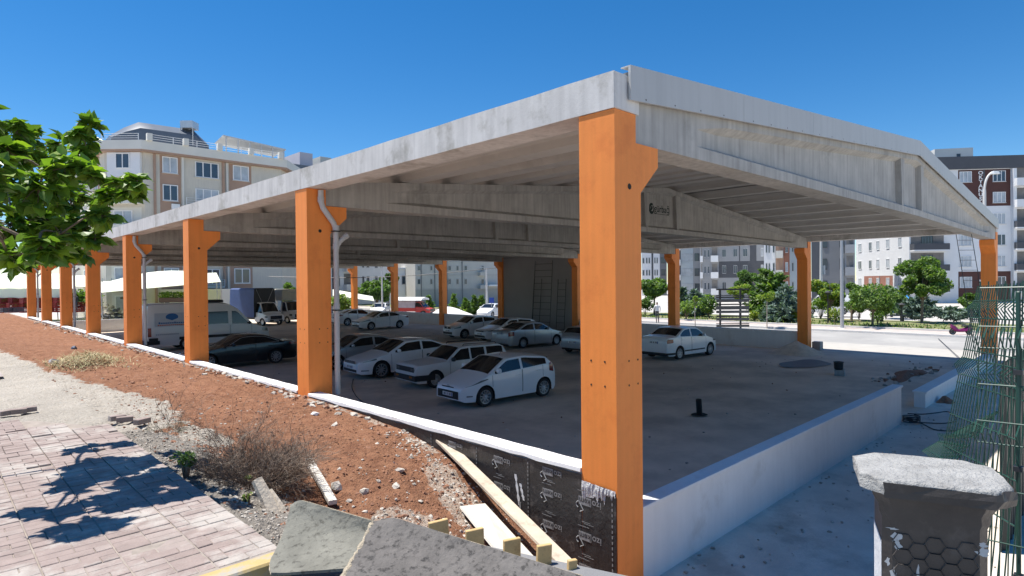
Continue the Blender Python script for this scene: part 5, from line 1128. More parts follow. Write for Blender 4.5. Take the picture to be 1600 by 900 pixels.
def broad(name, label, loc, h, rad, trunk_h, mats, wts, n=1500, leaf=0.17, seed=1, nclump=14, group=None, tr=0.09, bark=BARK, shape=1.0, cat='tree', off=(0, 0)):
    r_ = np.random.RandomState(seed); t = thing(name, label, cat, loc, 0, group)
    cz = (trunk_h+h)/2; hz = (h-trunk_h)/2; cs = []
    for i in range(nclump):
        d = r_.normal(size=3); d /= np.linalg.norm(d); q = r_.uniform(.35, 1.0)
        cs.append((off[0]+d[0]*rad*q, off[1]+d[1]*rad*q, cz+d[2]*hz*q*1.05, rad*r_.uniform(.22, .5)))
    mb = MB(); L = h*.55; top = (r_.uniform(-.1, .1), r_.uniform(-.1, .1), max(trunk_h*1.05, cz-.1))
    mb.tube([(0, 0, -.1), (top[0]*.4, top[1]*.4, trunk_h*.5), top, (top[0]*2, top[1]*2, cz+hz*.5)], [tr*1.2, tr, tr*.8, tr*.25], bark, 7); mb.build('trunk', t, smooth=60)
    mb = MB()
    for c in cs:
        b = (top[0], top[1], trunk_h*r_.uniform(.8, 1.15)); m_ = ((b[0]+c[0])/2+r_.uniform(-.1, .1), (b[1]+c[1])/2, (b[2]+c[2])/2+.1*rad); mb.tube([b, m_, c[:3]], [tr*.45, tr*.28, tr*.1], bark, 5)
    mb.build('limbs', t)
    n = int(n*2.6); leaf *= .74; pts = clump_pts(r_, n, cs); put('crown', leaf_quads(pts, leaf*r_.uniform(.6, 1.3, n), seed+9, mats, wts), t); return t
def conifer(name, label, loc, h, rad, mats, wts, n=1400, leaf=0.22, seed=1, group=None, droop=0.25, base=0.08, layers=11, power=.9, cat='tree'):
    r_ = np.random.RandomState(seed); t = thing(name, label, cat, loc, 0, group)
    MB().tube([(0, 0, -.1), (0, 0, h*.5), (0, 0, h*.97)], [.09*h/4, .06*h/4, .01], BARK, 7).build('trunk', t, smooth=60)
    pts = []; dirs = []
    brs = []
    for L in range(layers):
        z = h*(base+(1-base)*L/layers); rr = rad*(1-L/layers)**power+.06; nb = max(4, int(9*(1-L/layers))+4)
        for b in range(nb): a = r_.uniform(0, 6.28); brs.append((a, z+r_.uniform(-.1, .1)*h/layers, rr*r_.uniform(.65, 1.12)))
    per = max(3, n//len(brs)); mb = MB()
    for a, z, l in brs:
        for i in range(per):
            q = r_.uniform(.12, 1)**.7; s_ = r_.normal()*.10*l*(1.1-q*.6); x = math.cos(a)*l*q-math.sin(a)*s_; y = math.sin(a)*l*q+math.cos(a)*s_
            pts.append((x, y, z+l*q*(.25-droop*q*1.6)+r_.normal()*.05)); dirs.append((math.cos(a), math.sin(a), .15-droop))
    put('crown', leaf_quads(pts, 1.35*leaf*r_.uniform(.6, 1.3, len(pts)), seed+3, mats, wts, asp=.34, dirs=dirs), t); return t
def bush(name, label, loc, h, rad, mats, wts, n=500, leaf=.1, seed=1, group=None, cat='shrub'):
    r_ = np.random.RandomState(seed); t = thing(name, label, cat, loc, 0, group); cs = []
    for i in range(9): a = r_.uniform(0, 6.28); q = r_.uniform(0, .6)*rad; cs.append((math.cos(a)*q, math.sin(a)*q, h*r_.uniform(.35, .7), rad*.5))
    mb = MB()
    for c in cs: mb.tube([(0, 0, -.05), (c[0]*.5, c[1]*.5, c[2]*.5), c[:3]], [.02, .014, .006], BARK, 4)
    mb.build('stems', t); put('foliage', leaf_quads(clump_pts(r_, n, cs), leaf*r_.uniform(.6, 1.3, n), seed, mats, wts), t); return t
def P3(px, D, z=0.2): g_ = gp(px, D); return (g_[0], g_[1], z)
def hgt(px, py, D): return float(atd(px, py, D)[2])
def mw(npx, D): return npx*D/F
# roadside strip, left to right in the picture's gaps
broad('roadside_tree', 'round-headed green tree just right of the corner column, near a walking person', P3(1022, 60), hgt(1022, 438, 60)-.2, mw(24, 60), 1.7, [G1, G2, G6], [3, 2, 1], 2200, .2, 21, 18)
bush('shrub', 'dark bush at the foot of the corner column, behind the walking person', P3(1008, 58), 2.2, 1.0, [G2, G1], [2, 1], 600, .14, 22)
conifer('blue_spruce', 'blue-green spruce between the second far column and the slatted screen', P3(1087, 56), hgt(1080, 452, 56)-.2, mw(25, 56), [G4, G5], [3, 1], 2200, .27, 23, droop=.05, base=.05)
bush('shrub', 'bright green shrub below the blue-green spruce', P3(1072, 52), 1.9, .95, [G1, G6, G2], [2, 1, 1], 600, .13, 24); bush('shrub', 'dark green shrub touching the slatted screen', P3(1108, 53), 2.5, 1.1, [G1, G2, G6], [2, 2, 1], 800, .13, 25)
broad('sapling', 'thin sapling with a small yellow-green tuft in front of the spruce', P3(1086, 46, .13), hgt(1086, 466, 46), .45, 1.5, [G6, G1], [2, 1], 160, .13, 26, 6, tr=.03, bark=BARKP)
broad('roadside_tree', 'lime-leaved young tree showing above the slatted screen', P3(1156, 50), hgt(1156, 443, 50)-.1, mw(18, 50), 1.6, [G6, G3, G1], [2, 1, 1], 700, .16, 27, 10)
broad('roadside_tree', 'dark tall tree in front of the banded tower', P3(1170, 75), hgt(1168, 418, 75)-.1, mw(19, 75), 1.5, [G2, G1], [2, 1], 1300, .24, 28, 14)
conifer('pine_tree', 'big bushy pine with fresh green needles in front of the banded tower', P3(1204, 52), hgt(1202, 422, 52)-.1, mw(38, 52), [G1, G2, G6], [3, 2, 1], 4200, .24, 29, droop=-.08, base=.03, power=.5)
conifer('blue_spruce', 'spreading blue-grey spruce under the big pine', P3(1226, 48), hgt(1226, 446, 48)-.1, mw(38, 48), [G4, G5], [2, 1.4], 2600, .25, 30, droop=.12, base=.03, power=.7)
broad('sapling', 'thin pale-trunked sapling standing on the pavement in front of the big pine', P3(1198, 43.5, .13), hgt(1198, 462, 43.5), .75, 2.0, [G6, G1, G3], [2, 1, .5], 260, .13, 31, 8, tr=.03, bark=BARKP)
for i, (px, D, lab) in enumerate(((1178, 49, 'small clipped yellow-green bush right of the slatted screen'), (1243, 47, 'small clipped yellow-green bush at the spruce edge beside an orange column'), (1307, 46.5, 'clipped yellow-green bush left of the tall grey lamp post'), (1371, 45, 'round dark-green clipped bush behind a young pavement tree'))):
    bush('clipped_bush', lab, P3(px, D), (.95, .9, 1.3, 1.35)[i], (.55, .5, .85, .68)[i], [G3, G6, G1] if i < 3 else [G1, G2, G6], [2, 1, 1], 420, .09, 40+i, 'clipped verge bushes')
broad('roadside_tree', 'yellow-tinged young tree by the second-last orange column', P3(1296, 48), hgt(1296, 436, 48)-.1, mw(27, 48), 1.35, [G6, G3, G1, G2], [2, 1.5, 2, 1], 1700, .16, 32, 16)
broad('roadside_tree', 'mid-green tree right behind the tall grey lamp post', P3(1330, 48.5), hgt(1330, 448, 48)-.1, mw(21, 48), .5, [G1, G2, G6], [2, 1.5, 1], 1400, .15, 33, 14)
broad('roadside_tree', 'young leafy tree rooted in the pavement edge with a dark shadow under it', P3(1363, 43, .13), hgt(1363, 458, 43), mw(36, 43), 1.2, [G1, G2, G6], [3, 2, 1], 2200, .14, 34, 18, tr=.07)
broad('roadside_tree', 'tall full-crowned tree standing before the white and brown block', P3(1440, 45), hgt(1436, 414, 45)-.1, mw(34, 45), 1.7, [G1, G2, G6], [3, 2, 1.2], 2800, .16, 35, 20, tr=.09)
conifer('cedar_tree', 'blue-grey cedar with layered boughs under the full-crowned tree', P3(1432, 50), hgt(1432, 466, 50)-.1, mw(33, 50), [G4, G5], [2, 1.5], 2400, .25, 36, droop=.0, base=.05, layers=7, power=.6)
conifer('cedar_tree', 'low blue-grey cedar close to the fallen pink scooter', P3(1486, 49), hgt(1486, 484, 49)-.1, mw(24, 49), [G4, G5], [2, 1], 1500, .24, 37, droop=.0, base=.03, layers=6, power=.6)
broad('roadside_tree', 'small tree seen through the top of the green fence', P3(1518, 47), hgt(1518, 455, 47)-.1, mw(16, 47), .9, [G1, G2], [2, 1], 800, .15, 38, 10)
conifer('cedar_tree', 'cedar whose pale boughs show behind the bent green fence', P3(1524, 52), hgt(1518, 470, 52), mw(18, 52), [G4, G5, G1], [2, 1, 1], 1200, .24, 39, droop=0, base=.05, layers=6, power=.6)
bush('shrub', 'leafy green shrub filling the space under the tree behind the grey lamp post', P3(1342, 50), 2.4, 1.2, [G1, G2, G6], [2, 2, 1], 1500, .10, 90)
bush('shrub', 'dark shrub beneath the young pavement tree, next to the bench', P3(1384, 50), 2.0, 1.1, [G2, G1], [2, 1], 1200, .10, 91)
bush('shrub', 'shrub with pale leaves under the yellow-tinged tree', P3(1282, 51), 2.2, .9, [G1, G6], [1, 1], 1000, .10, 92)
broad('roadside_tree', 'darker tree filling the gap behind the young pavement tree', P3(1393, 54), hgt(1393, 452, 54)-.1, mw(24, 54), 1.0, [G2, G1], [2, 1], 1500, .17, 93, 14)
conifer('blue_spruce', 'tall blue-green spruce standing behind the bright green shrub', P3(1066, 58), hgt(1066, 448, 58)-.2, mw(15, 58), [G4, G5, G2], [2, 1, 1], 1500, .25, 94, droop=.05, base=.03)
# trees beyond the deep end
for i, (px, pt, hw, D, lab) in enumerate(((670, 461, 8.5, 66, 'slim young conifer between the red pickup and a far orange column'), (709, 459, 7.5, 66, 'slim young conifer standing alone right of a far orange column'), (728, 466, 8, 66, 'squat young conifer in the row left of the T-topped pole'), (741, 461, 7, 67, 'slim young conifer in the middle of the row by the T-topped pole'), (752, 461, 7.5, 67, 'young conifer closest to the T-topped pole'))):
    conifer('young_conifer', lab, P3(px, D, 0), hgt(px, pt, D), mw(hw, D), [G1, G2, G6], [3, 2, 1], 1000, .2, 60+i, 'young roadside conifers', droop=-.25, base=.03, power=.8)
broad('roadside_tree', 'wide green tree beside the slim lamp post at the deep end', P3(589, 74, 0), hgt(589, 431, 74), mw(24, 74), 1.2, [G1, G2], [3, 2], 2200, .25, 70, 18)
broad('roadside_tree', 'tall dark tree between two far orange columns', P3(606, 84, 0), hgt(606, 416, 84), mw(13, 84), 1.5, [G2, G1], [2, 1], 1400, .28, 71, 12)
bush('shrub', 'large-leaved bush beside the second orange column pipe at the deep end', P3(535, 62, 0), 2.9, 1.7, [G1, G2, G6], [2, 2, 1], 900, .2, 72)
broad('roadside_tree', 'broad-leaved tree between the two trucks and the pale balcony block', P3(451, 66, 0), hgt(451, 436, 66), mw(13, 66), 1.5, [G1, G2, G6], [2, 2, 1], 900, .3, 73, 10)
broad('roadside_tree', 'bright green tree behind the small white house', P3(640, 95, 0), hgt(640, 430, 95), mw(9, 95), 1.0, [G6, G1], [1, 1], 700, .3, 74, 9)

# ================================================================== STREET FURNITURE
POLEM = M('lamp_pole_grey', (0.42, 0.43, 0.44), 0.5, 0.05, 2, metal=0.3)
def pole(name, label, px, D, z0, ytop, r=.09, mat=POLEM, cat='lamp post'):
    x, y, _ = P3(px, D); t = thing(name, label, cat, (x, y, z0)); h = hgt(px, ytop, D)-z0
    MB().tube([(0, 0, 0), (0, 0, h*.5), (0, 0, h)], [r*1.15, r, r*.7], mat, 8).build('shaft', t, smooth=50); MB().bbox((-r*2, -r*2, -.05), (r*2, r*2, .03), mat, .01).build('base_plate', t); return t, h
t, h = pole('street_lamp', 'tall grey lamp post with a yellow band on the far pavement', 1315.5, 42, .12, 330, .11)
MB().lathe([(.108, 2.62), (.108, 2.80)], M('yellow_band', (.6, .38, .02), .6, .05, 3), 10).build('yellow_band', t); MB().tube([(0, 0, h), (-.4, .1, h+.3), (-1.2, .3, h+.4)], .05, POLEM, 6).build('arm', t); MB().bbox((-1.8, .18, h+.33), (-1.1, .42, h+.45), POLEM, .03).build('lamp_head', t)
# curved lamp rising behind the gable
g_ = gp(1538.5, 29.5); t = thing('street_lamp', 'curved pale lamp post rising behind the hall corner before the lettered block', 'lamp post', (g_[0], g_[1], 0))
hh = hgt(1540, 300, 29.5); zt_ = hgt(1550, 271, 29.5); dx = np.array([rt[0], rt[1]]); 
arc = [(0, 0, 0), (0, 0, hh*.6), (0, 0, hh)]+[(dx[0]*(.38-.38*math.cos(a)), dx[1]*(.38-.38*math.cos(a)), hh+(zt_-hh)*math.sin(a)) for a in np.linspace(.2, 1.45, 7)]
MB().tube(arc, [.1, .09, .07]+[.05]*7, M('lamp_pale', (.62, .60, .57), .5, .05, 2), 8).build('shaft', t, smooth=50)
mb = MB(); T = Matrix.Translation((dx[0]*.48, dx[1]*.48, zt_+.0)) @ Matrix.Rotation(YAW-math.pi/2, 4, 'Z') @ Matrix.Scale(.75, 4); mb.rings([[(x, -w_, -.05), (x, w_, -.05), (x, w_*.8, h_), (x, -w_*.8, h_)] for x, w_, h_ in ((-.25, .08, .04), (-.1, .14, .12), (.2, .15, .10), (.36, .06, .02))], WHITEP, T=T); mb.build('lamp_head', t)
t, h = pole('street_lamp', 'slim pale lamp post beside the wide green tree at the deep end', 597, 66, 0, 405, .09, M('lamp_pale', ())); MB().tube([(0, 0, h), (.3, -.3, h+.2), (.9, -.9, h+.25)], .05, POLEM, 6).build('arm', t); MB().bbox((.7, -1.3, h+.2), (1.2, -.8, h+.32), POLEM, .03).build('lamp_head', t)
t, h = pole('street_lamp', 'pale T-topped pole at the end of the conifer row', 760.5, 63, 0, 417, .10, M('lamp_pale', ())); MB().box((-.9, -.06, h-.1), (.9, .06, h), POLEM).build('arm', t)
t, h = pole('utility_pole', 'pale concrete utility pole with a small box before the mid-grey tower', 1283, 56, .1, 370, .13, M('lamp_pale', ()), 'pole'); MB().bbox((.12, -.2, 3.9), (.55, .15, 4.7), GREYP, .03).build('meter_box', t)
for px, D, yt, lab in ((1293.5, 46, 461, 'black garden lamp post among the yellow-tinged tree leaves'), (1409, 46.5, 480, 'short black garden lamp left of the full-crowned tree')):
    t, h = pole('garden_lamp', lab, px, D, .2, yt, .05, BLACKM); MB().lathe([(.05, h-.02), (.2, h+.18), (.26, h+.2), (.06, h+.34)], BLACKM, 8).build('lantern', t)
# park bench and low table on the verge
for px, D, lab in ((1393, 47, 'dark bench on the verge between the round bush and the full-crowned tree'),):
    x, y, z = P3(px, D); t = thing('park_bench', lab, 'bench', (x, y, .2), YAW-math.pi/2)
    MB().box((-1.1, -.25, .42), (1.1, .2, .48), BLACKM).build('seat', t)
    for q in (-.8, .8): MB().box((q-.05, -.2, 0), (q+.05, .15, .42), BLACKM).build('leg', t)
# blue and white play stuff beyond
x, y, z = P3(1414, 60); t = thing('blue_tent', 'bright blue tarpaulin lump beside white panels behind the verge', 'tarpaulin', (x, y, .2), YAW-math.pi/2)
mb = MB(); mb.lathe([(1.5, 0), (1.35, .7), (.8, 1.4), (.1, 1.7)], M('bright_blue_tarp', (.02, .22, .55), .6, .1, 2), 9); mb.build('cover', t, smooth=30)
for q in range(2):
    x, y, z = P3(1396+7*q, 61); mb = MB(); mb.bbox((-.3, -.05, 0), (.3, .05, 2.5-.2*q), WHITEP, .01); o = mb.build('white_panel', loc=(x, y, .2)); o.rotation_euler = (0, 0, YAW-math.pi/2); tag(o, ('taller' if q == 0 else 'shorter')+' white upright panel next to the blue tarpaulin lump', 'panel')
# blue direction sign
x, y, z = P3(768, 61); t = thing('road_sign', 'small square blue road sign on a post beside the infill wall', 'sign', (x, y, 0), YAW-math.pi/2)
MB().tube([(0, 0, 0), (0, 0, 1.8)], .04, POLEM, 6).build('post', t); MB().box((-.24, -.05, 1.45), (.24, -.02, 2.0), PLB).build('sign_plate', t)
# bright sand heap beyond the low wall
heap('sand_heap', 'bright white sand heap beyond the low wall at the far side', 'sand heap', 700, 494, 3.0, 2.2, 1.05, M('white_sand', (.72, .70, .66), .95, .08, 3), 3)
# fallen pink scooter
pc = at(1502, 523, .13); t = thing('scooter', 'pink and black scooter lying on the pavement', 'scooter', (pc[0], pc[1], .13), 2.3); t.scale = (.8, .8, .8)
PINK = M('scooter_pink', (.20, .015, .10), .35, .1, 4, coat=.4)
mb = MB(); mb.rings([[(x, y*w_, z0+h_*(.5+.5*zz)) for y, zz in ((-1, -.4), (-.7, .8), (0, 1), (.7, .8), (1, -.4), (0, -1))] for x, w_, z0, h_ in ((-.8, .1, .35, .15), (-.55, .2, .25, .4), (-.15, .18, .2, .3), (.2, .12, .2, .2), (.5, .18, .25, .45), (.75, .08, .5, .3))], PINK); mb.build('body', t, smooth=50)
for x in (-.55, .62):
    o = put('wheel', wheel_meshes(.24, .1, 5)[0], t, (x, 0, .24)); put('rim', wheel_meshes(.24, .1, 5)[1], o)
MB().bbox((-.75, -.14, .60), (-.1, .14, .72), TRIM, .04).build('seat', t); MB().tube([(.5, -.3, .95), (.55, 0, .9), (.5, .3, .95)], .02, TRIM, 5).build('handlebar', t)
# overhead cable at the deep end
mb = MB(); a = atd(420, 432, 60); b = atd(780, 418, 62); mb.tube([tuple(a*(1-t_)+b*t_-np.array([0, 0, .5*math.sin(math.pi*t_)])) for t_ in np.linspace(0, 1, 14)], .03, BLACKM, 4); tag(mb.build('overhead_cable'), 'thin overhead cable crossing in front of the pale grey block', 'cable')

# ================================================================== MARKET AT THE DEEP END
TENT = M('white_canvas', (.82, .81, .78), .8, .04, .5, trans=.25)
def sail(label, quad, peak, D, th=.03, poles=True):
    # quad: four pixel corners with depths; peak lifts the middle
    q = [np.array(atd(x, y, d)) for x, y, d in quad]; o_ = q[0].copy(); P = []
    for i in range(11):
        u = i/10; row = []
        for j in range(11):
            v = j/10; p = (q[0]*(1-u)+q[1]*u)*(1-v)+(q[3]*(1-u)+q[2]*u)*v
            p = p+np.array([0, 0, peak*16*u*(1-u)*v*(1-v)]); row.append(tuple(p-o_))
        P.append(row)
    t = thing('market_canopy', label, 'canopy', tuple(o_)); MB().sheet(P, th, TENT).build('canvas', t, smooth=60)
    for p in q: MB().tube([tuple(p-o_), (p[0]-o_[0]+.1, p[1]-o_[1], -o_[2])], .05, POLEM, 6).build('pole', t)
    return t
sail('large white peaked canopy between the fourth and sixth orange columns', [(158, 457, 56), (345, 440, 56), (338, 426, 63), (158, 440, 64)], 1.0, 60)
sail('white canopy with a long valance at the end of the soil bank', [(-40, 450, 60), (118, 451, 60), (112, 428, 66), (-30, 426, 66)], .35, 62)
sail('smaller white canopy glimpsed between two distant orange columns', [(88, 447, 64), (135, 448, 64), (150, 430, 70), (95, 431, 70)], .3, 66)
sail('grey-roofed lean-to canopy beside the wide green tree', [(520, 462, 66), (585, 470, 66), (582, 463, 72), (520, 452, 72)], .1, 68)
mb = MB(); p0 = atd(0, 451, 60); p1 = atd(110, 451.5, 60); mb.sheet([[tuple(p0*(1-t_)+p1*t_-np.array([0, 0, .9*q+.05*math.sin(t_*30)])) for q in (0, .5, 1)] for t_ in np.linspace(-.2, 1, 16)], .02, TENT); tag(mb.build('canvas_valance', smooth=60), 'white canvas side curtain below the long canopy edge', 'canvas')
CR = M('crate_red', (.22, .02, .02), .6, .2, 4); CD = M('crate_dark', (.05, .045, .06), .6, .2, 4); CBR = M('carton_brown', (.30, .20, .12), .85, .15, 4)
_cr = {}
def crate(label, px, D, z, mat, rz=0.3, w_=.6, group=None, name='fruit_crate', cat='crate'):
    if mat.name not in _cr:
        mb = MB(); a, b, h = .3, .2, .3
        for z0, z1 in ((0, .03),): mb.box((-a, -b, z0), (a, b, z1), mat)
        for z0, z1 in ((.03, .1), (.13, .2), (.23, .3)):
            mb.box((-a, -b, z0), (a, -b+.02, z1), mat); mb.box((-a, b-.02, z0), (a, b, z1), mat); mb.box((-a, -b+.021, z0), (-a+.02, b-.021, z1), mat); mb.box((a-.02, -b+.021, z0), (a, b-.021, z1), mat)
        for x in (-a+.03, a-.03):
            for y in (-b+.03, b-.03): mb.box((x-.022, y-.022, .03), (x+.022, y+.022, .3), mat)
        _cr[mat.name] = mb.mesh('fruit_crate')
    x, y, _ = P3(px, D); o = put(name, _cr[mat.name], None, (x, y, z), (0, 0, rz), (w_/.6*1.6, w_/.6*1.6, w_/.6*1.6)); return tag(o, label, cat, group)
g = random.Random(4); zg = 1.22
for i, px in enumerate((4, 22, 40, 58, 76, 94, 116, 122)):
    for lv in range(3 if px < 100 else 2): crate('%s red fruit crate of the %s stack from the outer end under the long canopy' % (('bottom', 'second', 'third')[lv], ords[i]), px+g.uniform(-2, 2), 60+g.uniform(-.4, .4), zg-.25+lv*.49, CR, g.uniform(.2, .5), group='red fruit crates under the canopy')
for i, px in enumerate((10, 16, 27)): crate('%s dark crate from the outer end, standing before the red crates' % ords[i], px, 56+i*.3, zg-.02, CD, .3, .5, 'dark crates')
for i, px in enumerate((146, 150)): crate(('lower' if i == 0 else 'upper')+' brown carton-like crate beside the leafy plants at the deep end', px, 58, zg-.6+.49*i, CBR, .2, .6, 'brown crates')
for i, (px, D, h_, r_) in enumerate(((5, 63, 2.1, 1.3), (28, 64, 2.3, 1.4), (52, 63, 2.2, 1.3), (75, 64, 2.2, 1.3), (98, 63, 2.3, 1.2), (130, 62, 2.9, 1.6), (148, 61, 2.4, 1.1))):
    bush('market_plant', ['leafy potted plant at the outer end of the long canopy', 'leafy plant second along the long canopy', 'leafy plant in the middle of the long canopy', 'leafy plant just left of the last orange column', 'leafy plant between the last two orange columns', 'large leafy plant between the sixth and fifth orange columns', 'lighter leafy plant beside the brown crates'][i], P3(px, D, .9), h_, r_, [G1, G2, G6], [2, 2, 1], 500, .2, 80+i)
# white wall behind the market, planter with greens, stacked blocks
B = Bld('market_shed', 'low cream shed wall behind the white peaked canopy', 'building', [gp(150, 66), gp(345, 64)], 3.1, 5, CREAM2); B.f[0].box('shutter', 4, 6.5, 0, 2.5, 0, .03, CREAM); B.f[0].win(8.5, 1.9, .5, .9, 'dark2')
x, y, _ = P3(272, 58); t = thing('planter', 'dark planter box of bright greens behind the minibus roof', 'planter', (x, y, 0), YAW-math.pi/2); MB().bbox((-1.3, -.3, 1.9), (1.4, .3, 2.35), M('planter_brown', (.09, .06, .05), .8, .1, 3), .02).build('box', t); MB().box((-1.2, -.2, 0), (-1.1, .2, 1.9), BLACKM).build('leg', t); MB().box((1.2, -.2, 0), (1.3, .2, 1.9), BLACKM).build('leg', t)
r_ = np.random.RandomState(2); put('foliage', leaf_quads(clump_pts(r_, 500, [(x_, 0, 2.6, .42) for x_ in np.linspace(-1.1, 1.2, 6)]), .13*r_.uniform(.6, 1.3, 500), 3, [G1, G6, G2], [2, 1, 1]), t)
mb = MB(); g = random.Random(8); c = gp(176, 60)
for i in range(60): stone_into(mb, (c[0]+g.gauss(0, .7), c[1]+g.gauss(0, .5), .1+abs(g.gauss(0, .8))*.9), g.uniform(.15, .3), STONE if g.random() < .5 else SLATE, g)
tag(mb.build('stone_heap'), kind='stuff')

# ================================================================== BANK: RUBBLE, PLANKS, SHRUBS
g = random.Random(21); mb = MB()
for i in range(1700):
    Y = abs(g.gauss(0, 1))*7-.2; X = -g.random()**.8*3.5
    if Y > 45: continue
    z = float(soil(X, Y)); q = g.random()
    stone_into(mb, (X, Y, z-.001), (.006+.018*g.random()**2.5)*(1.0 if q < .94 else 2.0)*(1+.025*Y), g.choices((CLOD, STONEW, STONE), (7, 1.6, 1))[0], g)
for i in range(1800):  # fine crumbs of earth
    Y = abs(g.gauss(0, 1))*5-.2; X = -g.random()**.9*3.0
    if Y > 22: continue
    stone_into(mb, (X, Y, float(soil(X, Y))+.001), g.uniform(.005, .016)*(1+.05*Y), CLOD, g)
for i in range(900):  # pale rubble along the cut
    Y = g.uniform(-.2, 4.0); X = -.45+.22*(Y-1.5)-.2+g.gauss(0, .22)
    if X > -.03: continue
    stone_into(mb, (X, Y, float(soil(X, Y))+.004), .006+.026*g.random()**2, g.choices((STONEW, CLOD, STONE), (4, 3, 1))[0], g)
for i in range(300):
    X = -1.8+g.gauss(0, .4); Y = 1.1+g.gauss(0, .7); stone_into(mb, (X, Y, float(soil(X, Y))+.004), .008+.03*g.random()**2, g.choices((STONEW, CLOD, STONE), (4, 3, 1))[0], g)
for i in range(420):  # clods along the wall foot
    Y = g.uniform(3.5, 45); X = -abs(g.gauss(0, .22))-.03; stone_into(mb, (X, Y, float(soil(X, Y))+.01), g.uniform(.02, .075), g.choices((CLOD, STONEW, STONE), (3, 2, 1))[0], g)
for i in range(1500):  # gravel strip
    Y = g.uniform(.2, 5.2); X = -3.55+abs(g.gauss(0, .45)); stone_into(mb, (X, Y, float(soil(X, Y))+.002), g.uniform(.006, .016), g.choices((STONE, STONEW), (3, 1))[0], g)
tag(mb.build('bank_stones'), kind='stuff')
for px, py, r_, lab, m_ in ((526, 764, .085, 'pale rock beside the white plank', STONEW), (570, 771, .06, 'pale rounded rock above the curved panels', STONEW), (618, 761, .045, 'pinkish-white stone alone on the bare red soil', STONEW), (492, 648, .05, 'white lump of plaster near the second column foot', WHITEW), (84, 568, .12, 'white plaster lump at the end of the straw heap', WHITEW)):
    p = on_soil(px, py); mb = MB(); stone_into(mb, (0, 0, r_*.35), r_, m_, random.Random(px)); tag(mb.build('rock', loc=tuple(p)), lab, 'rock')
p = on_soil(116, 545); mb = MB(); stone_into(mb, (0, 0, .03), .09, M('blue_grey_rag', (.16, .19, .24), .8, .2, 6), random.Random(5)); tag(mb.build('rag', loc=tuple(p)), 'blue-grey crumpled rag on the red soil', 'rag')
WOODP = M('pale_wood', (.52, .44, .34), .85, .12, 5, .2, 40, streak=.0, col2=(.40, .33, .25), fac2=.4, s2=6); WOODY = M('yellow_wood', (.56, .38, .17), .8, .14, 6, .2, 40, col2=(.40, .26, .11), fac2=.4, s2=7); WOODG = M('greyed_wood', (.50, .43, .34), .9, .2, 6, .4, 30); WOODW = M('whitewashed_wood', (.66, .62, .55), .85, .1, 6, .2, 40)
def plank(name, label, a, b, w_, th, mat, cat='plank', roll=0.0, twist=None):
    a = np.array(a, float); b = np.array(b, float); L = np.linalg.norm(b-a); x = (b-a)/L; s_ = np.cross((0, 0, 1.0), x); s_ /= np.linalg.norm(s_); n = np.cross(x, s_)
    s2 = s_*math.cos(roll)+n*math.sin(roll); n2 = -s_*math.sin(roll)+n*math.cos(roll)
    T = Matrix(((x[0], s2[0], n2[0], a[0]), (x[1], s2[1], n2[1], a[1]), (x[2], s2[2], n2[2], a[2]), (0, 0, 0, 1)))
    mb = MB(); c = min(.006, th*.3); rs = []
    for t_ in np.linspace(0, L, 9):
        bow = .006*math.sin(t_/L*3.1); rs.append([(t_, -w_/2+c, bow), (t_, w_/2-c, bow), (t_, w_/2, bow+c), (t_, w_/2, bow+th-c), (t_, w_/2-c, bow+th), (t_, -w_/2+c, bow+th), (t_, -w_/2, bow+th-c), (t_, -w_/2, bow+c)])
    mb.rings(rs, mat); o = mb.build(name); o.matrix_world = T; return tag(o, label, cat)
a = on_soil(683, 694)+np.array([0, 0, .10]); b = at(893, 893, .62)
plank('plank', 'long pale plank running down the cut beside the black membrane', a, b, .17, .045, WOODP)
a = on_soil(482, 726)+np.array([0, 0, .03]); b = on_soil(520, 796)+np.array([0, 0, .05]); plank('plank', 'short whitewashed plank lying on the red soil above the curved panels', a, b, .09, .05, WOODW)
q = [on_soil(718, 800), on_soil(757, 795), on_soil(838, 882), on_soil(802, 902)]
zz0 = np.mean([v[2] for v in q])
mb = MB(); cc = np.mean(q, axis=0); P = [[tuple(q[0]-cc+(0, 0, .05)), tuple(q[1]-cc+(0, 0, .05))], [tuple(q[3]-cc+(0, 0, .03)), tuple(q[2]-cc+(0, 0, .03))]]; mb.sheet([[P[0][1], P[1][1]], [P[0][0], P[1][0]]], -.02, WOODW); tag(mb.build('board', loc=tuple(cc)), 'wide pale board lying flat on the rubble beside the long plank', 'board')
# stakes behind the darker curved panel
for i, (x0, x1, yt, yb, lab) in enumerate(((676, 706, 812, 842, 'greenish-yellow wooden stake, first and highest of the row'), (730, 758, 826, 858, 'yellow wooden stake, second of the row down the slope'), (785, 812, 842, 878, 'yellow wooden stake, third of the row down the slope'), (833, 857, 852, 892, 'yellow wooden stake, fourth of the row down the slope'), (878, 893, 876, 905, 'narrow yellow wooden stake, lowest of the row by the corner column'))):
    D = 4.35-.07*i; p = atd((x0+x1)/2, yt, D); zb = float(soil(p[0], p[1]))-.05; h_ = max(.35, p[2]-zb); w_ = mw(x1-x0, D)
    mb = MB(); mb.bbox((-w_/2*1.05, -.015, 0), (w_/2*1.05, .015, h_), WOODY, .004, T=Matrix.Rotation(YAW-math.pi/2+.45, 4, 'Z') @ Matrix.Rotation(-.05+.03*i, 4, 'Y')); tag(mb.build('wooden_stake', loc=(p[0], p[1], p[2]-h_)), lab, 'stake', 'stakes behind the curved panel')
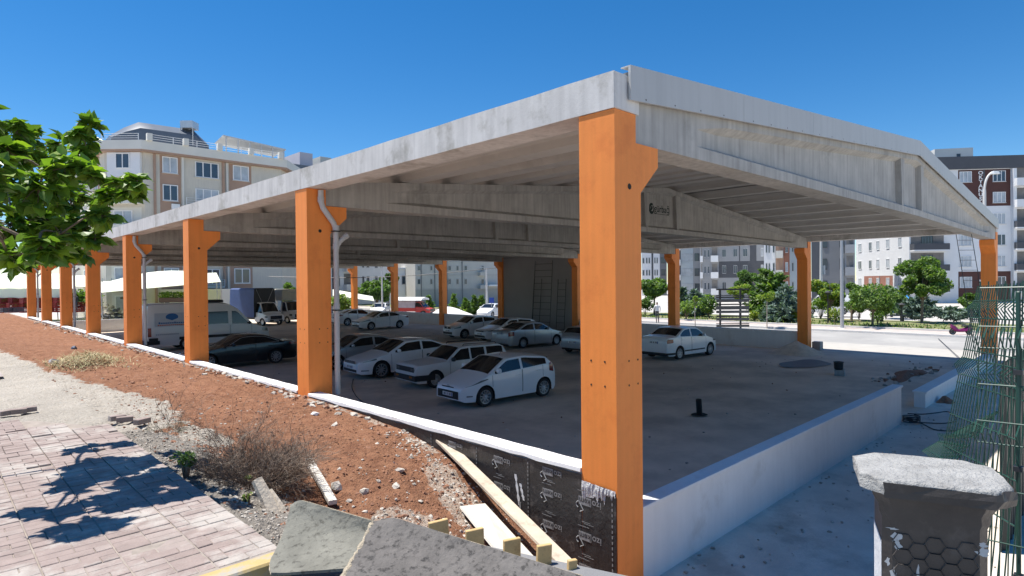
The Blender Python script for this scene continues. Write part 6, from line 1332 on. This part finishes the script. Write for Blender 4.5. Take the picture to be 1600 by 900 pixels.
# curved crusted panels
CRUST = M('crusted_panel', (.185, .178, .148), .95, .25, 4, .35, 26, col2=(.09, .085, .07), fac2=.36, s2=22); CRUSTD = M('dark_crusted_panel', (.135, .123, .112), .95, .28, 4, .4, 26, col2=(.05, .046, .042), fac2=.40, s2=24); ROPE = M('frayed_fibre', (.44, .37, .27), .95, .25, 30, .6, 60)
def panel(name, label, TL, TR, BR, BL, sag, mat, edge):
    q = [np.array(atd(*p)) for p in (TL, TR, BR, BL)]; n = -fw*.9+np.array([0, 0, .45]); P = []
    for i in range(41):
        u = i/40; row = []
        for j in range(31):
            v = j/30; ru = .03*v*(1-v)*math.sin(u*5)
            p = (q[0]*(1-u)+q[1]*u)*(1-v)+(q[3]*(1-u)+q[2]*u)*v
            # rounded top-left corner and a hollow face
            cr = .07*max(0, 1-u*9)**1.5*max(0, 1-v*7)**1.5; bl = .10*max(0, 1-u*4)**1.2*max(0, v*5-4)**1.6; p = p-n*sag*4*v*(1-v)+np.array([0, 0, -cr])+bl*(q[1]-q[0])*.9+np.array([0, 0, bl*.3])+n*ru+n*.006*float(fbm(u*3+sag*9, v*3, 2.0, 3)); row.append(tuple(p))
        P.append(row)
    t = thing(name, label, 'panel', tuple(q[0])); O = q[0]; P = [[tuple(np.array(p)-O) for p in r] for r in P]
    MB().sheet(P, .018, mat).build('sheet', t, smooth=50)
    mb = MB(); r2 = random.Random(3); k = edge
    mb.tube([np.array(P[0][j])+np.array([r2.uniform(-.004, .004), r2.uniform(-.004, .004), .006]) for j in range(31)], [k*r2.uniform(.7, 1.3) for _ in range(31)], ROPE, 7); mb.tube([np.array(P[i][0])+np.array([0, 0, .002]) for i in range(41)], [k*.5]*41, ROPE, 6); mb.build('frayed_edge', t, smooth=60); return t
panel('curved_panel', 'grey-green crusted curved panel lying at the corner of the brick sidewalk', (457, 778, 4.35), (610, 822, 4.15), (575, 890, 3.75), (408, 902, 3.78), .10, CRUST, .007)
panel('curved_panel', 'darker crusted curved panel with a frayed rope-like edge in front of the stakes', (588, 803, 3.75), (910, 902, 3.35), (860, 1090, 2.6), (497, 960, 2.95), .09, CRUSTD, .016)
# old log ends
p = on_soil(428, 798); t0 = np.array(atd(431, 758, 4.75)); 
for da, lab in (((0, 0, 0), 'weathered split log leaning by the dry bush'), ((.09, -.05, -.05), 'thinner weathered log piece behind the split log')):
    a = p+np.array(da)-np.array([0, 0, .06]); b = a+np.array([-.06, .22, .30 if da[0] == 0 else .24]); mb = MB(); mb.tube([tuple(a-a), tuple((b-a)*.5+np.array([.01, 0, 0])), tuple(b-a)], [.065, .058, .05] if da[0] == 0 else [.04, .04, .03], WOODG, 7); tag(mb.build('log', smooth=30, loc=tuple(a)), lab, 'log')
# loose bricks
for i, (px, py, rz, up_) in enumerate(((183, 650, .2, 0.0), (195, 652, -.2, 0), (222, 655, .5, 0), (12, 642, .3, 0), (28, 640, .1, 0), (45, 637, -.1, 0), (160, 668, .15, 0.0))):
    p = at(px, py, 1.67); mb = MB(); mb.bbox((-.1, -.05, 0), (.1, .05, .07), PAV[2], .004); o = mb.build('loose_brick', loc=(p[0], p[1], max(float(soil(p[0], p[1])), 1.60)+.01+up_)); o.rotation_euler = (g.uniform(-.06, .06), g.uniform(-.06, .06), rz); tag(o, ['loose brick touching the paving edge, end of the trio by the gravel', 'middle loose brick of the trio beside the gravel strip', 'loose brick of the trio closest to the small dry tuft', 'outermost loose brick on the cream sand', 'middle brick of the short row on the cream sand', 'inner brick of the short row on the cream sand', 'single loose brick lying apart just above the paving'][i], 'brick', 'loose bricks at the paving edge')
# dry twiggy shrubs
TWIG = M('dry_twig', (.145, .095, .065), .9, .3, 8); TWIGG = M('grey_twig', (.22, .175, .135), .9, .3, 8)
def twig_bush(name, label, base, rad, h, n, seed, mats, cat='dry shrub', lean=(0, 0), thick=.0035, flat=1.0):
    r_ = random.Random(seed); t = thing(name, label, cat, tuple(base)); mb = MB()
    def branch(p, d, L, rr, lev):
        pts = [p]; q = np.array(p); dd = np.array(d)
        for i in range(4): dd = dd+np.array([r_.gauss(0, .22), r_.gauss(0, .22), r_.gauss(.02, .16)]); dd /= np.linalg.norm(dd); q = q+dd*L/4; pts.append(tuple(q))
        mb.tube(pts, [rr, rr*.85, rr*.7, rr*.5, rr*.25], mats[r_.random() < .4], 3, cap=False)
        if lev < 2:
            for k in range(r_.choice((2, 3, 4))):
                b = np.array(pts[r_.choice((1, 2, 3, 4))]); nd = dd+np.array([r_.gauss(0, .7), r_.gauss(0, .7), r_.gauss(0, .4)]); nd /= np.linalg.norm(nd); branch(tuple(b), nd, L*r_.uniform(.35, .65), rr*.6, lev+1)
    for i in range(n):
        a = r_.uniform(0, 6.28); o = r_.random()**.5*rad*.6; el = r_.uniform(.15, 1.0)*flat; d = np.array([math.cos(a)*math.cos(el)+lean[0], math.sin(a)*math.cos(el)+lean[1], math.sin(el)]); d /= np.linalg.norm(d)
        branch((math.cos(a)*o, math.sin(a)*o, -.03), d, (rad*.75 if el < .5 else h)*r_.uniform(.5, 1.1), thick*r_.uniform(.6, 1.4), 0)
    mb.build('twigs', t); return t
b = on_soil(400, 748); twig_bush('dry_bush', 'big tangled dry brown bush at the edge of the red soil', b, .50, .46, 900, 3, (TWIG, TWIGG), thick=.0042, flat=.8)
b = on_soil(372, 690); twig_bush('dry_bush', 'sparse greyish dry bush rising behind the big tangled one', b, .42, .70, 60, 4, (TWIGG, TWIG), thick=.003)
b = on_soil(268, 651); twig_bush('dry_bush', 'small upright dry tuft on the cream sand edge', b, .16, .42, 14, 5, (TWIG, TWIGG), flat=1.4)
b = on_soil(262, 675); twig_bush('dry_bush', 'low round grey-green tuft beside the gravel strip', b, .22, .22, 60, 6, (M('olive_twig', (.13, .125, .075), .9, .25, 8), TWIGG), thick=.003)
b = on_soil(487, 712); twig_bush('dry_bush', 'tiny dry sprig standing alone on the red soil', b, .09, .18, 6, 7, (TWIG, TWIGG), flat=1.4, thick=.003)
b = at(291, 741, 1.62); bush('green_sapling', 'small green sapling growing from the gravel strip', (b[0], b[1], float(soil(b[0], b[1]))), .36, .15, [G2, G1], [2, 1], 130, .03, 7)
for px, py, lab in ((387, 785, 'tiny green weed tuft nearest the split log'), (388, 757, 'tiny pale weed tuft under the dry bush')):
    b = on_soil(px, py); bush('weed', lab, tuple(b), .10, .07, [G6, STRAW], [1, 1], 50, .022, px)
# straw heap
b = on_soil(130, 570); t = thing('straw_heap', 'heap of dry yellow straw and weeds on the red soil', 'straw heap', tuple(b)); r2 = random.Random(9); mb = MB()
OLIVE = M('olive_straw', (.24, .21, .10), .9, .25, 6)
for i in range(2200):
    x = r2.gauss(0, .55); y = r2.gauss(0, .9); q = max(0, 1-(x/1.0)**2-(y/1.7)**2); z = .30*q*r2.random(); a = r2.uniform(0, 6.28); L = r2.uniform(.08, .25); w_ = .009
    d = np.array([math.cos(a), math.sin(a), r2.uniform(-.3, .6)]); s_ = np.array([-math.sin(a), math.cos(a), 0])*w_; p = np.array([x*.8+y*.15, y, z]); mb.add([p-s_, p+s_, p+d*L+s_*.3, p+d*L-s_*.3], [(0, 1, 2, 3)], OLIVE if r2.random() < .55 else STRAW)
mb.build('straw', t)

# ================================================================== FOREGROUND TREE
L1 = M('mulberry_leaf', (.16, .26, .038), .42, .3, 2.0, trans=.38, spec=.5); L2 = M('mulberry_leaf_dark', (.105, .185, .03), .40, .3, 2.0, trans=.32, spec=.5); L3 = M('mulberry_leaf_fresh', (.24, .34, .04), .45, .25, 2.0, trans=.45, spec=.5)
def mulberry():
    t = thing('mulberry_tree', 'leafy mulberry tree reaching over the brick sidewalk at the picture edge', 'tree', (0, 0, 0)); r_ = random.Random(12); n3 = np.random.RandomState(12)
    base = np.array([-8.2, 4.4, 1.6]); fork = np.array([-8.0, 4.5, 3.3])
    MB().tube([base-(0, 0, .2), base+(.05, 0, .6), (base+fork)/2, fork], [.16, .13, .12, .10], BARK, 9).build('trunk', t, smooth=50)
    spec = [(20, 205, 34, 6.3), (35, 245, 42, 6.2), (8, 290, 42, 6.0), (62, 292, 44, 6.1), (100, 262, 30, 6.3), (135, 222, 18, 6.4), (141, 196, 11, 6.4), (112, 312, 38, 6.0), (70, 342, 42, 5.9), (18, 350, 38, 5.8), (130, 352, 32, 6.0), (122, 388, 22, 6.1), (62, 384, 34, 5.9), (12, 398, 30, 5.8), (158, 338, 18, 6.2), (186, 292, 18, 6.3), (214, 284, 15, 6.4), (172, 306, 20, 6.3), (142, 272, 20, 6.3), (92, 226, 16, 6.4), (148, 372, 16, 6.2), (100, 398, 14, 6.1), (30, 412, 18, 5.8), (8, 235, 24, 6.3), (85, 300, 34, 6.6), (50, 215, 22, 6.6), (40, 320, 34, 6.5), (95, 365, 28, 6.3), (45, 395, 26, 6.2), (150, 310, 20, 6.4), (128, 245, 18, 6.6), (70, 250, 26, 6.7), (115, 205, 10, 6.5), (205, 300, 12, 6.3), (-40, 260, 60, 6.2), (-50, 340, 60, 6.0), (-40, 190, 40, 6.4), (190, 284, 10, 6.4)]
    mb = MB(); V = []; Fc = []; MI = []
    # lobed leaf outline, folded on the midrib, length 1
    out = [(0, 0), (.15, .02), (.32, .08), (.41, .27), (.36, .40), (.37, .52), (.26, .70), (.13, .86), (0, 1.08)]
    def leaf(p, d, nrm, s, m):
        d = d/np.linalg.norm(d); nrm = nrm-d*(nrm@d); nrm /= np.linalg.norm(nrm)+1e-9; sd_ = np.cross(d, nrm); o = len(V); fold = r_.uniform(.05, .35); curl = r_.uniform(.05, .4)
        def pt(x, y): return p+s*(sd_*x+d*y*(1-.1*curl*y)+nrm*(abs(x)*fold-curl*y*y*.45))
        nb = len(out)
        for x, y in out: V.append(pt(x, y))
        for x, y in out[1:-1]: V.append(pt(-x, y))
        for y in (.3, .65): V.append(pt(0, y))
        m1, m2 = o+nb+nb-2, o+nb+nb-1
        R_ = [o+i for i in range(nb)]; Lf = [o]+[o+nb+i for i in range(nb-2)]+[o+nb-1]
        for S_, fl in ((R_, 0), (Lf, 1)):
            for f in ((S_[0], S_[1], S_[2], m1), (m1, S_[2], S_[3], S_[4]), (m1, S_[4], S_[5], m2), (m2, S_[5], S_[6], S_[7]), (m2, S_[7], S_[8])): Fc.append(f[::-1] if fl else f); MI.append(m)
    spec = [(px, py, rp, D+r_.uniform(-1.0, .7) if px > 0 else D-r_.uniform(.8, 2.0)) for px, py, rp, D in spec]
    allc = sorted([(np.array(atd(px, py, D)), rp*D/F, rp, px) for px, py, rp, D in spec], key=lambda q: np.linalg.norm(q[0]-fork)); done = [(fork, .05)]
    for c, R0, rp, px in allc:
        b0, br = min(done, key=lambda q: np.linalg.norm(q[0]-c)); m_ = (b0+c)/2+np.array([r_.uniform(-.06, .06), r_.uniform(-.06, .06), r_.uniform(.0, .10)]); done.append((c, br*.72))
        mb.tube(smooth_path([b0, m_, c], 5), list(np.linspace(br*.75, max(.004, br*.4), 11)), BARK, 6)
        n_ = int(22+rp*rp*.062*(1 if px > 0 else .45))
        for k in range(int(n_/6)+2):
            d = np.array(n3.normal(size=3)); d /= np.linalg.norm(d); e = c+d*R0*r_.uniform(.5, 1.0)*np.array([1, 1, .85]); mb.tube([tuple(c), tuple((c+e)/2+np.array([0, 0, .02])), tuple(e)], [.006, .004, .002], BARK, 4, cap=False)
            for q in range(7):
                t_ = r_.uniform(.3, 1.05); p = c+(e-c)*t_; az = n3.normal(size=3)*.8+d; az[2] = az[2]*.5-.30; nrm = np.array([r_.gauss(0, .45), r_.gauss(0, .45), 1.0]); leaf(p, az, nrm, r_.uniform(.075, .145), r_.choices((0, 1, 2), (5, 4, 1.3))[0])
    mb.build('branches', t, smooth=60)
    me = bpy.data.meshes.new('crown'); me.from_pydata([tuple(v) for v in V], [], Fc)
    for m in (L1, L2, L3): me.materials.append(m)
    me.polygons.foreach_set('material_index', MI); put('crown', me, t)
mulberry()

# ================================================================== RIGHT FOREGROUND
CAPM = M('white_pillar_cap', (.37, .365, .35), .9, .2, 9, .8, 40, col2=(.27, .262, .25), fac2=.3, s2=6); PBR = M('dark_pillar_paint', (.062, .051, .044), .45, .25, 5, .25, 25, col2=(.10, .085, .075), fac2=.3, s2=4); SCUFF = M('pillar_scuff', (.58, .56, .53), .85, .15, 10)
def pillar():
    cA = atd(1330, 722, 2.62); cB = atd(1575, 745, 2.30); ctr = atd(1448, 742, 2.42); ztop = 2.74; d = (cB-cA)[:2]; rz = math.atan2(d[1], d[0])+.22
    t = thing('fence_pillar', 'dark painted concrete fence pillar with a rough white cap and honeycomb relief', 'pillar', (ctr[0], ctr[1], 0), rz)
    def oct_(a, b, c, z, j=0.0, r_=random.Random(1)):
        base = [(-a+c, -b), (a-c, -b), (a, -b+c), (a, b-c), (a-c, b), (-a+c, b), (-a, b-c), (-a, -b+c)]; out = []
        for i in range(8):
            p, q = base[i], base[(i+1) % 8]
            for k in range(4): s_ = k/4; out.append((p[0]*(1-s_)+q[0]*s_+r_.uniform(-j, j), p[1]*(1-s_)+q[1]*s_+r_.uniform(-j, j), z+r_.uniform(-j, j)*.7))
        return out
    mb = MB(); mb.rings([oct_(.243, .205, .08, ztop-.065, .003), oct_(.247, .208, .08, ztop-.012, .004), oct_(.241, .202, .08, ztop-.003, .004), oct_(.228, .19, .075, ztop, .002)], CAPM); mb.build('cap', t, smooth=50)
    mb = MB(); pa = [oct_(.252, .213, .08, ztop-.068, .002), oct_(.254, .216, .08, ztop-.04, .004), oct_(.251, .2125, .08, ztop-.014, .008)]
    mb.rings([r[0:14] for r in pa], PBR, closed=False, cap=False); mb.build('cap_paint', t)
    mb = MB(); mb.rings([oct_(.168, .15, .03, 1.50), oct_(.168, .15, .03, ztop-.17), oct_(.177, .159, .035, ztop-.15), oct_(.180, .162, .04, ztop-.12), oct_(.198, .175, .05, ztop-.09), oct_(.206, .182, .05, ztop-.066)], PBR); mb.build('shaft', t, smooth=35)
    # raised arch with honeycomb on the front
    y = -.1515; mb = MB(); P1 = []; P2 = []
    for a in np.linspace(0, math.pi, 15): P1.append((.165*math.cos(a), y, ztop-.53+.115*math.sin(a))); P2.append((.15*math.cos(a), y-.012, ztop-.53+.10*math.sin(a)))
    mb.grid([[(-.165, y, 1.5)]+P1[::-1]+[(.165, y, 1.5)], [(-.15, y-.012, 1.5)]+P2[::-1]+[(.15, y-.012, 1.5)]], PBR)
    f_ = [(-.15, y-.012, 1.5)]+P2[::-1]+[(.15, y-.012, 1.5)]; mb.add(f_, [tuple(range(len(f_)))], PBR); mb.build('arch_relief', t)
    mb = MB(); hr = .034
    def hexa(cx, cz, yy, mat, w_=.0022):
        pts = [(cx+hr*math.cos(R(60*i)), yy, cz+hr*math.sin(R(60*i))) for i in range(7)]; mb.tube(pts, w_, mat, 4)
    for i in range(-6, 7):
        for j in range(0, 14):
            cx = i*hr*1.5; cz = ztop-.25-j*hr*math.sqrt(3)-(hr*math.sqrt(3)/2 if i % 2 else 0)
            ins = cz < ztop-.53 and abs(cx) < .12 or (cz > ztop-.53 and (cx/.125)**2+((cz-ztop+.53)/.075)**2 < 1); outs = (abs(cx) < .125 and not (abs(cx) < .17+hr and cz < ztop-.50) and ((cx/.20)**2+((cz-ztop+.53)/.15)**2 > 1.1))
            if ins: hexa(cx, cz, y-.013, SCUFF if (i, j) in ((-1, 10), (-1, 9)) else PBR)
            elif outs and cz < ztop-.20: hexa(cx, cz, y-.0005, PBR)
    mb.build('honeycomb_relief', t)
    r_ = random.Random(5); mb = MB()   # chipped paint showing pale concrete
    for cx, cz, w_, h_ in ((-.14, -.24, .03, .03), (-.135, -.27, .02, .025), (-.145, -.40, .022, .05), (-.13, -.44, .02, .03), (-.17, -.335, .012, .02), (-.06, -.36, .008, .035), (.115, -.385, .005, .04), (.135, -.375, .02, .008), (.14, -.40, .008, .03), (.165, -.25, .03, .025), (.165, -.22, .02, .012), (-.155, -.50, .03, .012), (-.15, -.205, .03, .006)):
        n_ = 11; w_ *= .75; h_ *= .8; n_ = 15; cx *= .9; mb.add([(cx+w_*math.cos(a)*r_.uniform(.35, 1.3), -.1512 if cz > -.6 else y-.015, ztop+cz+h_*math.sin(a)*r_.uniform(.35, 1.3)) for a in np.linspace(0, 6.28, n_+1)[:-1]], [tuple(range(n_))], SCUFF)
    mb.build('chipped_paint', t)
    mb = MB(); mb.box((-.1705, -.115, 1.5), (-.1692, .115, ztop-.27), M('white_limewash', (.66, .66, .67), .85, .1, 6, .3, 40)); mb.build('whitewashed_side', t)
pillar()
WIRE = M('green_coated_wire', (.010, .060, .042), .4, .15, 10, spec=.5)
def mesh_panel(name, label, A0, A1, B0, B1, n, folds, rows, r=.0028, foldd=.045, vmin=0.0):
    # A0/A1: bottom/top of the first upright, B0/B1 of the last one
    A0, A1, B0, B1 = [np.array(p, float) for p in (A0, A1, B0, B1)]; t = thing(name, label, 'fence panel', tuple(A0)); nrm = np.cross(B0-A0, A1-A0); nrm /= np.linalg.norm(nrm)
    ys_ = [vmin]; prof = [0]
    for f in folds: ys_ += [f-.055, f, f+.055]; prof += [0, 1, 0]
    ys_ += [1.0]; prof += [0]
    mb = MB()
    def pt(u, v, off=0.0): return A0*(1-u)*(1-v)+B0*u*(1-v)+A1*(1-u)*v+B1*u*v+nrm*(foldd*np.interp(v, ys_, prof)+off)-A0
    for i in range(n+1): mb.tube([tuple(pt(i/n, v)) for v in ys_], r, WIRE, 5)
    for v in list(rows)+([-.2, -.55, -.9] if vmin < 0 else []): mb.tube([tuple(pt(u, v, r*1.2)) for u in np.linspace(0, 1, 9)], r*1.1, WIRE, 5)
    mb.build('wire_mesh', t); return t, pt
Da = 4.9
A0 = atd(1474, 700, 5.2); A1 = atd(1528, 447, 5.0); B0 = atd(1592, 760, 3.0); B1 = atd(1616, 440, 2.95)
mesh_panel('wire_fence', 'loose green welded-mesh fence panel leaning over the shaded path', A0, A1, B0, B1, 20, (.52, .86), (.02, .22, .42, .47, .57, .62, .81, .91), .0040, vmin=-1.1)
A0 = atd(1525, 772, 2.62); A1 = atd(1532, 440, 2.62); B0 = atd(1680, 800, 2.35); B1 = atd(1688, 436, 2.35)
t, pt = mesh_panel('wire_fence', 'upright green welded-mesh fence panel with folded ribs right behind the pillar', A0, A1, B0, B1, 11, (.30, .74), (.04, .25, .35, .52, .69, .79, .97), .0028, vmin=-1.08)
A0 = atd(1440, 705, 5.6); A1 = atd(1505, 668, 5.6); B0 = atd(1480, 735, 4.6); B1 = atd(1562, 640, 4.3)
mesh_panel('wire_fence', 'crumpled piece of green mesh fence lying low behind the pillar cap', A0, A1, B0, B1, 16, (.5,), (.1, .4, .6, .9), .004, .06)
p = atd(1591, 455, 2.5); t = thing('fence_post', 'dark green square fence post beside the pillar', 'post', (p[0], p[1], 1.5)); MB().bbox((-.008, -.008, 0), (.008, .008, p[2]-1.5), M('post_green', (.012, .055, .04), .45, .1, 6), .004).build('tube', t)
for z in (.35, .75, 1.2, 1.6): MB().box((-.018, -.016, z), (.018, .016, z+.02), BLACKM).build('clip', t)
# dark ribbed hoarding along the neighbour plot
HOARD = M('dark_hoarding', (.025, .035, .033), .55, .15, 2); P = []; x = 4.45; 
mb = MB(); pts = []
while x < 13.5: pts += [(x, -2.72), (x+.10, -2.72), (x+.13, -2.76), (x+.20, -2.76), (x+.23, -2.72)]; x += .23
hz = lambda q: 2.42-0.012*q
mb.grid([[(a, b, 0.0), (a, b, hz(a-4.4))] for a, b in pts], HOARD)
t = thing('site_hoarding', 'dark ribbed metal hoarding standing along the sunlit strip', 'hoarding', (0, 0, 0)); mb.build('ribbed_sheet', t)
mb = MB(); mb.box((4.47, -2.715, 0), (13.5, -2.70, 2.30), HOARD); mb.build('backing', t)
for q in np.arange(4.5, 13.5, 2.2): MB().box((q+.3, -2.698, 0), (q+.36, -2.66, 2.25), BLACKM).build('post', t)
# ================================================================== PEOPLE
def person(name, label, loc, rz, pose, shirt, trousers, skin, hair, s=1.0):
    t = thing(name, label, 'person', loc, rz)
    J = {'pelvis': (0, 0, .92), 'waist': (0, 0, 1.08), 'chest': (0, .01, 1.30), 'neck': (0, 0, 1.47), 'head': (0, .03, 1.56), 'top': (0, .01, 1.70),
         'hl': (.09, 0, .90), 'kl': (.10, .10*pose, .50), 'al': (.10, -.05*pose, .09), 'tl': (.11, .12-.02*pose, .03), 'hr': (-.09, 0, .90), 'kr': (-.10, -.02*pose, .50), 'ar': (-.10, -.22*pose, .10), 'tr': (-.11, -.08*pose, .03),
         'sl': (.19, 0, 1.40), 'el': (.25, -.05*pose, 1.13), 'wl': (.24, .10*pose, .90), 'sr': (-.19, 0, 1.40), 'er': (-.25, .04*pose, 1.13), 'wr': (-.24, .12*pose, .90)}
    rad = {'pelvis': .15, 'waist': .135, 'chest': .155, 'neck': .06, 'head': .095, 'top': .07, 'hl': .09, 'kl': .065, 'al': .045, 'tl': .035, 'hr': .09, 'kr': .065, 'ar': .045, 'tr': .035, 'sl': .07, 'el': .045, 'wl': .032, 'sr': .07, 'er': .045, 'wr': .032}
    E_ = [('pelvis', 'waist'), ('waist', 'chest'), ('chest', 'neck'), ('neck', 'head'), ('head', 'top'), ('pelvis', 'hl'), ('hl', 'kl'), ('kl', 'al'), ('al', 'tl'), ('pelvis', 'hr'), ('hr', 'kr'), ('kr', 'ar'), ('ar', 'tr'), ('chest', 'sl'), ('sl', 'el'), ('el', 'wl'), ('chest', 'sr'), ('sr', 'er'), ('er', 'wr')]
    names = list(J); me = bpy.data.meshes.new('body'); me.from_pydata([tuple(np.array(J[k])*s) for k in names], [(names.index(a), names.index(b)) for a, b in E_], [])
    o = put('body', me, t); sm = o.modifiers.new('skin', 'SKIN')
    if me.skin_vertices:
        for i, k in enumerate(names): me.skin_vertices[0].data[i].radius = (rad[k]*s, rad[k]*s*.8); me.skin_vertices[0].data[i].use_root = (k == 'pelvis')
    sb = o.modifiers.new('sub', 'SUBSURF'); sb.levels = 1; sb.render_levels = 2
    # cloth by height: skin above the collar, shirt, trousers
    m = bpy.data.materials.new('person_cloth_'+name+str(rz)); m.use_nodes = True; n = m.node_tree.nodes; l = m.node_tree.links; tc = n.new('ShaderNodeTexCoord'); sx = n.new('ShaderNodeSeparateXYZ'); l.new(tc.outputs['Object'], sx.inputs[0]); cr = n.new('ShaderNodeValToRGB'); cr.color_ramp.interpolation = 'CONSTANT'
    mp = n.new('ShaderNodeMath'); mp.operation = 'DIVIDE'; l.new(sx.outputs[2], mp.inputs[0]); mp.inputs[1].default_value = 1.8*s; l.new(mp.outputs[0], cr.inputs[0])
    els = [(0, (.05, .05, .055)), (.07/1.8, trousers), (.97/1.8, shirt), (1.46/1.8, skin), (1.62/1.8, hair)]
    cr.color_ramp.elements[0].color = (*els[0][1], 1); cr.color_ramp.elements[1].position = els[1][0]; cr.color_ramp.elements[1].color = (*els[1][1], 1)
    for p_, c_ in els[2:]: e = cr.color_ramp.elements.new(p_); e.color = (*c_, 1)
    l.new(cr.outputs[0], n['Principled BSDF'].inputs['Base Color']); me.materials.append(m); return t
pc = at(1027, 507, .0); person('person', 'person in a white shirt and dark trousers walking away along the pavement', (pc[0], pc[1], .12), YAW-math.pi/2, 1.0, (.75, .75, .74), (.05, .05, .06), (.40, .24, .17), (.03, .025, .02))
pc = P3(118, 59, 0); person('person', 'person in dark clothes standing by the brown crates at the market', (pc[0], pc[1], 1.1), YAW+math.pi/2, .3, (.03, .03, .04), (.03, .035, .05), (.42, .26, .19), (.03, .025, .02))
